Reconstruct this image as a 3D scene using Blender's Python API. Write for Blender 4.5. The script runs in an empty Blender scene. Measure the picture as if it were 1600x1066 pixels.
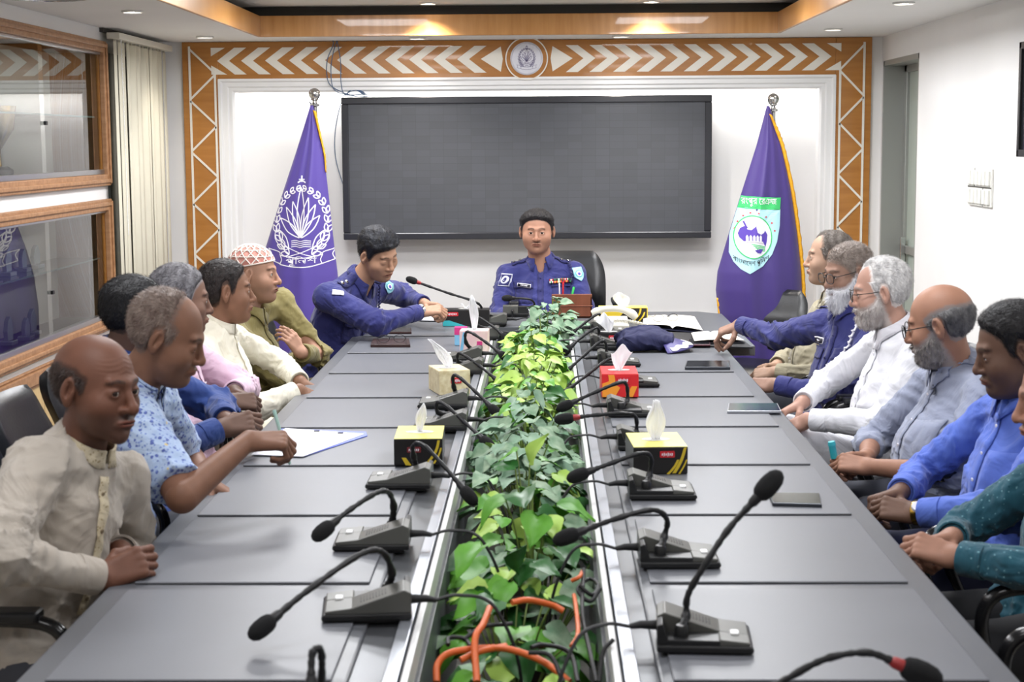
import bpy, math, random
import numpy as np
from math import sin, cos, pi, radians, sqrt, atan2
from mathutils import Vector, Matrix, Quaternion
from mathutils.bvhtree import BVHTree

scene = bpy.context.scene
COL = scene.collection

# ------------------------------------------------------------------ camera
FPX, PITCH, YAW, ROLL, CAMZ = 2540.2, 0.12223, 0.01981, -0.006477, 1.68
cam_rot = (Matrix.Rotation(YAW, 3, 'Z') @ Matrix.Rotation(pi/2-PITCH, 3, 'X') @ Matrix.Rotation(ROLL, 3, 'Z'))
cam_data = bpy.data.cameras.new('camera')
cam_data.sensor_width = 36.0
cam_data.lens = FPX*36.0/1600.0
cam_data.clip_start = 0.05
cam_data.clip_end = 100
cam = bpy.data.objects.new('camera', cam_data)
COL.objects.link(cam)
cam.matrix_world = Matrix.Translation((0, 0, CAMZ)) @ cam_rot.to_4x4()
scene.camera = cam
cam_data.dof.use_dof = True
cam_data.dof.focus_distance = 8.2
cam_data.dof.aperture_fstop = 8.0

def P(u, v, Y):
    """point of the room at depth Y seen at photo pixel (u, v)"""
    d = cam_rot @ Vector(((u-800)/FPX, -(v-533)/FPX, -1))
    return Vector((0, 0, CAMZ)) + d*(Y/d.y)
def PZ(u, v, z):
    d = cam_rot @ Vector(((u-800)/FPX, -(v-533)/FPX, -1))
    return Vector((0, 0, CAMZ)) + d*((z-CAMZ)/d.z)

# ------------------------------------------------------------------ colour management, world
scene.view_settings.view_transform = 'Standard'
scene.view_settings.look = 'None'
scene.view_settings.gamma = 1.0
scene.view_settings.use_curve_mapping = False
scene.view_settings.exposure = 0.32
world = bpy.data.worlds.new('world')
scene.world = world
world.use_nodes = True
world.node_tree.nodes['Background'].inputs[0].default_value = (0.75, 0.85, 1.0, 1)
world.node_tree.nodes['Background'].inputs[1].default_value = 0.35

# ------------------------------------------------------------------ light levels (lamps are built with their fixtures)
PANEL_W = 23.0      # each ceiling light panel
DOWNLIGHT_W = 1.6   # each recessed downlight
STRIP_W = 11.0      # led strip hidden in the top of the alcove

# ------------------------------------------------------------------ materials
def lin(c):
    def f(x):
        x /= 255.0
        return x/12.92 if x <= 0.04045 else ((x+0.055)/1.055)**2.4
    return tuple(f(x) for x in c)
def pm(name, rgb, rough=0.5, metal=0.0, spec=0.5, var=0.0, scale=8.0, rgb2=None, bump=0.0, bscale=40.0, stretch=(1, 1, 1),
       emit=None, estr=0.0, coat=0.0, sheen=0.0, sss=0.0, trans=0.0, ior=1.45, attr=None, rvar=0.0, crease=0.0):
    m = bpy.data.materials.new(name)
    m.use_nodes = True
    nt = m.node_tree
    b = nt.nodes['Principled BSDF']
    c = lin(rgb)
    b.inputs['Base Color'].default_value = (*c, 1)
    b.inputs['Roughness'].default_value = rough
    b.inputs['Metallic'].default_value = metal
    b.inputs['Specular IOR Level'].default_value = spec
    b.inputs['Coat Weight'].default_value = coat
    b.inputs['Sheen Weight'].default_value = sheen
    b.inputs['Transmission Weight'].default_value = trans
    b.inputs['IOR'].default_value = ior
    if sss:
        b.inputs['Subsurface Weight'].default_value = sss
        b.inputs['Subsurface Radius'].default_value = (0.010, 0.004, 0.002)
        b.inputs['Subsurface Scale'].default_value = 1.0
    tc = nt.nodes.new('ShaderNodeTexCoord')
    mp = nt.nodes.new('ShaderNodeMapping')
    mp.inputs['Scale'].default_value = stretch
    nt.links.new(tc.outputs['Object'], mp.inputs[0])
    if var or rgb2 is not None:
        n = nt.nodes.new('ShaderNodeTexNoise')
        n.inputs['Scale'].default_value = scale
        n.inputs['Detail'].default_value = 6
        nt.links.new(mp.outputs[0], n.inputs['Vector'])
        r = nt.nodes.new('ShaderNodeValToRGB')
        r.color_ramp.elements[0].position = 0.33
        r.color_ramp.elements[1].position = 0.67
        if rgb2 is None:
            a1 = tuple(x*(1-var) for x in c); a2 = tuple(min(1, x*(1+var)) for x in c)
        else:
            a1 = c; a2 = lin(rgb2)
        r.color_ramp.elements[0].color = (*a1, 1)
        r.color_ramp.elements[1].color = (*a2, 1)
        nt.links.new(n.outputs['Fac'], r.inputs[0])
        nt.links.new(r.outputs[0], b.inputs['Base Color'])
    if attr:
        a = nt.nodes.new('ShaderNodeAttribute'); a.attribute_name = attr
        nt.links.new(a.outputs['Color'], b.inputs['Base Color'])
    if rvar:
        n = nt.nodes.new('ShaderNodeTexNoise'); n.inputs['Scale'].default_value = scale*0.5
        nt.links.new(mp.outputs[0], n.inputs['Vector'])
        mr = nt.nodes.new('ShaderNodeMapRange')
        mr.inputs['To Min'].default_value = max(0, rough-rvar); mr.inputs['To Max'].default_value = rough+rvar
        nt.links.new(n.outputs['Fac'], mr.inputs['Value']); nt.links.new(mr.outputs[0], b.inputs['Roughness'])
    if crease:
        n = nt.nodes.new('ShaderNodeTexNoise'); n.inputs['Scale'].default_value = 7.0; n.inputs['Detail'].default_value = 3; n.inputs['Distortion'].default_value = 1.1
        nt.links.new(mp.outputs[0], n.inputs['Vector'])
        m1 = nt.nodes.new('ShaderNodeMath'); m1.operation = 'SUBTRACT'; m1.inputs[1].default_value = .5; nt.links.new(n.outputs['Fac'], m1.inputs[0])
        m2 = nt.nodes.new('ShaderNodeMath'); m2.operation = 'ABSOLUTE'; nt.links.new(m1.outputs[0], m2.inputs[0])
        m3 = nt.nodes.new('ShaderNodeMapRange'); m3.inputs['From Max'].default_value = .17; nt.links.new(m2.outputs[0], m3.inputs['Value'])
        m3.interpolation_type = 'SMOOTHSTEP'
        cb = nt.nodes.new('ShaderNodeBump'); cb.inputs['Strength'].default_value = crease; cb.inputs['Distance'].default_value = 0.012
        nt.links.new(m3.outputs[0], cb.inputs['Height']); nt.links.new(cb.outputs[0], b.inputs['Normal'])
    if bump:
        n = nt.nodes.new('ShaderNodeTexNoise')
        n.inputs['Scale'].default_value = bscale
        n.inputs['Detail'].default_value = 4
        nt.links.new(mp.outputs[0], n.inputs['Vector'])
        bp = nt.nodes.new('ShaderNodeBump')
        bp.inputs['Strength'].default_value = bump
        bp.inputs['Distance'].default_value = 0.01
        nt.links.new(n.outputs['Fac'], bp.inputs['Height'])
        if crease: nt.links.new(cb.outputs[0], bp.inputs['Normal'])
        nt.links.new(bp.outputs[0], b.inputs['Normal'])
    if emit is not None:
        b.inputs['Emission Color'].default_value = (*lin(emit), 1)
        b.inputs['Emission Strength'].default_value = estr
    return m

# ------------------------------------------------------------------ mesh builder
class MB:
    def __init__(s):
        s.v = []; s.f = []; s.m = []
    def add(s, vs, fs, mi=0):
        o = len(s.v)
        s.v += [tuple(v) for v in vs]
        s.f += [tuple(i+o for i in f) for f in fs]
        s.m += [mi]*len(fs)
        return s
    def hexa(s, p, mi=0):
        return s.add(p, [(0, 3, 2, 1), (4, 5, 6, 7), (0, 1, 5, 4), (1, 2, 6, 5), (2, 3, 7, 6), (3, 0, 4, 7)], mi)
    def box(s, lo, hi, mi=0):
        x0, y0, z0 = lo; x1, y1, z1 = hi
        return s.hexa([(x0, y0, z0), (x1, y0, z0), (x1, y1, z0), (x0, y1, z0), (x0, y0, z1), (x1, y0, z1), (x1, y1, z1), (x0, y1, z1)], mi)
    def obox(s, c, sz, R=None, mi=0):
        R = R or Matrix.Identity(3)
        c = Vector(c); h = Vector(sz)/2
        p = [c+R @ Vector((a*h.x, b*h.y, d*h.z)) for d in (-1, 1) for a, b in ((-1, -1), (1, -1), (1, 1), (-1, 1))]
        return s.hexa(p, mi)
    def prism(s, poly, fn, mi=0):
        """poly: 2d outline, fn(a, b, t) -> 3d with t in (0, 1)"""
        n = len(poly)
        vs = [fn(a, b, 0) for a, b in poly]+[fn(a, b, 1) for a, b in poly]
        fs = [tuple(range(n))[::-1], tuple(range(n, 2*n))]+[(i, (i+1) % n, n+(i+1) % n, n+i) for i in range(n)]
        return s.add(vs, fs, mi)
    def tube(s, pts, r, n=8, cap=True, mi=0, flat=1.0):
        pts = [Vector(p) for p in pts]
        if not isinstance(r, (list, tuple)): r = [r]*len(pts)
        rings = []
        t0 = (pts[1]-pts[0]).normalized()
        ref = Vector((0, 0, 1)) if abs(t0.z) < 0.9 else Vector((1, 0, 0))
        u = t0.cross(ref).normalized()
        for i, p in enumerate(pts):
            if i == 0: t = pts[1]-pts[0]
            elif i == len(pts)-1: t = pts[-1]-pts[-2]
            else: t = (pts[i+1]-pts[i]).normalized()+(pts[i]-pts[i-1]).normalized()
            if t.length < 1e-9: t = pts[min(i+1, len(pts)-1)]-pts[max(0, i-1)]
            t.normalize()
            u = (u-t*u.dot(t))
            if u.length < 1e-6: u = t.orthogonal()
            u.normalize(); w = t.cross(u)
            rings.append([p+(u*cos(2*pi*k/n)+w*sin(2*pi*k/n)*flat)*r[i] for k in range(n)])
        vs = [v for R in rings for v in R]
        fs = []
        for i in range(len(rings)-1):
            for k in range(n):
                a = i*n+k; b = i*n+(k+1) % n
                fs.append((a, b, b+n, a+n))
        if cap:
            fs.append(tuple(range(n))[::-1]); fs.append(tuple(range((len(rings)-1)*n, len(rings)*n)))
        return s.add(vs, fs, mi)
    def lathe(s, prof, c=(0, 0, 0), R=None, n=24, mi=0, cap=True):
        """prof: (radius, height) pairs about local z"""
        R = R or Matrix.Identity(3); c = Vector(c)
        vs = []; fs = []
        for r, h in prof:
            r = max(r, 1e-5)
            vs += [c+R @ Vector((r*cos(2*pi*k/n), r*sin(2*pi*k/n), h)) for k in range(n)]
        for i in range(len(prof)-1):
            for k in range(n):
                a = i*n+k; b = i*n+(k+1) % n
                fs.append((a, b, b+n, a+n))
        if cap:
            fs.append(tuple(range(n))[::-1]); fs.append(tuple(range((len(prof)-1)*n, len(prof)*n)))
        return s.add(vs, fs, mi)
    def ball(s, c, r, n=12, mi=0, R=None):
        if not isinstance(r, (tuple, list)): r = (r, r, r)
        R = R or Matrix.Identity(3); c = Vector(c)
        vs = [c+R @ Vector((r[0]*sin(pi*i/n)*cos(2*pi*k/(2*n)), r[1]*sin(pi*i/n)*sin(2*pi*k/(2*n)), r[2]*cos(pi*i/n)))
              for i in range(1, n) for k in range(2*n)]
        N = 2*n; fs = []
        for i in range(n-2):
            for k in range(N):
                fs.append((i*N+k, (i+1)*N+k, (i+1)*N+(k+1) % N, i*N+(k+1) % N))
        t = len(vs); vs += [c+R @ Vector((0, 0, r[2])), c-R @ Vector((0, 0, r[2]))]
        for k in range(N):
            fs.append((t, k, (k+1) % N)); fs.append((t+1, (n-2)*N+(k+1) % N, (n-2)*N+k))
        return s.add(vs, fs, mi)
    def grid(s, fn, nu, nv, mi=0, closed=False):
        """fn(a, b) -> point, a and b in 0..1"""
        vs = [fn(i/(nu-1), j/(nv-1)) for j in range(nv) for i in range(nu)]
        fs = [(j*nu+i, j*nu+i+1, (j+1)*nu+i+1, (j+1)*nu+i) for j in range(nv-1) for i in range(nu-1)]
        return s.add(vs, fs, mi)
    def build(s, name, mats, parent=None, smooth=None, bevel=0.0, solid=0.0, seg=2):
        me = bpy.data.meshes.new(name)
        off = parent_loc(parent)
        vs = s.v if off is None else [(v[0]-off[0], v[1]-off[1], v[2]-off[2]) for v in s.v]
        me.from_pydata(vs, [], s.f)
        if not isinstance(mats, (list, tuple)): mats = [mats]
        for m in mats: me.materials.append(m)
        me.polygons.foreach_set('material_index', s.m)
        return finish(name, me, parent, smooth, bevel, solid, seg)

def parent_loc(p):
    if p is None: return None
    v = Vector((0, 0, 0))
    while p is not None:
        v += p.location; p = p.parent
    return v
def finish(name, me, parent=None, smooth=None, bevel=0.0, solid=0.0, seg=2):
    me.validate(); me.update()
    if smooth is not None:
        me.shade_smooth()
        if smooth < 179: me.set_sharp_from_angle(angle=radians(smooth))
    o = bpy.data.objects.new(name, me)
    COL.objects.link(o)
    if parent is not None: o.parent = parent
    if solid:
        md = o.modifiers.new('thickness', 'SOLIDIFY'); md.thickness = solid; md.offset = 0
    if bevel:
        md = o.modifiers.new('bevel', 'BEVEL'); md.width = bevel; md.segments = seg; md.limit_method = 'ANGLE'; md.angle_limit = radians(35)
    return o
def tag(o, label, cat, group=None, kind=None):
    if label: o['label'] = label
    if cat: o['category'] = cat
    if group: o['group'] = group
    if kind: o['kind'] = kind
    return o
def thing(name, loc, label, cat, group=None):
    o = bpy.data.objects.new(name, None)
    o.empty_display_size = 0.05
    COL.objects.link(o); o.location = loc
    return tag(o, label, cat, group)
def struct(o):
    o['kind'] = 'structure'; return o
def dup(root, loc, rz=None, label=None):
    r = root.copy(); COL.objects.link(r); r.location = loc
    if rz is not None: r.rotation_euler = (0, 0, rz)
    if label: r['label'] = label
    for ch in list(root.children):
        c = ch.copy(); COL.objects.link(c); c.parent = r
        for g in list(ch.children):
            d = g.copy(); COL.objects.link(d); d.parent = c
    return r
def catmull(pts, n=6):
    pts = [Vector(p) for p in pts]
    q = [pts[0]*2-pts[1]]+pts+[pts[-1]*2-pts[-2]]
    out = []
    for i in range(1, len(q)-2):
        a, b, c, d = q[i-1:i+3]
        for k in range(n):
            t = k/n
            out.append(0.5*((2*b)+(c-a)*t+(2*a-5*b+4*c-d)*t*t+(3*b-a-3*c+d)*t**3))
    out.append(pts[-1])
    return out
def text_mesh(body, size, width=None):
    """2d outline mesh of a line of writing: verts (x, y) from the built in font, centred, fitted to size (and width)"""
    c = bpy.data.curves.new('txt', 'FONT'); c.body = body; c.resolution_u = 3
    o = bpy.data.objects.new('txt', c); COL.objects.link(o)
    dg = bpy.context.evaluated_depsgraph_get()
    m = o.evaluated_get(dg).to_mesh()
    vs = np.array([v.co[:2] for v in m.vertices]); fs = [tuple(p.vertices) for p in m.polygons]
    o.evaluated_get(dg).to_mesh_clear(); bpy.data.objects.remove(o); bpy.data.curves.remove(c)
    lo, hi = vs.min(0), vs.max(0)
    sc = size/(hi[1]-lo[1])
    sx = sc if width is None else width/(hi[0]-lo[0])
    vs = (vs-(lo+hi)/2)*[sx, sc]
    return vs, fs
# ================================================================== the room
M = {}
M['wall'] = pm('white_wall_paint', (232, 231, 230), 0.65, var=0.02, scale=2, bump=0.02, bscale=120)
M['ceil'] = pm('white_ceiling_paint', (226, 225, 224), 0.7, var=0.02, scale=1.5)
M['ceil_in'] = pm('tray_ceiling_paint', (215, 213, 208), 0.75)
M['floor'] = pm('beige_floor_tile', (176, 170, 160), 0.25, var=0.06, scale=3)
M['wood'] = pm('varnished_plywood', (166, 108, 46), 0.38, rgb2=(182, 124, 58), scale=3, stretch=(1, 1, 9), bump=0.03, bscale=30, coat=0.25)
M['wood_h'] = pm('varnished_plywood_fascia', (172, 120, 64), 0.35, rgb2=(190, 138, 80), scale=3, stretch=(9, 1, 1), coat=0.25)
M['wood_d'] = pm('brown_window_frame_wood', (146, 104, 70), 0.45, rgb2=(170, 128, 92), scale=6, stretch=(1, 6, 6), bump=0.05, bscale=50)
M['wood_l'] = pm('pale_panelling_wood', (190, 160, 112), 0.5, rgb2=(206, 178, 128), scale=3, stretch=(6, 6, 1))
M['white'] = pm('white_gloss_moulding', (236, 236, 236), 0.35)
M['inlay'] = pm('cream_inlay_paint', (232, 228, 218), 0.45)
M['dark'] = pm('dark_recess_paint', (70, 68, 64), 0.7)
M['alu'] = pm('brushed_aluminium', (190, 192, 196), 0.28, metal=1.0)
M['greyframe'] = pm('grey_aluminium_frame', (160, 162, 158), 0.4, metal=0.4)
M['black'] = pm('black_plastic', (22, 22, 24), 0.35)
M['chrome'] = pm('polished_steel', (205, 205, 205), 0.15, metal=1.0)

XL, XR, YB, YF = -2.32, 2.03, 9.9, -1.6
ZS = P(823, 62, YB).z          # soffit height
FY = 9.40                      # fascia plane
ZI = ZS+0.17                   # height of the raised ceiling
TX0, TX1, TY0 = P(407, 52, FY).x, P(1215, 46, FY).x, 0.2

struct(MB().box((XL-.3, YF-.1, -.1), (XR+.6, YB+.6, 0)).build('floor', M['floor']))
# soffit ring round the raised tray
mb = MB()
mb.box((XL, TY0-.02, ZS), (TX0-.02, YB+.2, ZS+.05)); mb.box((TX1+.02, TY0-.02, ZS), (XR+.02, YB+.2, ZS+.05))
mb.box((TX0-.02, FY+.02, ZS), (TX1+.02, YB+.2, ZS+.05)); mb.box((XL, YF, ZS), (XR+.02, TY0-.02, ZS+.05))
struct(mb.build('ceiling', M['ceil']))
mb = MB()
mb.box((TX0-.35, TY0-.35, ZI), (TX1+.35, FY+.35, ZI+.05))
struct(mb.build('ceiling_tray', M['ceil_in']))
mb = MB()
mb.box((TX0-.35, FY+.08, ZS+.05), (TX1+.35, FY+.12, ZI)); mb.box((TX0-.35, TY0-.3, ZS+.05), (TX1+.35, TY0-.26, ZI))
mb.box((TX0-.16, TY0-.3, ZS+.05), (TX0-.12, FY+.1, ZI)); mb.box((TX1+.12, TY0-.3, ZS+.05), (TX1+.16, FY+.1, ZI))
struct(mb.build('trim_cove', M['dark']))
mb = MB(); FH = .115
mb.box((TX0-.02, FY, ZS-.004), (TX1+.02, FY+.02, ZS+FH)); mb.box((TX0-.02, TY0, ZS-.004), (TX0, FY, ZS+FH))
mb.box((TX1, TY0, ZS-.004), (TX1+.02, FY, ZS+FH)); mb.box((TX0-.02, TY0-.02, ZS-.004), (TX1+.02, TY0, ZS+FH))
struct(mb.build('trim_fascia', M['wood_h'], bevel=.003))

# back wall: frame plane at YB, alcove behind it
AX0, AX1, AZ1 = P(369, 250, YB).x, P(1281, 250, YB).x, P(823, 141, YB).z
REC = .16
mb = MB()
mb.box((XL-.2, YB, 0), (AX0, YB+.3, ZS)); mb.box((AX1, YB, 0), (XR+.4, YB+.3, ZS)); mb.box((AX0, YB, AZ1+.035), (AX1, YB+.3, ZS))
mb.box((AX0, YB+.03, AZ1), (AX1, YB+.06, AZ1+.035))
mb.box((AX0, YB+REC, 0), (AX1, YB+.3, AZ1+.035))
struct(mb.build('wall_back', M['wall']))
# left wall (solid behind the cabinets), right wall with a doorway
mb = MB()
for z0, z1 in ((0, .765), (1.332, 1.522), (2.154, ZS+.05)): mb.box((XL-.3, 4.66, z0), (XL, 8.56, z1))
mb.box((XL-.3, YF, 0), (XL, 4.66, ZS+.05)); mb.box((XL-.3, 8.56, 0), (XL, YB, ZS+.05)); mb.box((XL-.3, 4.66, .765), (XL-.275, 8.56, 2.154))
struct(mb.build('wall_left', M['wall']))
DY0, DY1, DZ = P(1418, 250, 8.9).y, 9.86, P(1418, 82, 8.9).z
DY0 = 8.93
mb = MB()
mb.box((XR, YF, 0), (XR+.3, DY0, ZS+.05)); mb.box((XR, DY1, 0), (XR+.3, YB, ZS+.05)); mb.box((XR, DY0, DZ), (XR+.3, DY1, ZS+.05))
struct(mb.build('wall_right', M['wall']))
struct(MB().box((XL, YF-.1, 0), (XR, YF, ZS+.05)).build('wall_front', M['wall']))
# door in the recess
mb = MB(); dx = XR+.12
for y0, y1 in ((DY0, DY0+.06), (DY1-.09, DY1), ((DY0+DY1)/2-.03, (DY0+DY1)/2+.03)):
    mb.box((dx, y0, 0), (dx+.05, y1, DZ))
mb.box((dx, DY0, DZ-.07), (dx+.05, DY1, DZ)); mb.box((dx, DY0, 0), (dx+.05, DY1, .12)); mb.box((dx, DY0, 1.0), (dx+.04, DY1, 1.05))
door = struct(mb.build('door_1', M['greyframe'], bevel=.004))
door['label'] = 'grey aluminium door with frosted green glass'
frost = pm('frosted_green_glass', (170, 182, 172), 0.55, rgb2=(182, 192, 184), scale=1)
MB().box((dx+.02, DY0+.06, .12), (dx+.028, DY1-.09, DZ-.07)).build('door_glass', frost, door)
mb = MB(); mb.box((dx-.03, DY1-.16, .9), (dx, DY1-.13, 1.1)); mb.build('door_handle', M['chrome'], door, bevel=.005)
mb = MB(); mb.box((XR+.3, DY0, 0), (XR+.34, DY1, ZS)); struct(mb.build('trim_lobby', M['wall']))
mb = MB()
for y0, y1 in ((DY0-.0, DY0+.02),): mb.box((XR-.0, y0, 0), (XR+.12, y1, DZ))
mb.box((XR+.0, DY1-.03, 0), (XR+.12, DY1, DZ)); mb.box((XR+.0, DY0, DZ-.03), (XR+.12, DY1, DZ))
struct(mb.build('trim_door_lining', M['greyframe']))

# ---- wooden proscenium with inlaid pattern
GX0, GX1, GZ1 = P(285, 64, YB).x, P(1362, 53, YB).x, ZS-.002
IX0, IX1, IZ1 = P(346, 250, YB).x, P(1302, 250, YB).x, P(823, 121, YB).z
YG = YB-.025
pro = thing('wooden_arch', (0, YB, 0), 'varnished orange wooden arch with cream chevron and zigzag inlay around the screen alcove', 'wall panelling')
mb = MB()
mb.box((GX0, YG, 0), (IX0, YB, GZ1)); mb.box((IX1, YG, 0), (GX1, YB, GZ1)); mb.box((IX0, YG, IZ1), (IX1, YB, GZ1))
mb.build('wood_panel', M['wood'], pro, bevel=.003)
# bevelled white moulding inside
mb = MB()
prof = [(0, 0), (0, -.035), (.012, -.035), (.02, -.022), (.05, -.022), (.058, -.012), (.078, -.012), (AX0-IX0, 0)]
def mold(fn, a, b):
    vs = []; n = len(prof)
    for t in (0, 1):
        for q, d in prof: vs.append(fn(q, d, a, b, t))
    return vs, [(i, i+1, n+i+1, n+i) for i in range(n-1)]
W2 = AX0-IX0; ZM = IZ1
for side in (0, 1, 2):
    vs = []; n = len(prof)
    for t in (0, 1):
        for q, d in prof:
            if side == 0: vs.append((IX0+q, YB+d, (0, ZM-q*(IZ1-AZ1)/W2)[t]))
            if side == 1: vs.append((IX1-q, YB+d, (ZM-q*(IZ1-AZ1)/W2, 0)[t]))
            if side == 2: vs.append(((IX0+q, IX1-q)[t], YB+d, ZM-q*(IZ1-AZ1)/W2))
    mb.add(vs, [(i, i+1, n+i+1, n+i) for i in range(n-1)])
mb.build('white_moulding', M['white'], pro, solid=.006)
# inlay: zigzags in the columns and chevrons in the beam
YI = YG-.003
zk = [1]
def strip(mb, a, b, w):
    zk[0] = zk[0] % 4+1
    a = Vector((a[0], 0, a[1])); b = Vector((b[0], 0, b[1])); d = (b-a).normalized(); n = Vector((-d.z, 0, d.x))*w/2
    mb.hexa([(q.x, y, q.z) for y in (YI-.0006*zk[0], YG+.002) for q in (a-n, b-n, b+n, a+n)])
for (uo, ui, vt) in ((299, 338, 73), (1348, 1311, 66)):
    mb = MB()
    xo = P(uo, 150, YB).x; xi = P(ui, 150, YB).x
    zt = P(uo, vt, YB).z; zb = 1.0-.3
    strip(mb, (xo, zt), (xo, .3), .013); strip(mb, (xi, P(ui, 108, YB).z), (xi, .3), .013)
    z = zt-.01; k = 0; dz = .155 if True else 0
    seq = [xo, xi]
    if uo > 1000: pass
    while z > .4:
        a, b = seq[k % 2], seq[(k+1) % 2]
        zz = z-dz
        strip(mb, (a, z-.005), (b, zz+.005), .012)
        z = zz; k += 1
    mb.build('zigzag_inlay', M['inlay'], pro)
zt, zm, zb_ = P(823, 71.5, YB).z, P(823, 92, YB).z, P(823, 113.5, YB).z
hw = (P(360, 92, YB).x-P(341.5, 92, YB).x)
def poly(*polys):
    mb = MB()
    for pts in polys: mb.prism(pts, lambda a, b, t: (a, YI if t == 0 else YG+.002, b))
    mb.build('chevron_inlay', M['inlay'], pro)
def chev(tipx, s):    # s=-1 points left
    poly([(tipx, zm), (tipx-s*.105, zt), (tipx-s*(hw+.105), zt), (tipx-s*hw, zm), (tipx-s*(hw+.105), zb_), (tipx-s*.105, zb_)])
CX = P(823, 92, YB).x
for i in range(11): chev(P(340.5+37.4*i, 92, YB).x, -1)
for i in range(11): chev(P(930+36.8*i, 92, YB).x, 1)
xl = P(331, 92, YB).x; xr = P(1313, 92, YB).x
for x, s in ((xl, 1), (xr, -1)):
    poly([(x, zt), (x+s*.085, zt), (x, zt-.05)]); poly([(x, zb_), (x+s*.095, zb_), (x, zb_+.055)])
for s in (-1, 1):
    xa = CX+s*.155
    poly([(xa, zt-.005), (xa-s*.012, zm), (xa, zb_+.005), (CX+s*.275, zm)])
# round medallion
med = thing('round_medallion', (CX, YG, zm), 'round silver medallion with a lotus crest at the middle of the wooden arch', 'emblem')
RM = .128
mb = MB(); RY = Matrix.Rotation(pi/2, 3, 'X')
mb.lathe([(RM-.007, 0), (RM-.007, .016), (RM, .016), (RM, 0)], (CX, YG, zm), RY, 48, cap=False); mb.build('outer_ring', M['inlay'], med)
mb = MB(); mb.lathe([(0, 0), (RM-.007, 0), (RM-.007, .012), (.098, .012), (.098, 0)], (CX, YG, zm), RY, 48, cap=False); mb.build('wood_ring', M['wood'], med, smooth=40)
mb = MB(); mb.lathe([(.098, .002), (.098, .02), (.09, .024), (.088, .016), (0, .016)], (CX, YG, zm), RY, 48, cap=False)
mb.build('disc', pm('silver_medal_face', (214, 214, 222), 0.35, metal=.3), med, smooth=40)

# led strip in the top of the alcove, behind the moulding
ls = MB(); ls.box((AX0+.02, YB+.08, AZ1+.012), (AX1-.02, YB+.10, AZ1+.018))
strip_o = tag(ls.build('led_strip', pm('led_strip_glow', (255, 255, 255), emit=(255, 250, 242), estr=3.0)), 'white light strip hidden behind the top moulding of the screen alcove', 'light')
la = bpy.data.lights.new('strip_light', 'AREA'); la.shape = 'RECTANGLE'; la.size = AX1-AX0-.1; la.size_y = .02; la.energy = STRIP_W; la.color = (1, .98, .95)
lo = bpy.data.objects.new('strip_light', la); COL.objects.link(lo); lo.location = ((AX0+AX1)/2, YB+.09, AZ1+.008)
lo.rotation_euler = (0, 0, 0)

# ---- downlights
bez = pm('downlight_bezel', (225, 225, 222), 0.3)
glow = pm('downlight_glow', (255, 255, 255), emit=(255, 246, 232), estr=14.0)
def downlight(x, y, z, label, w=DOWNLIGHT_W):
    t = thing('downlight', (x, y, z), label, 'ceiling light', 'recessed ceiling downlights')
    m = MB(); m.lathe([(.050, -.001), (.050, -.006), (.043, -.009), (.038, -.004), (.038, .0)], (x, y, z), n=28, cap=False); m.build('bezel', bez, t, smooth=40)
    m = MB(); m.lathe([(.0, -.003), (.038, -.003)], (x, y, z), n=28, cap=False); m.build('lens', glow, t)
    l = bpy.data.lights.new('downlight_lamp', 'SPOT'); l.energy = w*6; l.spot_size = radians(115); l.spot_blend = .7; l.shadow_soft_size = .04; l.color = (1, .93, .84)
    o = bpy.data.objects.new('downlight_lamp', l); COL.objects.link(o); o.parent = t; o.location = (0, 0, -.015)
    return t
names = {0: 'recessed downlight in the soffit above the upper glass cabinet', 1: 'recessed downlight in the left back corner of the soffit', 2: 'recessed downlight in the right back corner of the soffit',
         3: 'recessed downlight in the right soffit nearest the camera', 4: 'recessed downlight in the soffit just left of the medallion', 5: 'recessed downlight in the soffit just right of the medallion'}
for i, (u, v) in enumerate(((207, 17), (320, 57), (1302, 45), (1412, 4), (652, 59), (970, 56))):
    p = PZ(u, v, ZS)
    downlight(p.x, min(p.y, YB-.1), ZS, names[i])
for i, (u, v) in enumerate(((672, 8), (1015, 5))):
    p = PZ(u, v, ZI)
    downlight(p.x, min(p.y, FY-.12), ZI, ('tray ceiling downlight above the left end of the dark screen', 'tray ceiling downlight above the right end of the dark screen')[i], 9.0)
# ---- light panels in the raised ceiling above the table
pglow = pm('panel_diffuser', (255, 255, 255), emit=(250, 250, 255), estr=3.0)
for i, (x, y, w) in enumerate([(x, y, w) for y, w in ((.9, .36), (2.9, .5), (4.9, .9), (6.9, 1.15), (8.3, 1.05)) for x in (-1.0, .75)]):
    t = thing('ceiling_light_panel', (x, y, ZI), 'square white light panel in the raised ceiling above the conference table', 'ceiling light', 'light panels of the raised ceiling')
    m = MB(); m.box((x-.31, y-.31, ZI-.012), (x+.31, y-.29, ZI)); m.box((x-.31, y+.29, ZI-.012), (x+.31, y+.31, ZI)); m.box((x-.31, y-.29, ZI-.012), (x-.29, y+.29, ZI)); m.box((x+.29, y-.29, ZI-.012), (x+.31, y+.29, ZI))
    m.build('frame', M['white'], t)
    m = MB(); m.box((x-.29, y-.29, ZI-.008), (x+.29, y+.29, ZI)); m.build('diffuser', pglow, t)
    l = bpy.data.lights.new('panel_lamp', 'AREA'); l.shape = 'SQUARE'; l.size = .56; l.energy = PANEL_W*w; l.color = (.97, .98, 1.0)
    o = bpy.data.objects.new('panel_lamp', l); COL.objects.link(o); o.parent = t; o.location = (0, 0, -.02)

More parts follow.
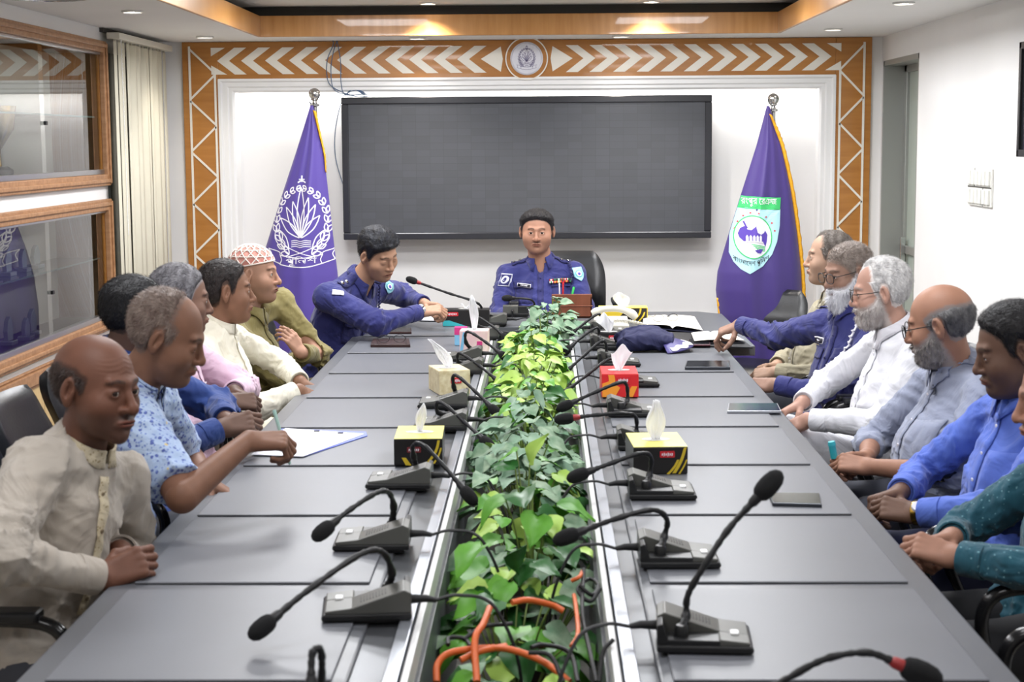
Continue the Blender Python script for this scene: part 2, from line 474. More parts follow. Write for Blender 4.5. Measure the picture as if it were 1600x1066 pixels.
# ---- led wall screen
sx0, sx1, sz0, sz1 = P(536, 260, YB).x, P(1111, 260, YB).x, P(823, 373, YB).z, P(823, 150.5, YB).z
scr = thing('wall_screen', ((sx0+sx1)/2, YB+REC, sz0), 'large dark switched-off video wall screen in a black frame on the back wall', 'screen')
gl = pm('screen_face', (74, 76, 82), 0.42, spec=0.4)
nt = gl.node_tree; w = nt.nodes.new('ShaderNodeTexBrick'); w.inputs['Scale'].default_value = 6; w.inputs['Color1'].default_value = (*lin((72, 74, 79)), 1); w.inputs['Color2'].default_value = (*lin((76, 78, 84)), 1)
w.inputs['Mortar'].default_value = (*lin((66, 68, 72)), 1); w.inputs['Mortar Size'].default_value = .006; w.offset = 0
mpn = [n for n in nt.nodes if n.type == 'MAPPING'][0]; mpn.inputs['Rotation'].default_value = (pi/2, 0, 0)
nt.links.new(mpn.outputs[0], w.inputs['Vector']); nt.links.new(w.outputs['Color'], nt.nodes['Principled BSDF'].inputs['Base Color'])
fr = pm('screen_frame', (46, 47, 52), 0.22, spec=.6)
ys = YB-.045; b = .042
MB().box((sx0+b, ys+.012, sz0+b), (sx1-b, ys+.03, sz1-b)).build('display_panel', gl, scr)
mb = MB()
for (x0, x1, z0, z1) in ((sx0, sx1, sz1-b, sz1), (sx0, sx1, sz0, sz0+b), (sx0, sx0+b, sz0+b, sz1-b), (sx1-b, sx1, sz0+b, sz1-b)):
    mb.box((x0, ys, z0), (x1, ys+.04, z1))
mb.build('bezel', fr, scr, bevel=.006)
mb = MB(); mb.box((sx0+.03, ys+.04, sz0+.03), (sx1-.03, YB+REC-.001, sz1-.03)); mb.build('housing', M['black'], scr)

# ---- cables above and left of the screen
cab = pm('blue_grey_cable', (88, 110, 140), 0.5)
mb = MB()
def pc(pts, Y, r, mb=mb, n=6): mb.tube(catmull([P(u, v, y if False else Y+dy) for (u, v, dy) in pts], 6), r, n)
pc([(514, 57, -.03), (521, 68, -.05), (511, 95, -.05), (513, 128, -.05), (530, 142, -.02), (552, 150, .02)], YB, .0028)
pc([(527, 62, -.03), (520, 85, -.045), (517, 112, -.045), (522, 140, -.04), (545, 149, .0)], YB, .0028)
pc([(526, 60, -.03), (532, 95, -.05), (533, 130, -.05), (540, 147, -.03), (570, 147, .0)], YB, .0028)
pc([(536, 152, .0), (528, 180, .1), (523, 215, .13), (525, 250, .13), (537, 292, .12)], YB, .0028)
for k in range(4):
    pc([(536+3*k, 150, .0), (548, 143-2*k, -.01), (562, 141+k, -.01), (575-2*k, 150, .0), (560, 151, .01), (540+2*k, 148, .01)], YB, .0024)
tag(mb.build('blue_cable', cab, smooth=60), 'tangle of thin blue cables hanging over the top left corner of the screen', 'cable')

# ---- switch panel and framed monitor on the right wall
t = thing('switch_board', (XR, 7.58, 1.46), 'white electrical switch board of two rows on the right wall', 'switch panel')
ya, yb2 = 7.40, 7.80; za, zb2 = P(1534, 325, 7.4).z, P(1534, 264, 7.4).z
swm = pm('switch_plastic', (222, 222, 216), 0.35)
mb = MB(); mb.box((XR-.012, ya, za), (XR, yb2, zb2)); mb.build('back_plate', swm, t, bevel=.003)
mb = MB(); zc = (za+zb2)/2
for (z0, z1) in ((za+.006, zc-.004), (zc+.004, zb2-.006)):
    for k in range(6):
        y0 = ya+.012+k*.0635
        mb.obox((XR-.016, y0+.027, (z0+z1)/2), (.012, .05, z1-z0-.012), Matrix.Rotation(.02*(-1)**k, 3, 'Y'))
mb.build('rocker_switches', swm, t, bevel=.002)
mb = MB(); mb.box((XR-.0135, ya, zc-.003), (XR-.011, yb2, zc+.003)); mb.box((XR-.0135, yb2-.12, zc), (XR-.011, yb2-.115, zb2)); mb.box((XR-.0135, ya+.13, za), (XR-.011, ya+.135, zc))
mb.build('joint_line', M['dark'], t)
t = thing('wall_monitor', (XR, 6.2, 1.62), 'black framed flat monitor at the right edge of the wall', 'monitor')
d_ = cam_rot @ Vector(((1590-800)/FPX, -(155-533)/FPX, -1)); ym_ = (XR-.06)*d_.y/d_.x
m1 = P(1592, 245, ym_); m2 = P(1592, 66, ym_)
mb = MB(); y0, y1, z0, z1 = ym_-1.15, ym_, m1.z, m2.z
for a in ((y0, y1, z1-.03, z1), (y0, y1, z0, z0+.03), (y0, y0+.03, z0, z1), (y1-.03, y1, z0, z1)): mb.box((XR-.06, a[0], a[2]), (XR, a[1], a[3]))
mb.build('frame', M['black'], t, bevel=.003)
MB().box((XR-.05, y0+.03, z0+.03), (XR-.03, y1-.03, z1-.03)).build('display_panel', pm('monitor_glass', (30, 32, 36), .15), t)

# ---- ring of the ceiling lamp and vent, upper left
p = PZ(52, -6, ZS-.06)
t = thing('ring_lamp', (p.x, p.y, ZS), 'round ceiling lamp with a thin metal rim above the upper glass cabinet', 'ceiling light')
mb = MB(); R_ = .26
mb.tube([(p.x+R_*cos(a)*.75, p.y+R_*sin(a)*1.2, ZS-.05) for a in [2*pi*k/40 for k in range(41)]], .006, 6, cap=False)
mb.build('rim', M['chrome'], t, smooth=60)
mb = MB(); mb.lathe([(0, -.012), (.15, -.012), (.17, -.006), (.17, 0)], (p.x, p.y, ZS), n=32, cap=False); mb.build('dish', pm('lamp_dish', (196, 196, 194), .3), t, smooth=50)
for a in (0.3, 2.4, 4.5):
    mb = MB(); mb.tube([(p.x+R_*cos(a)*.75, p.y+R_*sin(a)*1.2, ZS-.05), (p.x+.1*cos(a), p.y+.1*sin(a), ZS-.005)], .003, 5); mb.build('stay', M['chrome'], t)
# ================================================================== blinds, glass cabinets, flags
# ---- vertical blind in the window of the left wall
bl_w = pm('blind_fabric', (216, 211, 192), 0.8, var=.03, scale=3)
t = thing('vertical_blind', (XL, 9.2, 0), 'cream vertical blind gathered in the back left corner beside the wooden arch', 'blind')
yb0, yb1 = 8.62, 9.82
zr = P(200, 66, 8.9).z
mb = MB(); mb.box((XL+.03, yb0, zr), (XL+.10, yb1+.03, zr+.035)); mb.build('head_rail', pm('rail_cream', (214, 210, 196), .4), t, bevel=.004)
rng = random.Random(3)
y = yb0+.03; k = 0
turn = [-.09, -.09, -.08, -.09, .42, .38, -.09, .34, -.08, -.10, .40, .36, -.09, -.08]
while y < yb1:
    a = turn[k % 14]+rng.uniform(-.02, .02)     # how far each slat is turned
    w = .089; x = XL+.065+rng.uniform(-.003, .003); z0 = .35
    d = Vector((sin(a), cos(a)))*w/2
    curve = Vector((cos(a), -sin(a)))*.008
    mb = MB(); pts = [(-1, 0), (-.5, .75), (0, 1), (.5, .75), (1, 0)]
    vs = []
    for z in (z0, zr-.012):
        for s_, c_ in pts: vs.append((x+d.x*s_+curve.x*c_, y+d.y*s_+curve.y*c_, z))
    mb.add(vs, [(i, i+1, 6+i, 5+i) for i in range(4)])
    mb.box((x-.006, y-.004, zr-.03), (x+.006, y+.004, zr))
    mb.build('slat', bl_w, t, smooth=60, solid=.0012)
    y += .086; k += 1
mb = MB(); mb.tube([(XL+.10, yb0+.03, zr), (XL+.103, yb0+.03, 1.2)], .002, 5)
for i in range(40): mb.ball((XL+.103, yb0+.03, 1.2+i*.025), .003, 4)
mb.build('bead_chain', M['white'], t)
mb = MB(); mb.box((XL-.0, yb0-.02, zr+.036), (XL+.02, yb1+.04, zr+.07)); struct(mb.build('trim_blind', M['dark']))

wd = struct(MB().box((XL+.0, 8.66, .95), (XL+.012, 9.80, 2.16)).build('window_1', pm('dark_window_glass', (52, 56, 52), .15)))
# ---- display cabinets set in the left wall
glass = bpy.data.materials.new('cabinet_glass'); glass.use_nodes = True
nt = glass.node_tree; nt.nodes.clear()
out = nt.nodes.new('ShaderNodeOutputMaterial'); mx = nt.nodes.new('ShaderNodeMixShader'); tr = nt.nodes.new('ShaderNodeBsdfTransparent'); gs = nt.nodes.new('ShaderNodeBsdfGlossy')
fn = nt.nodes.new('ShaderNodeFresnel'); fn.inputs['IOR'].default_value = 2.1; gs.inputs['Roughness'].default_value = 0.0; gs.inputs['Color'].default_value = (.98, .98, .98, 1)
tr.inputs['Color'].default_value = (.90, .93, .91, 1)
nt.links.new(fn.outputs[0], mx.inputs[0]); nt.links.new(tr.outputs[0], mx.inputs[1]); nt.links.new(gs.outputs[0], mx.inputs[2]); nt.links.new(mx.outputs[0], out.inputs[0])
cab_in = pm('cabinet_back_panel', (200, 198, 190), 0.7)
lens_g = glass.copy(); lens_g.name = 'lens_glass'
[n for n in lens_g.node_tree.nodes if n.type == 'BSDF_TRANSPARENT'][0].inputs[0].default_value = (.985, .99, .99, 1)
lm = [n for n in lens_g.node_tree.nodes if n.type == 'MIX_SHADER'][0]; lens_g.node_tree.links.remove(lm.inputs[0].links[0]); lm.inputs[0].default_value = .04
crystal = pm('crystal', (205, 216, 222), .08, spec=.9)
gold = pm('gold_trophy', (200, 160, 60), .25, metal=1.0)
shelfglass = pm('shelf_glass_edge', (150, 172, 170), .1, spec=.8)
CY0, CY1 = 4.6, 8.62
CABS = ((1.462, 2.214), (.705, 1.392))
def cabinet(name, z0, z1, label, shelves):
    t = thing(name, (XL, 7.2, z0), label, 'display cabinet')
    xf = XL+.03; fw = .06; D = .27
    mb = MB()
    for (a, b_, c, d) in ((CY1-fw, CY1, z0, z1), (CY0, CY0+fw, z0, z1), (CY0+fw, CY1-fw, z1-fw, z1), (CY0+fw, CY1-fw, z0, z0+fw)):
        mb.box((XL+.001, a, c), (xf, b_, d))
    for (a, b_, c, d) in ((CY1-fw*.55, CY1-fw*.2, z0+.01, z1-.01), (CY0+fw*.4, CY1-fw*.4, z1-fw*.6, z1-fw*.25), (CY0+fw*.4, CY1-fw*.4, z0+fw*.25, z0+fw*.6)):
        mb.box((xf-.001, a, c), (xf+.01, b_, d))
    mb.build('frame', M['wood_d'], t, bevel=.005)
    a0, a1, c0, c1 = CY0+fw, CY1-fw, z0+fw, z1-fw
    mb = MB(); mb.box((XL-D, a0, c0), (XL-D+.01, a1, c1)); mb.box((XL-D, a0, c0-.01), (XL+.001, a1, c0)); mb.box((XL-D, a0, c1), (XL+.001, a1, c1+.01)); mb.build('carcass', cab_in, t)
    mb = MB(); mb.box((XL-D, a1, c0), (XL+.001, a1+.01, c1)); mb.build('side_panel', M['wood'], t)
    for sz in shelves:
        mb = MB(); mb.box((XL-D+.012, a0, sz-.004), (XL-.03, a1-.002, sz+.004)); mb.build('shelf', shelfglass, t)
    mb = MB(); mb.box((XL-.022, a0, c0), (XL+.012, a1, c0+.026)); mb.box((XL-.022, a0, c1-.012), (XL+.012, a1, c1)); mb.build('sliding_track', M['alu'], t, bevel=.002)
    ym = 7.55
    for a, b_, x in ((a0, ym+.03, XL+.004), (ym, a1-.004, XL-.006)):
        mb = MB(); mb.add([(x, a, c0+.02), (x, b_, c0+.02), (x, b_, c1-.008), (x, a, c1-.008)], [(0, 1, 2, 3)])
        mb.build('sliding_glass', glass, t)
    mb = MB(); mb.obox((XL+.012, ym+.02, (z0+z1)/2-.06), (.014, .028, .018)); mb.build('glass_lock', M['black'], t, bevel=.003)
    return t
cabinet('display_cabinet', *CABS[0], 'upper wood framed glass display cabinet on the left wall', [1.82])
cabinet('display_cabinet', *CABS[1], 'lower wood framed glass display cabinet on the left wall', [1.08])
# things kept in the cabinets
def trophy(x, y, z, s, label):
    t = thing('trophy', (x, y, z), label, 'trophy')
    mb = MB(); mb.lathe([(.045*s, 0), (.045*s, .03*s), (.03*s, .04*s)], (x, y, z), n=20); mb.build('plinth', M['black'], t, smooth=40)
    mb = MB(); mb.lathe([(.012*s, .04*s), (.01*s, .09*s), (.018*s, .10*s), (.05*s, .15*s), (.06*s, .22*s), (.055*s, .22*s), (.01*s, .13*s)], (x, y, z), n=24); mb.build('cup', gold, t, smooth=60)
    for sg in (-1, 1):
        mb = MB(); mb.tube(catmull([(x, y+sg*.052*s, z+.20*s), (x, y+sg*.085*s, z+.19*s), (x, y+sg*.075*s, z+.15*s), (x, y+sg*.045*s, z+.14*s)], 5), .005*s, 6); mb.build('handle', gold, t, smooth=60)
trophy(XL-.13, 7.30, CABS[0][0]+.06, 1.5, 'gold cup trophy standing in the upper glass cabinet')
trophy(XL-.13, 6.95, CABS[0][0]+.06, 1.2, 'smaller gold cup trophy at the left edge of the upper glass cabinet')
rng = random.Random(8)
wh = ['left end', 'second from the left', 'middle', 'second from the right', 'right end']
for row, z in ((0, CABS[1][0]+.06), (1, 1.084)):
    for k in range(5):
        y = 6.95+k*.21+rng.uniform(-.03, .03); x = XL-.14+rng.uniform(-.03, .03)
        t = thing('crystal_award', (x, y, z), 'clear crystal award, %s of the %s shelf, lower cabinet' % (wh[k], ('bottom', 'upper')[row]), 'award', 'crystal awards in the lower cabinet')
        h = rng.uniform(.10, .17); w = rng.uniform(.035, .05)
        mb = MB(); mb.box((x-.03, y-w, z), (x+.03, y+w, z+.02)); mb.build('base', crystal, t, bevel=.003)
        mb = MB(); sh = [(-w*.8, .02), (w*.8, .02), (w, h*.6), (w*.3, h), (-w*.5, h*.85), (-w, h*.5)]
        mb.prism(sh, lambda a, b, tt: (x+(tt-.5)*.022, y+a, z+b)); mb.build('plate', crystal, t, bevel=.004)
# ledge and timber panelling under the cabinets
mb = MB()
mb.box((XL, YF, .60), (XL+.03, CY1, .66)); mb.box((XL, YF, .585), (XL+.02, CY1, .60)); mb.box((XL, YF, .66), (XL+.018, CY1, .672))
struct(mb.build('trim_dado', M['wood_d'], bevel=.005))
mb = MB()
for k in range(16): mb.box((XL, YF+.02+k*.64, .09), (XL+.012, YF+.02+k*.64+.635, .585))
struct(mb.build('wall_left_panelling', M['wood_l'], bevel=.002))

# ---- flags
ball = M['chrome']; YFL = 9.42
fringe_m = pm('gold_fringe', (226, 158, 22), .7, rgb2=(240, 180, 50), scale=60)
def flag(name, rows, pole_u, ball_uv, cloth, label, fr_rows, phase, emblem):
    px = P(pole_u, 180, YFL+.03).x
    t = thing(name, (px, YFL, 0), label, 'flag')
    bc = P(ball_uv[0], ball_uv[1], YFL+.03)
    R = [(P(0, v, YFL).z, P(a, v, YFL).x, P(b, v, YFL).x) for v, a, b in rows][::-1]
    zs = [r[0] for r in R]
    def xlr(z): return np.interp(z, zs, [r[1] for r in R]), np.interp(z, zs, [r[2] for r in R])
    zt, zb = zs[-1], zs[0]
    def surf(x, z, off=0.0):
        a, b = xlr(z); x = min(max(x, a+.001), b-.001); s = (x-a)/max(b-a, 1e-4); s = min(1.0, max(0.0, s))
        g = min(1, (zt-z)/.5)
        bul = (b-a)*.30*sin(pi*s)**.7
        fold = g*(.012*sin(2*pi*(s*1.6+phase+.25*(zt-z)))+.007*sin(2*pi*(s*3.3+phase*2)))*sin(pi*s)**.5
        return Vector((x, YFL-bul-fold-off, z))
    mb = MB()
    def cloth_fn(a, b):
        z = zt+(zb-zt)*b; l, r = xlr(z)
        if a <= .7:
            q = a/.7; q = .5-.5*cos(pi*q); return surf(l+(r-l)*q, z)
        q = (a-.7)/.3; return Vector((r+(l-r)*q, YFL+(r-l)*.12*sin(pi*q), z))
    mb.grid(cloth_fn, 160, 130)
    mb.build('cloth', cloth, t, smooth=80, solid=.002)
    # fringe
    mb = MB()
    for seq in fr_rows:
        pts = [surf(P(u, v, YFL).x, P(u, v, YFL).z, .006) for u, v, w in seq]
        ws = [w for _, _, w in seq]
        pts = catmull(pts, 8); n = len(pts)
        ww = np.interp(np.linspace(0, 1, n), np.linspace(0, 1, len(ws)), ws)
        vs = []
        for i, p in enumerate(pts):
            w = ww[i]*YFL/FPX*(1+.12*sin(i*2.4)); vs += [(p.x-w*.15, p.y, p.z), (p.x+w*.45, p.y-.008+.004*sin(i*1.9), p.z-.004), (p.x+w, p.y+.004*sin(i*2.7), p.z-.006)]
        mb.add(vs, [(3*i+j, 3*i+j+1, 3*i+j+4, 3*i+j+3) for i in range(n-1) for j in (0, 1)])
    mb.build('gold_fringe', fringe_m, t, smooth=80, solid=.004)
    mb = MB(); z0 = bc.z
    mb.tube([(px, YFL+.03, .03), (px, YFL+.03, z0-.05)], .014, 14); mb.build('pole', ball, t, smooth=60)
    mb = MB(); mb.ball((px, YFL+.03, z0), .034, 14); mb.lathe([(.016, -.075), (.027, -.068), (.027, -.058), (.014, -.052), (.012, -.040), (.024, -.034), (.018, -.024)], (px, YFL+.03, z0), n=20)
    mb.build('finial', ball, t, smooth=50)
    mb = MB(); mb.lathe([(.15, 0), (.15, .012), (.05, .03), (.02, .06)], (px, YFL+.03, 0), n=32); mb.build('foot', ball, t, smooth=40)
    mb = MB(); mb.tube([(px-.005, YFL+.02, zt+.0), (px-.03, YFL+.0, zt+.02)], .004, 6); mb.build('clip', ball, t)
    emblem(t, surf)
    return t
def stroke(mb, surf, pts, w, smooth=5, closed=False, off=.003):
    """flat stroke of photo-plane points laid on the cloth"""
    q = [(Vector((P(u, v, YFL).x, P(u, v, YFL).z))) for u, v in pts]
    if smooth > 1 and len(q) > 2:
        q = [Vector((p.x, p.y)) for p in catmull([(a.x, a.y, 0) for a in q], smooth)]
    n = len(q); vs = []; hw = w*YFL/FPX/2
    for i, p in enumerate(q):
        d = (q[min(i+1, n-1)]-q[max(i-1, 0)]).normalized(); nn = Vector((-d.y, d.x))*hw
        for s_ in (-1, 1):
            a = p+nn*s_; vs.append(surf(a.x, a.y, off))
    mb.add(vs, [(2*i, 2*i+1, 2*i+3, 2*i+2) for i in range(n-1)])
def fillp(mb, surf, pts, off=.0025, n=14, smooth=0):
    """filled convex-ish outline laid on the cloth as a fan of rings"""
    q = [Vector((P(u, v, YFL).x, P(u, v, YFL).z)) for u, v in pts]
    if smooth: q = [Vector((p.x, p.y)) for p in catmull([(a.x, a.y, 0) for a in q+[q[0]]], smooth)][:-1]
    qq = []
    for i in range(len(q)):
        for k in range(3): qq.append(q[i].lerp(q[(i+1) % len(q)], k/3))
    q = qq; c = sum(q, Vector((0, 0)))/len(q); m = len(q); vs = []
    for r in range(1, n+1): vs += [surf(*(c+(p-c)*(r/n)), off) for p in q]
    fs = [((r*m+i), (r*m+(i+1) % m), ((r+1)*m+(i+1) % m), ((r+1)*m+i)) for r in range(n-1) for i in range(m)]
    fs.append(tuple(range(m)))
    mb.add(vs, fs)
def writing(mb, surf, body, cu, cv, wpx, hpx, off=.004, tilt=0.0, arc=0.0):
    vs, fs = text_mesh(body, hpx, wpx)
    out = []
    for x, y in vs:
        yy = -y+(arc*(x/(wpx/2))**2)-tilt*x
        p = P(cu+x, cv+yy, YFL); out.append(surf(p.x, p.z, off))
    mb.add(out, fs)
white_p = pm('white_print', (232, 230, 238), .6)
def lotus(pen, cx, cy, s):
    """water lily crest in strokes: pen(points, width); unit s ~ 1 px"""
    def T(x, y): return (cx+x*s, cy+y*s)
    def petal(bx, by, tx, ty, w):
        bx, by, tx, ty = float(bx), float(by), float(tx), float(ty)
        dx, dy = tx-bx, ty-by; L = sqrt(dx*dx+dy*dy); nx, ny = -dy/L, dx/L
        prof = [(0, 0), (.22, .62), (.5, 1), (.78, .62), (1, 0)]
        pen([T(bx+dx*a+nx*w*b, by+dy*a+ny*w*b) for a, b in prof], 1.7)
        pen([T(bx+dx*a-nx*w*b, by+dy*a-ny*w*b) for a, b in prof], 1.7)
    petal(0, 28, -1, -50, 6.5)
    petal(-1, 26, -15, -28, 5.5); petal(1, 26, 13, -34, 5.5)
    petal(-2, 26, -27, -19, 5.5); petal(2, 26, 24, -23, 5.5)
    petal(-2, 28, -37, -2, 6.5); petal(2, 28, 31, -6, 6)
    for k in range(4): pen([T(-16, 33+k*3), T(-8, 32+k*3), T(0, 33.5+k*3), T(8, 32+k*3), T(18, 33+k*3)], 1.1)
    for side in (-1, 1):
        for k in range(10):
            a = radians(-78+k*15.5); R_ = 48 if k < 7 else 44
            x, y = side*R_*cos(a)*.92, 6+54*sin(a)
            tx, ty = side*sin(a)*.9, -cos(a)
            L = 9+.7*k; w = 2.2+.16*k
            for q in (1, -1):
                ex, ey = x+tx*L+side*q*L*.42*cos(a), y+ty*L+q*L*.42*sin(a)
                petal(x, y, ex, ey, w)
    for side in (-1, 1):
        pen([T(side*18, 44), T(side*30, 46), T(side*46, 30), T(side*44, 12)], 1.3)
        petal(side*20, 44, side*40, 16, 5)
    pen([T(-22, 43), T(-4, 50), T(24, 58)], 1.3); pen([T(22, 43), T(4, 50), T(-24, 58)], 1.3)
    pen([T(-36, 55), T(-18, 58), T(0, 59), T(18, 58), T(36, 54)], 1.5); pen([T(-36, 69), T(-18, 72), T(0, 73), T(18, 72), T(36, 68)], 1.5)
    for side in (-1, 1):
        pen([T(side*36, 54.5), T(side*33, 62), T(side*36, 69)], 1.4)
        pen([T(side*36, 55), T(side*38, 50), T(side*58, 45)], 1.4); pen([T(side*58, 45), T(side*52, 53), T(side*56, 62)], 1.4); pen([T(side*56, 62), T(side*46, 65), T(side*36, 68)], 1.4)
    pen([T(-7, -57), T(0, -60), T(7, -57)], 2.2); pen([T(0, -68), T(0, -58)], 2.2); pen([T(-5, -62), T(5, -62)], 1.6)
def emb_left(t, surf):
    mb = MB(); lotus(lambda p, w: stroke(mb, surf, [(474+(a-477.5)*.90, b) for a, b in p], w, 4), 477.5, 342, 1.0); mb.build('lotus_crest', white_p, t)
    mb = MB(); writing(mb, surf, 'পুিলশ', 475, 405.5, 47, 15, tilt=.03); mb.build('lettering', white_p, t)
sh_b = pm('pale_blue_print', (176, 222, 232), .6); sh_g = pm('green_print', (66, 196, 112), .6); red_p = pm('red_print', (206, 60, 70), .6); pur_p = pm('purple_print', (88, 66, 168), .6); blk_p = pm('dark_print', (28, 30, 44), .6)
def Z8(x, y): return (1100+x/2.8056, 130+y/2.8056)
def emb_right(t, surf):
    mb = MB(); fillp(mb, surf, [Z8(*p) for p in ((146, 540), (236, 546), (326, 550), (322, 620), (308, 690), (285, 745), (245, 795), (187, 828), (150, 808), (122, 778), (105, 738), (110, 660), (128, 600))], .006); mb.build('shield', sh_b, t)
    mb = MB(); fillp(mb, surf, [Z8(*p) for p in ((157, 492), (240, 497), (329, 500), (324, 553), (236, 550), (144, 545))], .0075, 10); mb.build('green_band', sh_g, t)
    c = Z8(205, 670); r = 29.5
    mb = MB(); fillp(mb, surf, [(c[0]+r*.93*cos(a), c[1]+r*1.08*sin(a)) for a in [2*pi*k/24 for k in range(24)]], .0085, 10); mb.build('white_disc', white_p, t)
    mb = MB(); stroke(mb, surf, [(c[0]+r*.96*cos(a), c[1]+r*1.1*sin(a)) for a in [2*pi*k/24 for k in range(25)]], 1.5, 3, off=.010)
    for k in range(4): stroke(mb, surf, [Z8(195+8*k, 700+7*k), Z8(225, 705+7*k), Z8(255, 712+6*k)], 1.2, 4, off=.0105)
    mb.build('green_lines', sh_g, t)
    mb = MB()
    fillp(mb, surf, [Z8(*p) for p in ((142, 655), (152, 632), (172, 622), (178, 636), (196, 640), (206, 632), (216, 622), (222, 650), (238, 660), (236, 692), (200, 690), (165, 688), (148, 672))], .0105, 8)
    fillp(mb, surf, [Z8(*p) for p in ((236, 660), (250, 652), (256, 642), (266, 660), (262, 690), (256, 712), (248, 694), (238, 690))], .011, 5)
    fillp(mb, surf, [Z8(*p) for p in ((208, 726), (230, 722), (246, 722), (236, 740), (222, 738))], .011, 5)
    stroke(mb, surf, [Z8(166, 602), Z8(174, 620), Z8(180, 632)], 2.6, 4, off=.011)
    mb.build('map_shape', pur_p, t)
    mb = MB()
    for k in range(5): fillp(mb, surf, [Z8(174+14*k, 690), Z8(174+14*k, 668), Z8(179+14*k, 660), Z8(184+14*k, 668), Z8(184+14*k, 690)], .0125, 4)
    stroke(mb, surf, [Z8(168, 690), Z8(205, 688), Z8(246, 692)], 1.6, 3, off=.013)
    mb.build('monument_shape', white_p, t)
    mb = MB()
    for x, y in ((130, 634), (143, 604), (166, 578), (195, 566), (228, 568), (261, 583), (286, 609), (298, 643)):
        u, v = Z8(x, y); fillp(mb, surf, [(u+2.0*(1 if k % 2 == 0 else .5)*sin(pi*k/5), v-2.0*(1 if k % 2 == 0 else .5)*cos(pi*k/5)) for k in range(10)], .009, 3)
    mb.build('red_stars', red_p, t)
    mb = MB(); u, v = Z8(234, 520); writing(mb, surf, 'রংপুর েরঞজ', u, v, 53, 14, off=.011, tilt=-.03); mb.build('lettering', white_p, t)
    mb = MB(); u, v = Z8(196, 782); writing(mb, surf, 'বাংলােদশ পুিলশ', u, v, 54, 12, off=.011, tilt=.02, arc=-9.0); mb.build('lettering', blk_p, t)
fl1 = pm('violet_flag_satin', (80, 64, 146), .5, sheen=.2); fl2 = pm('deep_violet_flag_satin', (66, 50, 120), .5, sheen=.2)
flag('police_flag', [(168, 485, 489), (205, 474, 500), (240, 463, 506), (310, 440, 514), (390, 415, 523), (430, 406, 528), (480, 402, 532), (530, 404, 534), (620, 410, 534)], 492, (486, 147), fl1,
     'violet flag with a white lotus crest, hanging from a steel pole left of the screen', [[(490, 172, 4), (498, 205, 3), (506, 240, 2.5), (509, 268, 1)]], .1, emb_left)
flag('range_flag', [(174, 1198, 1202), (205, 1190, 1212), (235, 1182, 1222), (300, 1161, 1236), (370, 1139, 1246), (430, 1121, 1252), (458, 1118.5, 1253), (495, 1122, 1254), (540, 1134, 1253), (640, 1140, 1252)], 1208, (1208, 155), fl2,
     'deep violet flag with a green and blue shield and gold fringe, right of the screen', [[(1202, 178, 3), (1212, 205, 5), (1222, 235, 5), (1236, 300, 5), (1246, 370, 5), (1252, 430, 5), (1254, 480, 5)], [(1118, 465, 4), (1122, 497, 6), (1133, 540, 8)]], .55, emb_right)
# crest on the medallion
mb = MB()
def pen(pts, w):
    if len(pts) > 2: pts = [(p.x, p.y) for p in catmull([(a, b, 0) for a, b in pts], 3)]
    q = [P(u, v, YG-.018) for u, v in pts]; hw_ = w*.0017
    n = len(q); vs = []
    for i, p in enumerate(q):
        d = (q[min(i+1, n-1)]-q[max(i-1, 0)]).normalized(); nn = Vector((-d.z, 0, d.x))*hw_*.35
        vs += [(p+nn), (p-nn)]
    mb.add(vs, [(2*i, 2*i+1, 2*i+3, 2*i+2) for i in range(n-1)])
lotus(pen, 823, 89, .27)
mb.build('lotus_crest', pm('grey_violet_engraving', (122, 116, 150), .5), med)
# ================================================================== conference table
TC = -.053; TL, TR = -.925, .82; TZ = .75
top_m = pm('grey_laminate_top', (88, 90, 95), 0.36, var=.05, scale=2, rvar=.06)
mat_m = pm('grey_writing_panel', (97, 99, 105), 0.40, var=.04, scale=3, rvar=.05)
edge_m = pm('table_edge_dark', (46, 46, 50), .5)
groove = pm('anodised_grey_strip', (92, 94, 98), .35, metal=.6)
rail = pm('silver_cable_rail', (178, 182, 190), .3, metal=.75)
lip = pm('white_rail_lip', (206, 206, 206), .4, metal=.2)
TY_0, TY_1, HY = 1.5, 8.86, 7.35
tab = thing('conference_table', (TC, 5.0, 0), 'long grey conference table with a planted cable trough down the middle', 'table')
def wing(x0, x1, y0, y1):
    MB().box((x0, y0, TZ-.045), (x1, y1, TZ)).build('tabletop', top_m, tab, bevel=.005)
wing(TL, -.345, TY_0, 8.55); wing(.200, TR, TY_0, HY)
mb = MB(); ch = .12
mb.prism([(-.345, 8.16), (.2, 8.16), (.2, HY), (.96, HY), (.96, TY_1-ch), (.96-ch, TY_1), (-.93, TY_1), (-.93, 8.552), (-.345, 8.552)], lambda a, b, t: (a, b, TZ-.045 if t == 0 else TZ)); mb.build('head_top', top_m, tab, bevel=.004)
for side in (0, 1):
    x0, x1 = ((-.872, -.372), (.222, .765))[side]
    for i in range(-3, 9):
        y = 3.351+.63*i
        if y+.57 > (8.6, HY)[side]+.05: 
            if side == 1 or i > 8: continue
        y1 = min(y+.575, (8.5, HY-.02)[side])
        if y1-y < .2: continue
        MB().box((x0, y, TZ), (x1, y1, TZ+.005)).build('writing_panel', [mat_m], tab, bevel=.002)
        MB().box((x0+.002, y-.003, TZ), (x1-.002, y, TZ+.003)).build('panel_dark_edge', edge_m, tab)  # dark rubber underside along the panel's near edge
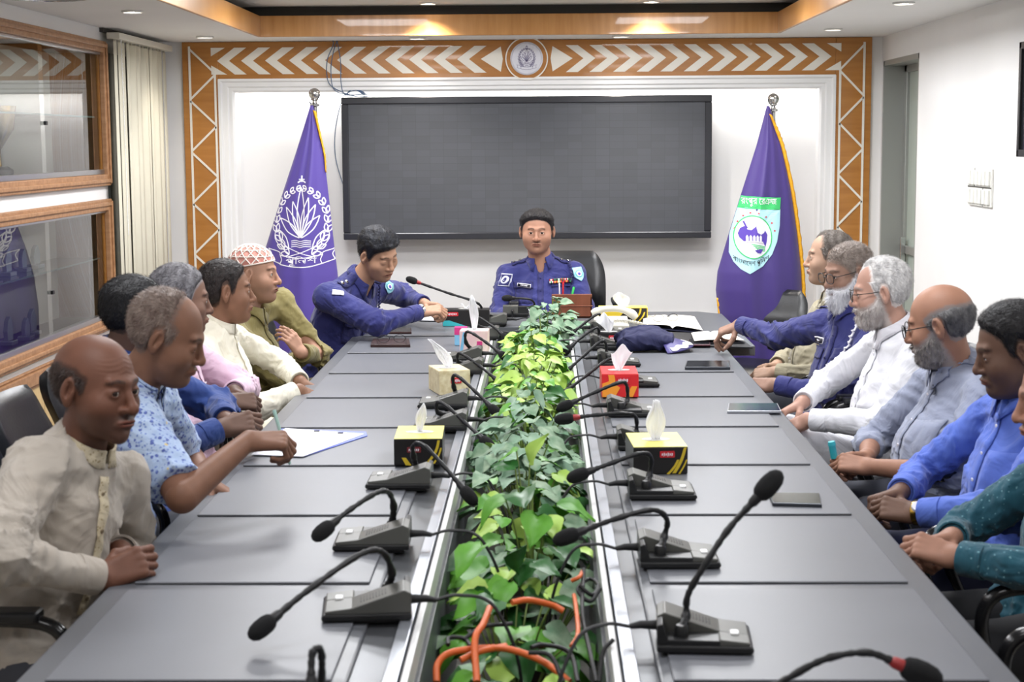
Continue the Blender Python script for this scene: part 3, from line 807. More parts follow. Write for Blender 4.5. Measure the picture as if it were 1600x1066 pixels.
for s, xa in ((-1, -.345), (1, .200)):
    def X(d): return xa-s*d if True else 0
    def bx(a, b, z0, z1, name, m):
        q = sorted((X(a), X(b))); MB().box((q[0], TY_0, z0), (q[1], 8.16, z1)).build(name, m, tab, bevel=.002)
    bx(.0, .062, TZ-.05, TZ-.006, 'cable_groove', groove) if s < 0 else bx(.0, .036, TZ-.05, TZ-.006, 'cable_groove', groove)
    a = .062 if s < 0 else .036
    bx(a, a+.026, TZ-.05, TZ+.006, 'cable_rail', rail); bx(a+.026, a+.031, TZ-.05, TZ-.008, 'rail_gap', edge_m); bx(a+.031, a+.044, TZ-.05, TZ+.003, 'rail_lip', lip)
    bx(a+.036, a+.052, .30, TZ-.05, 'trough_side', top_m)
MB().box((-.25, TY_0, .30), (.14, 8.16, .33)).build('trough_floor', pm('trough_laminate', (150, 146, 140), .5, var=.06, scale=6), tab)
for s in (-1, 1):
    x = TC+s*.60
    MB().box((x-.012, TY_0+.05, .06), (x+.012, 7.2, TZ-.045)).build('modesty_panel', top_m, tab)
MB().box((-.8, 8.2, .06), (.8, 8.225, TZ-.045)).build('modesty_panel', top_m, tab)
for x in (-.62, .52):
    for y in (1.7, 3.6, 5.5, 7.1):
        MB().box((x-.03, y-.25, 0), (x+.03, y+.25, .06)).build('foot', edge_m, tab, bevel=.004)
        MB().box((x-.03, y-.04, .06), (x+.03, y+.04, TZ-.045)).build('leg', edge_m, tab, bevel=.004)
for x in (-.7, .7): MB().box((x-.04, 8.2, 0), (x+.04, 8.6, TZ-.045)).build('leg', edge_m, tab, bevel=.004)

# ================================================================== chairs
leather = pm('black_leather', (26, 27, 30), .33, bump=.06, bscale=90, spec=.5)
gloss = pm('glossy_black_arm', (20, 20, 22), .18)
def make_chair(label, group='black office chairs round the table'):
    t = thing('office_chair', (0, 0, 0), label, 'chair', group)
    sgn = lambda v: 1 if v > 0 else -1
    def cushion(w, d, h, fn, nu=15, nv=15):
        # closed rounded pad; fn maps (a, b, c) in -1..1 to a point
        mb = MB(); vs = []; fs = []
        for layer in (-1, 1):
            for j in range(nv):
                for i in range(nu):
                    a = -1+2*i/(nu-1); b = -1+2*j/(nv-1)
                    e = max(0, (1-abs(a)**5))**.35*max(0, (1-abs(b)**5))**.35
                    vs.append(fn(a, b, layer*e))
        N = nu*nv
        for j in range(nv-1):
            for i in range(nu-1):
                k = j*nu+i
                fs.append((k, k+nu, k+nu+1, k+1)); fs.append((N+k, N+k+1, N+k+nu+1, N+k+nu))
        mb.add(vs, fs); return mb
    rc = lambda a, b, p=.18: 1-p*(abs(a)**4)*(abs(b)**4)
    cushion(0, 0, 0, lambda a, b, c: (.25*a*rc(a, b), .02+.25*b*rc(a, b), .455+.045*c+.01*(b > .6)*-(b-.6)*3)).build('seat', leather, t, smooth=70)
    def back(a, b, c):
        z = .53+.205*(b+1)
        w = .235*(1-.10*max(0, b)**3)
        y = -.235-.05*(b+1)/2-.03*(b**2)+.03*a*a+.035*c+.012*cos(b*4.5)
        return (w*a*rc(a, b, .2), y, z*1.0+.0)
    cushion(0, 0, 0, back, 15, 21).build('backrest', leather, t, smooth=70)
    for s in (-1, 1):
        mb = MB()
        mb.tube(catmull([(s*.26, -.18, .47), (s*.285, -.17, .57), (s*.285, -.12, .675), (s*.285, .05, .695), (s*.285, .17, .675), (s*.28, .19, .58), (s*.25, .12, .43)], 6), [.016]*37, 10)
        a = mb.build('armrest', gloss, t, smooth=60)
        mb = MB(); mb.obox((s*.285, .02, .706), (.055, .24, .026)); mb.build('arm_pad', leather, a, bevel=.01, seg=3)
    mb = MB(); mb.lathe([(.03, .10), (.03, .30), (.02, .30), (.02, .41), (.09, .412)], n=18); mb.build('gas_column', M['black'], t, smooth=40)
    for k in range(5):
        a = 2*pi*k/5+.3; c, s_ = cos(a), sin(a)
        mb = MB(); mb.tube([(0, 0, .11), (.15*c, .15*s_, .095), (.28*c, .28*s_, .07)], [.026, .021, .015], 8); o = mb.build('base_arm', gloss, t, smooth=60)
        mb = MB(); mb.lathe([(.0, -.02), (.027, -.02), (.027, .02), (0, .02)], (.28*c, .28*s_, .027), Matrix.Rotation(a, 3, 'Z') @ Matrix.Rotation(pi/2, 3, 'Y'), 14); mb.build('castor', M['black'], o, smooth=40)
    return t
# seats: (x, y, facing) ; local +y of the chair faces the table
CH = {}
proto = make_chair('x')
first = True
def chair(key, x, y, rz, label):
    global first
    if first:
        proto.location = (x, y, 0); proto.rotation_euler = (0, 0, rz); proto['label'] = label; first = False; CH[key] = proto
    else:
        CH[key] = dup(proto, (x, y, 0), rz, label)
QL, QR = -pi/2, pi/2
chair('L1', -1.19, 3.56, QL, 'black office chair under the balding man in the cream kurta')
chair('L2', -1.28, 4.16, QL-.1, 'black office chair under the man in the blue floral shirt')
chair('L3', -1.32, 4.80, QL, 'black office chair under the man in the dark blue shirt')
chair('L4', -1.34, 5.42, QL, 'black office chair under the grey-haired man in the pink shirt')
chair('L5', -1.34, 6.08, QL, 'black office chair under the man in the white kurta')
chair('L6', -1.33, 6.82, QL-.05, 'black office chair under the man in olive with a lace cap')
chair('L7', -1.15, 7.68, QL-.2, 'black office chair under the officer writing notes at the left corner')
chair('L8', -1.90, 5.22, QL+.15, 'empty black chair against the left panelling, behind the man in the dark blue shirt')
chair('L9', -1.90, 4.52, QL+.1, 'empty black chair at the left edge of the picture')
chair('C1', .12, 9.05, pi, 'tall black office chair under the officer at the head of the table')
chair('R0', 1.18, 9.1, pi*.82, 'empty black office chair in front of the shield flag')
chair('R1', 1.26, 7.05, QR, 'black office chair under the man in the khaki jacket')
chair('R2', 1.25, 6.40, QR, 'black office chair under the bearded officer')
chair('R3', 1.26, 5.76, QR, 'black office chair under the white-haired man')
chair('R4', 1.27, 5.12, QR, 'black office chair under the bald man in the grey shirt')
chair('R5', 1.24, 4.42, QR, 'black office chair under the man in the bright blue shirt')
chair('R6', 1.16, 3.80, QR, 'black office chair under the person in the teal shirt')
chair('R7', 1.12, 2.92, QR, 'empty black office chair at the right edge nearest the camera')
CH['C1'].scale = (1, 1, 1.12)
CH['R0'].scale = (1, 1, .90)
CH['R0'].scale = (.95, .95, .88)
# ================================================================== organic surfaces: signed distance shapes meshed as one continuous skin
A_ = lambda v: np.array(v, dtype=np.float64)
def smin(a, b, k):
    h = np.clip(.5+.5*(b-a)/k, 0, 1); return b*(1-h)+a*h-k*h*(1-h)
def ssub(a, b, k): return -smin(-a, b, k)
def smax(a, b, k): return -smin(-a, -b, k)
def ell(p, c, r):
    r = A_(r); q = (p-A_(c))/r; k0 = np.sqrt((q*q).sum(1)); q2 = q/r; k1 = np.sqrt((q2*q2).sum(1)); return k0*(k0-1)/np.maximum(k1, 1e-6)
def sph(p, c, r): return np.sqrt(((p-A_(c))**2).sum(1))-r
def cone(p, a, b, ra, rb):
    a = A_(a); b = A_(b); ba = b-a; t = np.clip(((p-a) @ ba)/max(ba @ ba, 1e-9), 0, 1)
    d = p-a-t[:, None]*ba; return np.sqrt((d*d).sum(1))-(ra+(rb-ra)*t)
def sstep(a, b, x):
    t = np.clip((x-a)/(b-a), 0, 1); return t*t*(3-2*t)
def surfnet(f, lo, hi, h, lips=1.6):
    lo = A_(lo); hi = A_(hi); B = 8
    nb = np.maximum(1, np.ceil((hi-lo)/(h*B)).astype(int)); n = nb*B+1
    I = np.indices(nb).reshape(3, -1).T
    cd = f(lo+(I+.5)*B*h)
    D = np.ones(n, np.float32)
    act = np.abs(cd) < B*h*.87*lips
    ins = (~act) & (cd < 0)
    for b in I[ins]*B: D[b[0]:b[0]+B+1, b[1]:b[1]+B+1, b[2]:b[2]+B+1] = -1
    loc = np.indices((B+1,)*3).reshape(3, -1).T
    AI = I[act]*B
    for s in range(0, len(AI), 300):
        blk = AI[s:s+300]
        idx = (blk[:, None, :]+loc[None]).reshape(-1, 3)
        D[idx[:, 0], idx[:, 1], idx[:, 2]] = f(lo+idx*h)
    ins = D < 0
    c = np.zeros(np.array(n)-1, np.uint8)
    for a in (0, 1):
        for b in (0, 1):
            for d in (0, 1): c += ins[a:n[0]-1+a, b:n[1]-1+b, d:n[2]-1+d]
    cells = np.argwhere((c > 0) & (c < 8))
    vid = np.full(c.shape, -1, np.int32); vid[tuple(cells.T)] = np.arange(len(cells))
    acc = np.zeros((len(cells), 3)); cnt = np.zeros(len(cells))
    cor = [(a, b, d) for a in (0, 1) for b in (0, 1) for d in (0, 1)]
    val = {q: D[cells[:, 0]+q[0], cells[:, 1]+q[1], cells[:, 2]+q[2]].astype(float) for q in cor}
    for q in cor:
        for ax in range(3):
            if q[ax] == 0:
                r = list(q); r[ax] = 1; r = tuple(r)
                v0, v1 = val[q], val[r]; m = (v0 < 0) != (v1 < 0)
                t = np.where(m, v0/np.where(m, v0-v1, 1), 0)
                pt = np.tile(A_(q), (len(cells), 1)); pt[:, ax] = t
                acc += pt*m[:, None]; cnt += m
    V = lo+(cells+acc/cnt[:, None])*h
    F = []
    for ax in range(3):
        u, w = (ax+1) % 3, (ax+2) % 3
        sl0 = [slice(None)]*3; sl1 = [slice(None)]*3; sl0[ax] = slice(0, -1); sl1[ax] = slice(1, None)
        for s in (u, w): sl0[s] = slice(1, -1); sl1[s] = slice(1, -1)
        a, b = ins[tuple(sl0)], ins[tuple(sl1)]
        for m, flip in ((a & ~b, False), (~a & b, True)):
            e = np.argwhere(m)
            if not len(e): continue
            e[:, u] += 1; e[:, w] += 1
            q = []
            for du, dw in ((-1, -1), (0, -1), (0, 0), (-1, 0)):
                k = e.copy(); k[:, u] += du; k[:, w] += dw; q.append(vid[tuple(k.T)])
            q = np.stack(q, 1)
            F.append(q[:, ::-1] if flip else q)
    F = np.concatenate(F) if F else np.zeros((0, 4), int)
    F = F[(F >= 0).all(1)]
    return V, F
def relax(V, F, it=1, lam=.5):
    e = np.concatenate([F[:, [0, 1]], F[:, [1, 2]], F[:, [2, 3]], F[:, [3, 0]]])
    for _ in range(it):
        s = np.zeros_like(V); c = np.zeros(len(V))
        for a, b in ((0, 1), (1, 0)):
            np.add.at(s, e[:, a], V[e[:, b]]); np.add.at(c, e[:, a], 1)
        V = V+(s/np.maximum(c, 1)[:, None]-V)*lam
    return V
def np_mesh(name, pieces, mats, parent, colors=None, smooth=180, solid=0.0, fm=None):
    """pieces: list of (V, F) in world space, joined into one mesh"""
    off = parent_loc(parent) if parent is not None else Vector((0, 0, 0))
    Vs = []; Fs = []; o = 0
    for V, F in pieces: Vs.append(V); Fs.append(F+o); o += len(V)
    V = np.concatenate(Vs)-A_(off); F = np.concatenate(Fs)
    me = bpy.data.meshes.new(name)
    me.vertices.add(len(V)); me.vertices.foreach_set('co', V.astype(np.float32).ravel())
    me.loops.add(F.size); me.polygons.add(len(F))
    me.loops.foreach_set('vertex_index', F.astype(np.int32).ravel())
    me.polygons.foreach_set('loop_start', np.arange(0, F.size, F.shape[1], dtype=np.int32))
    me.polygons.foreach_set('loop_total', np.full(len(F), F.shape[1], np.int32))
    if not isinstance(mats, (list, tuple)): mats = [mats]
    for m in mats: me.materials.append(m)
    if fm is not None: me.polygons.foreach_set('material_index', fm.astype(np.int32))
    if colors is not None:
        ca = me.color_attributes.new('Col', 'FLOAT_COLOR', 'POINT')
        c4 = np.ones((len(V), 4), np.float32); c4[:, :3] = np.concatenate(colors)
        ca.data.foreach_set('color', c4.ravel())
    me.update()
    return finish(name, me, parent, smooth, 0, solid)

def noise3(p, seed, wl, n=5):
    r = np.random.RandomState(seed); out = np.zeros(len(p))
    for i in range(n):
        k = r.normal(size=3); k *= 2*pi/wl/np.linalg.norm(k)*r.uniform(.7, 1.4)
        out += np.sin(p @ k+r.uniform(0, 6.28)+1.2*np.sin(p @ (k[[1, 2, 0]]*.6)+r.uniform(0, 6)))
    return out/n
def ridges(p, seed, wl):
    """cloth like creases: 0 with narrow raised folds"""
    r = np.random.RandomState(seed); out = np.zeros(len(p))
    for i in range(3):
        k = r.normal(size=3); k[2] *= 1.4; k *= 2*pi/wl/np.linalg.norm(k)
        w = 1.6*np.sin(p @ (r.normal(size=3)*2*pi/wl/3.2)+r.uniform(0, 6))
        s = np.sin(p @ k+r.uniform(0, 6)+w)
        m = .5+.5*np.sin(p @ (r.normal(size=3)*2*pi/wl/4)+r.uniform(0, 6))
        out += (1-np.abs(s))**2*m
    return out/3

# ------------------------------------------------------------------ heads (local: x = subject's right, y = face forward, z = up, origin midway at eye height)
def skull(p, hp):
    w = hp.get('w', 1.0); jw = hp.get('jaw', 1.0); fat = hp.get('fat', 0.0)
    d = ell(p, (0, -.018, .030), (.0775*w, .095, .086))
    d = smin(d, ell(p, (0, .012, -.018), (.0685*w, .070, .078)), .02)
    d = smin(d, ell(p, (0, .030, -.066), ((.056+.010*fat)*jw, .046, .040+.004*fat)), .030)
    d = smin(d, sph(p, (0, .064, -.096), .0190), .026)
    ax = np.abs(p[:, 0]); q = p.copy(); q[:, 0] = ax
    d = smin(d, sph(q, (.041*w, .046, -.030), .026+.004*fat), .022)
    if fat > .3: d = smin(d, ell(p, (0, .030, -.098), (.042, .035, .024)), .03)
    return d
def head_f(p, hp):
    q = p.copy(); q[:, 0] = np.abs(p[:, 0]); w = hp.get('w', 1.0)
    d = skull(p, hp)
    d = smin(d, cone(q, (0, .079, .020), (.038, .069, .024), .0085, .0075), .014)         # brow ridge
    d = ssub(d, ell(q, (.032, .093, .001), (.019, .015, .0135)), .013)                     # sockets
    # lids round the eyeball, slit open
    op = hp.get('open', 1.0)
    lid = ell(q, (.0315, .0665, 0), (.0172, .0160, .0150))
    d = smin(d, lid, .005)
    if op > .05: d = ssub(d, ell(q, (.0315, .084, -.0012-.001*(1-op)), (.0142, .013, .0056*op)), .0018)
    ns = hp.get('nose', 1.0)
    n = cone(q, (0, .078, .012), (0, .082+.014*ns, -.028), .0075, .0100)
    n = smin(n, sph(q, (0, .0830+.0145*ns, -.0350), .0122*ns), .008)
    n = smin(n, ell(q, (.0140*ns, .0875, -.0385), (.0085, .0110, .0078)), .006)
    d = smin(d, n, .008)
    d = ssub(d, ell(q, (.0065, .097, -.0465), (.0036, .0055, .0042)), .002)
    # mouth
    d = smin(d, ell(q, (0, .074, -.066), (.028, .018, .017)), .010)
    up = smin(ell(q, (.0065, .0885, -.0615), (.012, .0065, .0050)), ell(q, (.0165, .0825, -.0645), (.0095, .0065, .0035)), .006)
    d = smin(d, up, .004)
    d = smin(d, ell(q, (0, .0865, -.0715), (.0185, .0080, .0058)), .004)
    mo = hp.get('mouth', 0.0)
    d = ssub(d, ell(q, (0, .091, -.0668), (.0235, .0105, .0010+.004*mo)), .0022)
    d = ssub(d, ell(q, (0, .092, -.081), (.014, .010, .005)), .008)
    # ears
    e = q-A_((.0765*w, -.014, -.003)); ca, sa = cos(.28), sin(.28)
    e = np.stack([e[:, 0]*ca+e[:, 1]*sa*.9, e[:, 1]*ca-e[:, 0]*sa, e[:, 2]], 1)
    e[:, 1] += .15*e[:, 2]*-1
    ear = ell(e, (.006, 0, .004), (.0085, .0175, .029))
    ear = smin(ear, ell(e, (.004, .004, -.024), (.006, .009, .010)), .008)
    ear = ssub(ear, ell(e, (.013, .003, .006), (.008, .0105, .019)), .003)
    ear = smin(ear, cone(e, (.0085, .010, .000), (.008, .008, -.012), .0035, .004), .004)
    ear = smin(ear, cone(e, (.009, -.003, .016), (.008, -.008, -.010), .0028, .003), .004)
    d = smin(d, ear, .005)
    # cheek fold
    d = ssub(d, cone(q, (.020, .094, -.040), (.033, .080, -.066), .0030, .0022), .007)
    if hp.get('age', 0):
        a = hp['age']
        d = d+a*.00035*np.sin(q[:, 2]*620+6*np.sin(q[:, 0]*40))*sstep(.03, .045, q[:, 2])*sstep(.03, .06, q[:, 1])*(1-sstep(.07, .085, q[:, 2]))
        d = d+a*.0004*np.sin((q[:, 0]+q[:, 2]*.5)*700)*np.exp(-(((q[:, 0]-.055)/.010)**2+((q[:, 2]+.002)/.012)**2))
    return d
def hair_g(p, style):
    """>0 where the scalp carries hair (metres inside the hairline)"""
    x, y, z = p[:, 0], p[:, 1], p[:, 2]; ax = np.abs(x)
    line = np.interp(y, [-.14, -.06, -.035, -.024, -.006, .002, .012, .022, .034, .050, .072, .10], [-.070, -.066, -.045, .024, .032, .022, -.012, .000, .036, .058, .075, .077])
    g = z-line
    if style == 'full': return g
    if style == 'low': return z-np.interp(y, [-.14, -.06, -.035, -.024, -.006, .002, .012, .022, .034, .050, .072, .10], [-.072, -.068, -.045, .024, .032, .022, -.016, -.008, .018, .040, .056, .058])
    if style == 'recede':
        r = np.sqrt((ax/.9)**2+0*y); back = .030+.035*np.exp(-(ax/.016)**2)*1.0
        cut = back-y+(z < .05)*.2*(.05-z)
        return np.minimum(g, np.where(z > .045, cut, g))
    if style == 'bald':     # ring of hair only
        top = np.interp(y, [-.14, -.09, -.05, .0, .03], [.050, .055, .060, .050, .030])
        return np.minimum(g, np.minimum(top-z, .030-y))
    if style == 'thin':     # half bald crown, hair from the sides, high forehead
        cut = .015-y+np.clip(.055-z, 0, 1)*1.2
        return np.minimum(g, cut)
def bulk(p, hp):
    """smooth head without features, for hair and beard to sit on"""
    return skull(p, hp)
LOC = ((-.105, -.135, -.145), (.105, .14, .145))

# ------------------------------------------------------------------ hands
FING = [('index', .026, (.043, .025, .021), .0092), ('middle', .0085, (.047, .029, .022), .0094), ('ring', -.0090, (.044, .027, .022), .0088), ('pinky', -.0255, (.034, .020, .019), .0076)]
POSE = {
    'relaxed': dict(c=[(22, 30, 18), (28, 34, 20), (33, 38, 22), (38, 42, 24)], th=[(.62, .62, -.35), (.92, .22, -.32), (.96, .05, -.3)]),
    'curl': dict(c=[(42, 62, 35), (48, 66, 38), (54, 70, 40), (60, 72, 40)], th=[(.60, .55, -.45), (.80, .05, -.6), (.80, -.30, -.5)]),
    'fist': dict(c=[(72, 88, 48), (76, 92, 50), (80, 94, 50), (84, 94, 50)], th=[(.58, .50, -.55), (.62, -.30, -.70), (.40, -.80, -.45)]),
    'pen': dict(c=[(48, 52, 22), (56, 62, 30), (66, 78, 40), (72, 84, 42)], th=[(.62, .50, -.55), (.86, .10, -.5), (.92, -.05, -.35)]),
    'flat': dict(c=[(10, 14, 8), (12, 15, 8), (14, 16, 10), (18, 20, 10)], th=[(.62, .72, -.2), (.86, .45, -.12), (.95, .25, -.1)]),
    'grab': dict(c=[(34, 42, 26), (44, 48, 30), (52, 54, 32), (58, 56, 34)], th=[(.52, .66, -.55), (.80, .35, -.50), (.92, .10, -.38)]),
}
def unit(v): v = A_(v); return v/max(np.linalg.norm(v), 1e-9)
def hand_parts(W, d, back, side, pose, s=1.0):
    d = unit(d); back = A_(back); back = unit(back-d*(back @ d))
    T = np.cross(back, d) if side == 'R' else np.cross(d, back)
    ps = POSE[pose]; palm = []; fingers = []
    W = A_(W)
    for (nm, off, L, r), cur in zip(FING, ps['c']):
        k = W+s*(d*(.088-.10*abs(off)*(1.6 if off < 0 else .6))+T*off)
        palm.append((W+s*(d*.006+T*off*.55), k, .0135*s, .0108*s))
        a = 0; p = k; seg = []; rr = r*s
        spread = T*off*1.1
        for l, c in zip(L, cur):
            a += radians(c); dd = unit(d*cos(a)-back*sin(a)+spread)
            q = p+dd*l*s; seg.append((p, q, rr, rr*.92)); p = q; rr *= .92
        fingers.append(seg)
    palm.append((W+s*(d*.02+T*.020-back*.006), W+s*(d*.055+T*.024-back*.004), .014*s, .010*s))
    palm.append((W+s*(d*.02-T*.018-back*.006), W+s*(d*.06-T*.020-back*.004), .013*s, .010*s))
    p = W+s*(d*.020+T*.020-back*.008); seg = []
    for (x, y, z), l, r0, r1 in zip(ps['th'], (.043, .033, .027), (.0135, .0115, .0105), (.0118, .0105, .0085)):
        dd = unit(d*x+T*y+back*z); q = p+dd*l*s; seg.append((p, q, r0*s, r1*s)); p = q
    return dict(palm=palm, fingers=fingers, thumb=seg, W=W, d=d, back=back, T=T, tip=fingers[0][-1][1], thumb_tip=p)
def hand_f(p, H, arm):
    """arm: (elbow, wrist, r0, r1)"""
    d = None
    for a, b, r0, r1 in H['palm']:
        c = cone(p, a, b, r0, r1); d = c if d is None else smin(d, c, .010)
    fa, fb, r0, r1 = arm
    d = smin(d, cone(p, fa, fb, r0, r1), .016)
    fmn = None
    for seg in H['fingers']+[H['thumb']]:
        f = None
        for a, b, r0, r1 in seg:
            c = cone(p, a, b, r0, r1); f = c if f is None else smin(f, c, .0035)
            f = smin(f, sph(p, a, r0*1.06), .003)
        fmn = f if fmn is None else np.minimum(fmn, f)
    return smin(d, fmn, .0055)

def strands(V, F, n, ln, lift, flow, seed, wd=.0009):
    """short tapering hairs standing on a surface, as narrow quads"""
    r = np.random.RandomState(seed); f = F[r.randint(0, len(F), n)]; A, B, C_, D_ = (V[f[:, i]] for i in range(4))
    a, b = r.rand(n, 1), r.rand(n, 1); p = (A*(1-a)+B*a)*(1-b)+(D_*(1-a)+C_*a)*b
    nn = np.cross(B-A, D_-A); nn /= np.maximum(np.linalg.norm(nn, axis=1), 1e-9)[:, None]
    fl = flow(p)+r.normal(size=(n, 3))*.35; t = fl-nn*(fl*nn).sum(1)[:, None]; t /= np.maximum(np.linalg.norm(t, axis=1), 1e-9)[:, None]
    d = t+nn*(lift*(.6+.8*r.rand(n, 1))); d /= np.linalg.norm(d, axis=1)[:, None]; w = np.cross(d, nn); w /= np.maximum(np.linalg.norm(w, axis=1), 1e-9)[:, None]
    L_ = ln*(.6+.7*r.rand(n, 1)); w = w*wd
    vs = np.stack([p-w-nn*.001, p+w-nn*.001, p+d*L_+w*.25-nn*L_*.12, p+d*L_-w*.25-nn*L_*.12], 1).reshape(-1, 3)
    return vs, np.arange(4*n).reshape(n, 4)
# ================================================================== people
skin_m = pm('skin', (150, 100, 70), .55, spec=.35, attr='Col', bump=.05, bscale=260)
eye_w = pm('eye_white', (214, 208, 200), .2); eye_i = pm('eye_iris', (38, 22, 14), .1); 
def L3(c): return np.array(lin(c))
def fdir(yaw, pitch=0):
    """direction of a gaze or chest: yaw 0 = towards the camera, 90 = to the picture's right, 180 = away; pitch down negative"""
    y = radians(yaw); p = radians(pitch)
    return A_((sin(y)*cos(p), -cos(y)*cos(p), sin(p)))
def frame(yaw, pitch=0, roll=0):
    f = fdir(yaw, pitch); up = A_((0, 0, 1)); r = unit(np.cross(f, up)); u = np.cross(r, f)
    c, s = cos(radians(roll)), sin(radians(roll))
    r2 = r*c+u*s; u2 = u*c-r*s
    return np.stack([r2, f, u2], 1)     # columns: right, forward, up
def ik(S, W, pole, l1=.285, l2=.255):
    S, W, pole = A_(S), A_(W), A_(pole); d = W-S; L = np.linalg.norm(d)
    if L > (l1+l2)*.995:
        k = L/((l1+l2)*.995); l1 *= k; l2 *= k
    a = (l1*l1-l2*l2+L*L)/(2*L); h = sqrt(max(l1*l1-a*a, 1e-6)); u = d/L
    q = pole-S; q = q-u*(q @ u); return S+u*a+unit(q)*h
class Person: pass
def person(label, head, skin, N, B, yaw, arms, cloth, hair=None, hp=None, lean=0, beard=None, shirt='shirt', hs=1.0,
           build=1.0, belly=.3, trousers=(60, 62, 70), sleeve='long', knees=None, pants_m=None, seed=1, group=None, glasses=None,
           cap=None, lips=(120, 62, 50), stubble=0.0, brow=(26, 20, 18), eyedir=None, collar='shirt', vest=None, hr=.0026, shirt_h=.0085, wr=1.0, moust=None, open_neck=.0, undone=0, legs=True):
    S = Person(); hp = hp or {}
    (hc, hyaw, hpitch, hroll) = head
    hc = A_(hc); RH = frame(hyaw, hpitch, hroll); S.RH, S.hc, S.hs = RH, hc, hs
    N = A_(N); B = A_(B); S.N, S.B = N, B
    U = unit(N-B); F0 = fdir(yaw); Fw = unit(F0-U*(F0 @ U)); Rt = np.cross(Fw, U); L = np.linalg.norm(N-B); S.U, S.F, S.R = U, Fw, Rt
    TF = np.stack([Rt, Fw, U], 1)
    root_loc = Vector((B[0], B[1], 0))
    S.origin = root_loc
    # ---- arms
    sw = .178*build
    A = {}
    for side, sg in (('R', 1), ('L', -1)):
        a = arms.get(side, {})
        sh = a.get('S'); sh = A_(sh) if sh is not None else N+Rt*sg*sw-U*.088
        sh = sh+A_(a.get('shift', (0, 0, 0)))
        W = A_(a['W'])
        if a.get('straight'): dd_ = np.linalg.norm(W-sh); a['l1'] = dd_*.53; a['l2'] = dd_*.49
        E = ik(sh, W, a.get('pole', sh+A_((0, 0, -.4))-Fw*.1+Rt*sg*.15), a.get('l1', .285), a.get('l2', .255))
        fd = unit(W-E)
        hd = a.get('d'); hd = unit(hd) if hd is not None else fd
        H = hand_parts(W+fd*.012, hd, a.get('back', (0, 0, 1)), side, a.get('pose', 'relaxed'), a.get('s', 1.0))
        A[side] = dict(S=sh, E=E, W=W, H=H, a=a)
    S.A = A
    # ---- torso distance function
    def tl(p): return (p-B) @ TF
    bl = belly
    def torso(p, g=0.0):
        q = tl(p)
        d = ell(q, (0, .0, .02), (.165*build+g, .135+g, .13+g))
        d = smin(d, ell(q, (0, .015+.045*bl, .15), (.150*build+.02*bl+g, .105+.055*bl+g, .16+g)), .06)
        d = smin(d, ell(q, (0, .010, L-.215), (.155*build+g, .108+.01*bl+g, .165+g)), .06)
        for sd in ('R', 'L'):
            s_ = A[sd]['S']
            d = smin(d, cone(p, N-U*.050-Fw*.012, s_-U*.010, .056+g, .046+g), .04)
        d = smin(d, cone(p, N-U*.05, N+U*.01, .075+g, .048+g), .03)
        return d
    neck_top = hc+RH @ A_((0, -.022, -.055))*hs
    def neck(p): 
        nr = hp.get('neck', 1.0)
        return cone(p, N-U*.05, neck_top, .060*nr, .052*nr)
    # ---- body mesh
    def H2L(P_): return ((P_-hc) @ RH)/hs
    nl0, nl1 = H2L(N-U*.04), H2L(neck_top); nr = hp.get('neck', 1.0)
    chest_c = H2L(N+Fw*.0-U*.12)
    def fh(p):
        d = head_f(p, hp)
        nk = cone(p, nl0, nl1, .058*nr, .050*nr)
        nk = smin(nk, sph(p, nl1+A_((0, .03, -.035)), .012), .03) if False else nk
        d = smin(d, nk, .018)
        if open_neck: d = smin(d, cone(p, chest_c, nl0, .085, .062), .03)
        return d
    lo = np.minimum(A_(LOC[0]), nl0-.075); hi = A_(LOC[1]).copy(); hi = np.maximum(hi, nl0+.075)
    if open_neck: lo = np.minimum(lo, chest_c-.09); hi = np.maximum(hi, chest_c+.09)
    V, F = surfnet(fh, lo, hi, hr); 
    base = L3(skin); base = base*.82+base.mean()*.18*A_((1.15, 1, .85)); C = np.tile(base, (len(V), 1))
    x, y, z = V.T; ax = np.abs(x)
    def mixc(C, col, f): return C*(1-f[:, None])+col*f[:, None]
    C *= (1+.10*noise3(V, seed+5, .05))[:, None]
    red = np.exp(-((ax/.02)**2+((z+.034)/.014)**2))*(y > .07)*.15+np.exp(-(((ax-.04)/.02)**2+((z+.035)/.02)**2))*(y > .03)*.08
    C = mixc(C, base*A_((1.12, .78, .68)), np.clip(red, 0, 1))
    C = mixc(C, base*.62, .45*np.exp(-(((ax-.031)/.017)**2+((z+.013)/.006)**2))*(y > .05))
    lipm = np.exp(-(((z+.0665)/.0078)**4))*np.exp(-((ax/.0245)**6))*sstep(.070, .082, y)
    C = mixc(C, L3(lips), .75*np.clip(lipm, 0, 1))
    C = mixc(C, L3((40, 18, 14)), .8*np.exp(-((z+.0668)/.0016)**2)*np.exp(-((ax/.022)**6))*sstep(.070, .080, y))
    bz = .0225+.0035*np.sin(np.clip(ax-.012, 0, .04)/.04*pi)-.003*np.clip((ax-.03)/.02, 0, 1)
    bm = np.exp(-((z-bz)/.0042)**4)*sstep(.010, .015, ax)*(1-sstep(.046, .052, ax))*sstep(.045, .058, y)
    C = mixc(C, L3(brow), .85*np.clip(bm, 0, 1)*(0.8+.2*np.sin(x*2500)))
    C = mixc(C, L3((30, 20, 16)), .6*np.exp(-((z-.0046)/.0016)**2)*np.exp(-(((ax-.0315)/.0125)**4))*sstep(.065, .075, y))
    if stubble:
        bmask = sstep(-.035, -.06, z)*sstep(-.02, .01, y)*(1-np.clip(lipm, 0, 1))
        C = mixc(C, L3(hp.get('stub', (60, 52, 48))), stubble*bmask)
    if moust:
        mk = np.exp(-(((z+.0530)/.0055)**4))*np.exp(-((ax/.027)**6))*sstep(.070, .08, y)
        C = mixc(C, L3(moust), .8*np.clip(mk, 0, 1)*(.85+.15*np.sin(x*3000)))
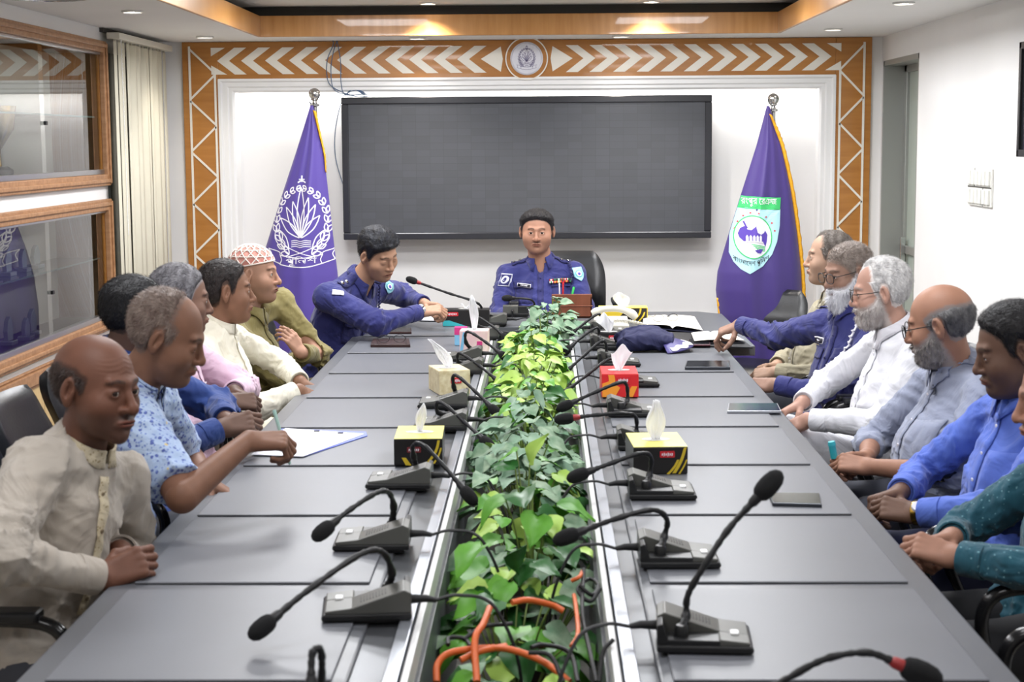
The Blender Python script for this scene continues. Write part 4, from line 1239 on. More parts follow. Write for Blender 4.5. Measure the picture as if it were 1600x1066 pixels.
    if beard:
        topl = np.interp(y, [-.02, .005, .03, .055, .08, .11], [.01, .0, -.030, -.046, -.050, -.048])
        gb = np.minimum(topl-z, y+.008+.3*(-z-.05)); lz = ell(np.stack([ax, y, z], 1), (0, .088, -.0675), (.022, .03, .0075))
        gb = np.minimum(gb, lz*1.2+.0015)
        C = mixc(C, L3(beard[0])*.8, .8*sstep(-.012, .006, gb+.004*noise3(V, 31, .01)))
    if hair:
        g = hair_g(V, hair[0]); on = sstep(-.006, .006, g+.003*noise3(V, 3, .012))*(np.abs(bulk(V, hp)) < .010)
        C = mixc(C, L3(hair[1]), .75*on)
    C = np.clip(C, .002, 1)
    pieces = [(hc+(relax(V, F, 1, .35)*hs) @ RH.T, F)]; cols = [C]
    hcol = base*A_(hp.get('hand', (1, 1, 1)))
    for sd in ('R', 'L'):
        a = A[sd]; H = a['H']; bare = a['a'].get('bare', .07)
        fst = a['W']+(a['E']-a['W'])*min(1, bare/np.linalg.norm(a['E']-a['W'])*1.25)
        rE = .027+.014*min(1, bare/.2)
        if a['a'].get('hide'): continue
        arm = (fst, H['W'], rE, .0245)
        pts = [fst, H['W']]+[s_[1] for sg in H['fingers'] for s_ in sg]+[s_[1] for s_ in H['thumb']]
        lo = np.min(pts, 0)-.05; hi = np.max(pts, 0)+.05
        V, F = surfnet(lambda p: hand_f(p, H, arm), lo, hi, a['a'].get('h', .0026))
        C = np.tile(hcol, (len(V), 1))*(1+.08*noise3(V, seed+9, .03))[:, None]
        # lighter palm, nails on the back of each fingertip
        for seg in H['fingers']+[H['thumb']]:
            p0, p1, r0, r1 = seg[-1]; dd = unit(p1-p0); nb = unit(H['back']-dd*(H['back'] @ dd)) if seg is not H['thumb'] else unit(H['T']*.5+H['back']-dd*((H['T']*.5+H['back']) @ dd))
            npos = p1-dd*.001+nb*r1
            m = np.exp(-(np.linalg.norm((V-npos)*1.0, axis=1)/.0052)**4)
            C = mixc(C, np.minimum(1, base*1.5+.05), .55*m)
        kn = sum(np.exp(-(np.linalg.norm(V-s_[0], axis=1)/.011)**2) for sg in H['fingers'] for s_ in sg[1:])
        C = mixc(C, base*.68, np.clip(.35*kn, 0, .5))
        pieces.append((relax(V, F, 1, .3), F)); cols.append(np.clip(C, .002, 1))
    # trunk and limbs under the clothes
    def fb(p):
        d = torso(p, -.012)
        for sd in ('R', 'L'):
            a = A[sd]; d = smin(d, cone(p, a['S'], a['E'], .046, .038), .03); d = smin(d, cone(p, a['E'], a['W'], .036, .024), .015)
        return d
    pts = np.array([N, B]+[A[s_][k] for s_ in 'RL' for k in 'SEW'])
    V, F = surfnet(fb, pts.min(0)-.2, pts.max(0)+.17, .015)
    keep = (V-N) @ U < .0
    fk = keep[F].all(1); 
    pieces.append((V, F[fk])); cols.append(np.tile(base, (len(V), 1)))
    root = np_mesh('person', [(V_-A_(root_loc), F_) for V_, F_ in pieces], skin_m, None, cols)
    root.location = root_loc; tag(root, label, 'person', group or 'people seated at the table'); S.root = root
    S.skin = base
    # ---- eyes
    for sg in (-1, 1):
        ec = hc+RH @ A_((sg*.0315, .0665, -.0005))*hs
        if hp.get('open', 1.0) <= .05: continue
        g = unit(eyedir) if eyedir is not None else RH[:, 1]
        n_ = 12; Rm = Matrix(np.stack([unit(np.cross((0, 0, 1), g)), np.cross(g, unit(np.cross((0, 0, 1), g))), g], 1).tolist())
        mb = MB(); mb.ball(ec, .0138*hs, n_, R=Rm)
        c_ = Vector(ec)
        mm = []
        for f in mb.f:
            q = sum((Vector(mb.v[i]) for i in f), Vector())/len(f)-c_; ang = q.normalized().dot(Vector(g))
            mm.append(1 if ang > cos(radians(29)) else 0)
        mb.m = mm; mb.build('eye', [eye_w, eye_i], root, smooth=180)
    def hl(name, f, mat, lo=LOC[0], hi=LOC[1], h=.003, rl=0, solid=0, st=None):
        V, F = surfnet(f, lo, hi, h)
        if rl: V = relax(V, F, rl, .5)
        pc_ = [(hc+(V*hs) @ RH.T, F)]
        if st:
            ok = st[4](V)[F].all(1); sv, sf = strands(V, F[ok], st[0], st[1], st[2], st[3], seed); pc_.append((hc+(sv*hs) @ RH.T, sf))
        return np_mesh(name, pc_, mat, root)
    S.hl = hl
    def toW(q): return hc+RH @ (A_(q)*hs)
    S.toW = toW
    # ---- hair
    if hair:
        style, hcolr, th = hair[:3]; h2 = hair[3] if len(hair) > 3 else None
        top = hair[4] if len(hair) > 4 else 0
        hm = pm('hair', hcolr, .50, rgb2=h2 or tuple(min(255, c*1.35+8) for c in hcolr), scale=55, stretch=(1, .35, .6), bump=.35, bscale=170, spec=.35)
        def fhair(p):
            g = hair_g(p, style)
            t = -.006+(th*(.45+.55*sstep(.03, .075, p[:, 2]))+.006)*sstep(-.008, .030, g)+top*sstep(.03, .09, p[:, 2])*sstep(-.09, .05, p[:, 1])*sstep(0, .02, g)
            sw_ = p @ A_((0, .35, 1)) 
            n = .0011*noise3(p*A_((1, .4, .6)), seed, .009, 6)+.0016*noise3(p*A_((1, .35, .5)), seed+1, .025, 5)*(1+top*90)
            ear = ell(np.stack([np.abs(p[:, 0]), p[:, 1], p[:, 2]], 1), (.081, -.014, .0), (.012, .020, .034))
            return ssub(bulk(p, hp)-t+n*sstep(-.004, .012, g), ear, .004)
        hl('hair', fhair, hm, st=(5200, .010+th*.5, .32 if th > .005 else .7, lambda q: np.stack([q[:, 0]*4, -1+0*q[:, 0], -1.6*sstep(.07, .02, -(-q[:, 2]))-.1], 1) if False else np.stack([q[:, 0]*3, np.full(len(q), -1.0), np.where(q[:, 2] < .06, -1.3, -.1)], 1), lambda q: hair_g(q, style) > .001))
    if beard:
        col, ln, full = beard[:3]
        bmx = pm('beard', col, .6, rgb2=beard[3] if len(beard) > 3 else tuple(max(0, c*.72) for c in col), scale=60, stretch=(1, 1, .4), bump=.4, bscale=150, spec=.2)
        def fbe(p):
            x, y, z = np.abs(p[:, 0]), p[:, 1], p[:, 2]
            topl = np.interp(y, [-.02, .005, .03, .055, .08, .11], [.01, .0, -.030, -.046, -.052, -.050])
            g = np.minimum(topl-z, y+.008+.3*(-z-.05))
            lipz = ell(np.stack([x, y, z], 1), (0, .088, -.0680), (.021, .03, .0065))
            g = np.minimum(g, lipz*1.2+.0015)
            cheek = sstep(.02, .05, x)
            t = -.006+(.006+full*(1-.45*cheek))*sstep(-.006, .018, g)
            d = bulk(p, hp)-t
            if ln > .01: d = smin(d, ell(p, (0, .058, -.098-ln*.45), (.040, .030, .030+ln*.55)), .030)
            m = ell(p, (0, .088, -.0545), (.026, .010, .0055)); d = smin(d, np.maximum(m, -1), .006) if not beard[4:] else d
            d = ssub(d, ell(p, (0, .098, -.0675), (.017, .018, .0042)), .003)
            n = .0022*noise3(p*A_((1, 1, .45)), seed+3, .009, 6)+.0028*noise3(p*A_((1, 1, .5)), seed+4, .02, 5)
            return d+n*sstep(-.006, .008, g)
        hl('beard', fbe, bmx, (-.1, -.05, -.2), (.1, .14, .02), st=(4200, .010+ln*.4, .5, lambda q: np.stack([q[:, 0]*2, np.full(len(q), .1), np.full(len(q), -1.0)], 1), lambda q: (np.minimum(np.interp(q[:, 1], [-.02, .005, .03, .055, .08, .11], [.01, .0, -.030, -.046, -.052, -.050])-q[:, 2], q[:, 1]+.008-.3*(q[:, 2]+.05)) > .001) & ~((q[:, 1] > .07) & (np.abs(q[:, 0]) < .022) & (np.abs(q[:, 2]+.0675) < .008))))
    if glasses:
        gm = pm('spectacle_frame', glasses, .3); gc = lens_g
        g = MB(); le = []
        for sg in (-1, 1):
            ring = []
            for k in range(28):
                a = 2*pi*k/28; cx_, sx_ = cos(a), sin(a)
                rx = .0265*abs(cx_)**.75*(1 if cx_ > 0 else -1); rz = .0195*abs(sx_)**.75*(1 if sx_ > 0 else -1)
                ring.append(toW((sg*.0335+rx, .101-.25*abs(rx+sg*0)*0-.10*max(0, sg*rx), -.003+rz)))
            g.tube(ring+[ring[0]], .0017*hs, 6, cap=False); le.append(ring)
            g.tube([toW(q) for q in ((sg*.059, .098, .006), (sg*.072, .085, .006), (sg*.0775, .03, .008), (sg*.079, -.012, .012), (sg*.077, -.03, -.004))], .0017*hs, 6)
        g.tube([toW(q) for q in ((-.009, .103, .002), (0, .106, .005), (.009, .103, .002))], .0016*hs, 6)
        go = g.build('eyeglasses', gm, root, smooth=60)
        for ring in le:
            mb = MB(); mb.add(ring, [tuple(range(28))]); mb.build('lens', gc, go)
    # ---- shirt
    slv = {}
    def shirt_base(p):
        g = .012
        d = torso(p, g)
        lap = B+Fw*.10-U*.03
        for sg in (-1, 1): d = smin(d, cone(p, B+Rt*sg*.08, B+Rt*sg*.10+F0*(.20 if shirt != 'kurta' else .34)+A_((0, 0, -.03)), .105, .085), .05)
        for sd in ('R', 'L'):
            a = A[sd]; E_, S_, W_ = a['E'], a['S'], a['W']
            k = a['a'].get('kr', 1.0)
            d = smin(d, cone(p, S_, E_, .061*k, .052*k), .035)
            if sleeve == 'long' and not a['a'].get('roll'):
                d = smin(d, cone(p, E_, W_+(E_-W_)*.02, .051*k, .036), .018)
            elif a['a'].get('roll'):
                r_ = a['a']['roll']; d = smin(d, cone(p, E_, E_+(W_-E_)*r_, .055, .05), .015)
        return d
    WR = wr
    hs_ = A['R']['E'], A['L']['E']
    def shirt_f(p):
        d = shirt_base(p)
        m = np.full(len(p), .38)
        for e in hs_: m = np.maximum(m, 1.0*np.exp(-(np.linalg.norm(p-e, axis=1)/.13)**2))
        q = tl(p); m = np.maximum(m, .8*np.exp(-((q[:, 2]-.10)/.11)**2))
        for sd in 'RL': m = np.maximum(m, .7*np.exp(-(np.linalg.norm(p-(A[sd]['S']-U*.10+Fw*.03), axis=1)/.07)**2))
        d = d-WR*m*(.046*ridges(p, seed*7+1, .15)+.034*ridges(p, seed*7+2, .075)-.013)-.004*WR*noise3(p, seed+20, .16)
        # neck hole
        nkc = cone(p, N-U*.02+Fw*.012, N+U*.20+Fw*.03, .058, .078)
        d = smax(d, -nkc, .004)
        if open_neck:
            v = ell(q, (0, .12, L-.035), (.024*open_neck, .09, .050*open_neck)); d = smax(d, -v, .004)
        # straight cuffs
        for sd in 'RL':
            a = A[sd]; fd = unit(a['W']-a['E']); r_ = a['a'].get('roll')
            if sleeve == 'long' or r_:
                e = a['W']-fd*.005 if not r_ else a['E']+(a['W']-a['E'])*r_
                near = np.linalg.norm(p-e, axis=1) < .085
                d = np.where(near, np.maximum(d, (p-e) @ fd), d)
            else:
                ud = unit(a['E']-a['S']); e = a['S']+(a['E']-a['S'])*a['a'].get('cut', .86)
                near = np.linalg.norm(p-e, axis=1) < .13
                d = np.where(near, np.maximum(d, (p-e) @ ud), d)
        # hem
        hemz = (p-(B-U*.13)) @ U
        return np.maximum(d, -hemz)
    S.shirt_f = shirt_f
    pts = np.array([N+U*.02, B-U*.05, B+F0*.42]+[A[s_][k] for s_ in 'RL' for k in 'SEW'])
    lo, hi = pts.min(0)-.15, pts.max(0)+.12; lo[2] = max(lo[2], .42)
    V, F = surfnet(shirt_f, lo, hi, shirt_h, lips=1.9)
    V = relax(V, F, 1, .4)
    S.cloth = cloth
    shirt_o = np_mesh({'kurta': 'kurta'}.get(shirt, 'shirt'), [(V, F)], cloth, root); S.shirt = shirt_o
    if sleeve == 'short':
        pass
    # bare forearm above a short or rolled sleeve is part of the body (arm cone in hand piece)
    # ---- collar
    def trace(p, n, off=.003, d0=.12):
        p0 = np.atleast_2d(p); p = p0+n*d0
        for _ in range(40):
            d = shirt_f(p)-off; p = p-n*np.clip(d, -.02, .03)[:, None]*.8
        t = (p-p0) @ n; good = np.abs(shirt_f(p)-off) < .004
        good &= np.abs(t-np.median(t[good]) if good.any() else t) < .10
        if good.any() and not good.all():
            gi = np.where(good)[0]
            for i in np.where(~good)[0]:
                j = gi[np.argmin(((p0[gi]-p0[i])**2).sum(1))]; p[i] = p0[i]+n*t[j]
        return p
    S.trace = trace
    def out(p, off):
        p = np.atleast_2d(p).copy()
        for _ in range(4):
            d = shirt_f(p); e = 1e-3
            G = np.stack([(shirt_f(p+np.eye(3)[i]*e)-d)/e for i in range(3)], 1); G /= np.maximum(np.linalg.norm(G, axis=1), 1e-6)[:, None]
            p = p+G*np.maximum(off-d, 0)[:, None]
        return p
    nd = unit(neck_top-N)
    nu_ = unit(nd*.5+U*.5)
    fr_ = unit(Fw-nu_*(Fw @ nu_)); rr_ = np.cross(fr_, nu_)
    def ringp(a, r, hgt):     # a = 0 at the front
        return N+fr_*(.012+cos(a)*r*1.04)+rr_*sin(a)*r+nu_*(hgt-.012*cos(a)-.004)
    if collar in ('shirt', 'band'):
        op = .16+.35*undone if collar == 'shirt' else .10
        n = 45; angs = np.linspace(op, 2*pi-op, n); mb = MB()
        rows = []
        if collar == 'shirt':
            hh = .030
            for a in angs:
                pt = min(a, 2*pi-a)-op
                ln_ = .032+.036*np.exp(-(pt/.42)**2)
                inn = ringp(a, .056, -.012); m1 = ringp(a, .0575, hh*.6); tp = ringp(a, .0595, hh); t2 = ringp(a, .0635, hh-.003)
                o1 = ringp(a, .067, hh-.55*ln_); o2 = ringp(a, .070+.25*ln_, hh-1.0*ln_)
                rows.append([inn, m1, tp, t2, o1, o2])
            rows = np.array(rows); 
            o2 = out(rows[:, 5], .006); o1 = out(rows[:, 4], .006); rows[:, 5] = o2; rows[:, 4] = o1
        else:
            for a in angs: rows.append([out(ringp(a, .066, -.012), .002)[0], ringp(a, .0615, .010), ringp(a, .0600, .026), ringp(a, .0575, .026), ringp(a, .056, -.012)])
            rows = np.array(rows)
        k = rows.shape[1]
        mb.add(rows.reshape(-1, 3), [(i*k+j, i*k+j+1, (i+1)*k+j+1, (i+1)*k+j) for i in range(n-1) for j in range(k-1)])
        S.collar = mb.build('collar', vest or S.__dict__.get('collar_m') or (hp.get('collar_m') or cloth), root, smooth=70, solid=.0028)
    # ---- cuffs
    if sleeve == 'long':
        for sd in 'RL':
            a = A[sd]
            if a['a'].get('roll') or a['a'].get('hide'): continue
            fd = unit(a['W']-a['E']); W_ = a['W']
            R3 = Vector(fd).to_track_quat('Z', 'Y').to_matrix()
            mb = MB(); mb.lathe([(.036, -.060), (.0415, -.058), (.040, -.004), (.0385, .0), (.034, .0), (.033, -.03)], W_, R3, 26, cap=False)
            mb.build('cuff', hp.get('cuff_m') or cloth, root, smooth=50)
    elif sleeve == 'short':
        pass
    # ---- trousers, shoes
    tm = pants_m or pm('trouser_cloth', trousers, .8, var=.05, scale=20)
    kn = {}
    for sd, sg in (('R', 1), ('L', -1)):
        hip = B+Rt*sg*.09+A_((0, 0, -.035)); k0 = (knees or {}).get(sd)
        K = A_(k0) if k0 is not None else hip+F0*.42+Rt*sg*.05+A_((0, 0, .0))
        An = K+F0*.02+A_((0, 0, -(K[2]-.09))); kn[sd] = (hip, K, An)
    S.kn = kn
    def ftr(p):
        d = ell((p-B) @ TF, (0, 0, -.02), (.165*build, .14, .11))
        for sd in 'RL':
            hip, K, An = kn[sd]
            d = smin(d, smin(cone(p, hip, K, .092, .070), cone(p, K, An, .066, .052), .03), .03)
        return d-.006*ridges(p, seed+31, .09)
    pts = np.array([q for s_ in 'RL' for q in kn[s_]]+[B])
    V, F = surfnet(ftr, pts.min(0)-.13, pts.max(0)+.12, .012)
    np_mesh('trousers', [(relax(V, F, 1), F)], tm, root)
    shm = M.get('shoe') or pm('black_shoe_leather', (24, 22, 22), .35); M['shoe'] = shm
    for sd in 'RL':
        An = kn[sd][2]
        def fs(p):
            d = cone(p, An+A_((0, 0, -.045)), An+F0*.15+A_((0, 0, -.055)), .042, .036)
            return np.maximum(smin(d, cone(p, An, An+A_((0, 0, -.03)), .045, .042), .02), .004-p[:, 2])
        V, F = surfnet(fs, An-.22, An+A_((.22, .22, .08)), .012)
        np_mesh('shoe', [(relax(V, F, 1), F)], shm, root)
    return S
def patch(S, name, c, w, h, mat, n=None, up=None, nx=8, nz=8, off=.004, solid=.0015, shape=None, parent=None):
    """sewn-on or pinned piece following the shirt: c is a point near the surface"""
    n = unit(S.F if n is None else n); up = unit(S.U if up is None else up); up = unit(up-n*(n @ up)); r = np.cross(up, n); c = A_(c)
    vs = []
    for j in range(nz):
        for i in range(nx):
            a, b = -.5+i/(nx-1), -.5+j/(nz-1)
            if shape: a, b = shape(a, b)
            vs.append(c+r*a*w+up*b*h)
    Pp = S.trace(np.array(vs), n, off)
    mb = MB(); mb.add(Pp, [(j*nx+i, j*nx+i+1, (j+1)*nx+i+1, (j+1)*nx+i) for j in range(nz-1) for i in range(nx-1)])
    return mb.build(name, mat, parent or S.root, smooth=60, solid=solid)
def disc_shape(a, b):
    # square grid to disc
    return a*sqrt(max(0, 1-2*b*b)), b*sqrt(max(0, 1-2*a*a))
def shield_shape(a, b):
    return a*(1.0 if b > -.1 else max(.05, 1-((-.1-b)/.4)**1.6)), b
# ================================================================== microphones
shell_m = pm('dark_grey_mic_shell', (88, 88, 84), .38, metal=.15)
plate_m = pm('black_mic_plate', (26, 26, 27), .4)
neck_m = pm('black_gooseneck', (24, 24, 26), .42)
foam_m = pm('black_foam_windscreen', (20, 20, 22), .95, bump=.6, bscale=700)
red_m = pm('red_ring_plastic', (150, 40, 40), .4)
btn_m = pm('white_button', (225, 225, 225), .3)
wire_m = pm('black_wire', (22, 22, 24), .5)
def mic(side, base, neckpts, label, yaw=0.0, red=False, cable=None, knobs=True, nr=.0068, fr=.0175):
    """side 'L'/'R': which table wing; base = centre point on the table; neckpts = world points from the socket to the head"""
    ang = (0 if side == 'R' else pi)+yaw
    R = Matrix.Rotation(ang, 3, 'Z'); c = Vector(base)
    def W(x, y, z): return c+R @ Vector((x-.085, y*1.32, z*1.15))
    t = thing('desk_microphone', c, label, 'microphone', 'desk microphones along the cable rails')
    def pr(prof, y0, y1, name, m, par=None, bev=.002):
        mb = MB(); mb.prism(prof, lambda a, b, k: W(a, (y0, y1)[k], b)); return mb.build(name, m, par or t, bevel=bev)
    pr([(.012, 0), (.155, 0), (.155, .008), (.012, .008)], -.045, .045, 'underside', plate_m)
    pr([(.0, .007), (.172, .007), (.176, .012), (.172, .019), (.0, .019)], -.054, .054, 'base_plate', plate_m, bev=.004)
    sh = pr([(0, .018), (0, .052), (.014, .058), (.116, .029), (.168, .024), (.168, .018)], -.010, .051, 'top_shell', shell_m)
    pr([(0, .018), (0, .050), (.010, .053), (.020, .028), (.112, .027), (.118, .028), (.168, .024), (.168, .018)], -.051, -.010, 'neck_pocket', plate_m, sh)
    pr([(.112, .0185), (.113, .0292), (.168, .0246), (.168, .0185)], -.0512, -.010, 'control_strip', shell_m, sh)
    mb = MB(); mb.obox(W(.142, -.012, .0275), (.016, .024, .006), R); mb.build('talk_button', btn_m, sh, bevel=.002)
    mb = MB()
    for i in range(9):
        mb.obox(W(.05+.006*i, .022, .0482-.0017*i*1.0), (.002, .034, .0012), R @ Matrix.Rotation(.28, 3, 'Y'))
    mb.build('speaker_grille', plate_m, sh)
    so = W(.045, -.030, .028)
    mb = MB(); mb.lathe([(.013, 0), (.013, .014), (.010, .02)], so, n=16); mb.build('socket', plate_m, t, smooth=40)
    pts = catmull([so+Vector((0, 0, .01))]+[Vector(p) for p in neckpts], 10)
    n = len(pts); rad = []
    for i in range(n):
        k = i/(n-1); r = nr*(1.15 if k < .25 else .85)
        if knobs: r *= 1+.30*max(0, sin(k*42))**3+(.12*sin(i*2.5))
        rad.append(r)
    mb = MB(); mb.tube(pts, rad, 10); gn = mb.build('gooseneck', neck_m, t, smooth=60)
    a, b = pts[-2], pts[-1]; d = (b-a).normalized(); Rm = d.to_track_quat('Z', 'Y').to_matrix()
    mb = MB(); mb.lathe([(nr*.9, -.02), (.0095, -.012), (.0105, .006)], b, Rm, 16); hd = mb.build('capsule_collar', red_m if red else neck_m, t, smooth=50)
    mb = MB(); s = fr/.0175
    mb.lathe([(.010*s, 0), (.015*s, .006), (.0175*s, .016*s), (.0178*s, .032*s), (.0155*s, .046*s), (.010*s, .055*s), (.003*s, .059*s)], b+d*.002, Rm, 20); mb.build('windscreen', foam_m, hd, smooth=80)
    # plug and cable into the trough
    p0 = W(0, .012, .030); ix = R @ Vector((-1, 0, 0))
    mb = MB(); mb.tube([p0, p0+ix*.012, p0+ix*.03, p0+ix*.05+Vector((0, 0, -.004))], [.0095, .0085, .0075, .005], 10); mb.build('cable_plug', wire_m, t, smooth=50)
    q = p0+ix*.048+Vector((0, 0, -.004)); dn = cable or (.16, -.06)
    e = q+ix*dn[0]+Vector((0, dn[1], 0))
    mb = MB(); mb.tube(catmull([q, q+ix*.05+Vector((0, dn[1]*.25, .012)), q+ix*dn[0]*.7+Vector((0, dn[1]*.6, -.01)), Vector((e.x, e.y, TZ-.12)), Vector((e.x-ix.x*.02, e.y+.02, .40))], 7), .0036, 6); mb.build('cable', wire_m, t, smooth=60)
    return t
def bz(u, v): 
    p = PZ(u, v, TZ+.022); return Vector((p.x, p.y, TZ))
def mc(side, uv, neck, label, **k):
    b = bz(*uv); return mic(side, b, [P(u, v, b.y+dy) for u, v, dy in neck], label, **k)
mc('L', (575, 944), [(612, 893, .02), (596, 862, -.02), (560, 868, -.07), (485, 920, -.16), (428, 966, -.22)], 'nearest complete left microphone, its head drooping low over the grey table', yaw=.10, cable=(.17, -.05))
mc('L', (584, 840), [(615, 790, .02), (606, 769, -.02), (585, 772, -.06), (545, 798, -.12), (520, 818, -.15)], 'second left microphone from the camera, head bent down beside its base', yaw=.03, cable=(.17, -.03))
mc('L', (626, 748), [(646, 712, .0), (646, 696, -.02), (662, 696, -.05), (695, 730, -.10), (722, 762, -.13)], 'left microphone in front of the yellow and black tissue box, bent over the plants')
mc('L', (690, 660), [(685, 645, .0), (683, 629, -.02), (697, 634, -.04), (728, 662, -.08), (752, 684, -.12)], 'left microphone just behind the yellow and black tissue box', cable=(.17, -.02))
mc('L', (694, 627), [(709, 604, .0), (708, 588, -.02), (718, 590, -.04), (745, 614, -.08), (765, 634, -.1)], 'left microphone in front of the cream tissue box')
mc('L', (722, 575), [(717, 566, .0), (716, 553, -.02), (726, 556, -.04), (752, 574, -.08), (775, 593, -.1)], 'left microphone hidden behind the cream tissue box', cable=(.14, -.02))
mc('L', (722, 556), [(728, 535, .0), (728, 520, -.02), (738, 521, -.04), (762, 537, -.08), (780, 551, -.1)], 'left microphone in front of the pink and blue tissue box')
mc('L', (752, 523), [(745, 508, .0), (744, 496, -.02), (752, 498, -.03), (770, 510, -.08), (784, 522, -.1)], 'left microphone behind the pink and blue tissue box')
mc('L', (766, 502), [(755, 490, .0), (751, 478, -.02), (738, 470, -.03), (700, 458, -.03), (652, 441, -.05)], 'long left microphone raised towards the mouth of the officer reading papers', red=True, cable=(.12, -.1))
mc('R', (1098, 992), [(1072, 962, .0), (1075, 930, .0), (1100, 885, .0), (1140, 825, .02), (1183, 778, .03)], 'nearest right microphone with its gooseneck raised to the upper right', yaw=-.06, cable=(.15, -.12), fr=.019)
mc('R', (1058, 866), [(1038, 838, .0), (1042, 812, -.01), (1020, 797, -.03), (965, 810, -.05), (905, 832, -.06)], 'second right microphone from the camera, bent left over the green leaves', cable=(.15, -.03))
mc('R', (1032, 764), [(1015, 742, .0), (1017, 715, -.01), (1000, 709, -.03), (955, 724, -.05), (920, 737, -.06)], 'right microphone in front of the large yellow tissue box')
mc('R', (1008, 690), [(994, 675, .0), (993, 652, -.01), (975, 646, -.02), (930, 649, -.02), (897, 653, -.02)], 'right microphone behind the large yellow tissue box, red ring on its head', red=True)
mc('R', (988, 640), [(980, 626, .0), (979, 602, -.01), (968, 598, -.02), (930, 613, -.04), (895, 629, -.05)], 'right microphone in front of the red tissue box')
mc('R', (992, 595), [(965, 580, .0), (960, 563, -.01), (948, 563, -.02), (915, 588, -.05), (885, 611, -.06)], 'right microphone half hidden behind the red tissue box')
mc('R', (966, 564), [(948, 552, .0), (946, 536, -.01), (938, 534, -.02), (912, 556, -.05), (888, 578, -.06)], 'right microphone between the red tissue box and the navy cap')
mc('R', (952, 538), [(936, 526, .0), (935, 514, -.01), (928, 514, -.02), (908, 528, -.04), (893, 541, -.05)], 'right microphone just behind the small black tissue box')
mc('R', (950, 516), [(940, 505, .0), (938, 493, -.01), (932, 492, -.02), (912, 506, -.04), (896, 519, -.05)], 'farthest right microphone, beside the cream telephone handset')
mc('L', (806, 487), [(834, 478, .02), (832, 470, .0), (822, 467, -.02), (806, 466, -.03), (800, 466, -.04)], 'short microphone in front of the officer at the head of the table', yaw=pi*.5-pi, cable=(.08, .05), knobs=False)
mc('L', (448, 1130), [(500, 1090, .02), (503, 1040, .0), (500, 1015, -.01), (488, 1022, -.02), (486, 1075, -.04)], 'left microphone at the bottom edge, only its bent gooseneck showing')
mc('R', (1130, 1135), [(1150, 1105, .0), (1220, 1066, .0), (1290, 1030, .0), (1355, 1020, .0), (1408, 1040, .0)], 'right microphone arching in at the bottom right edge', red=True, fr=.020)

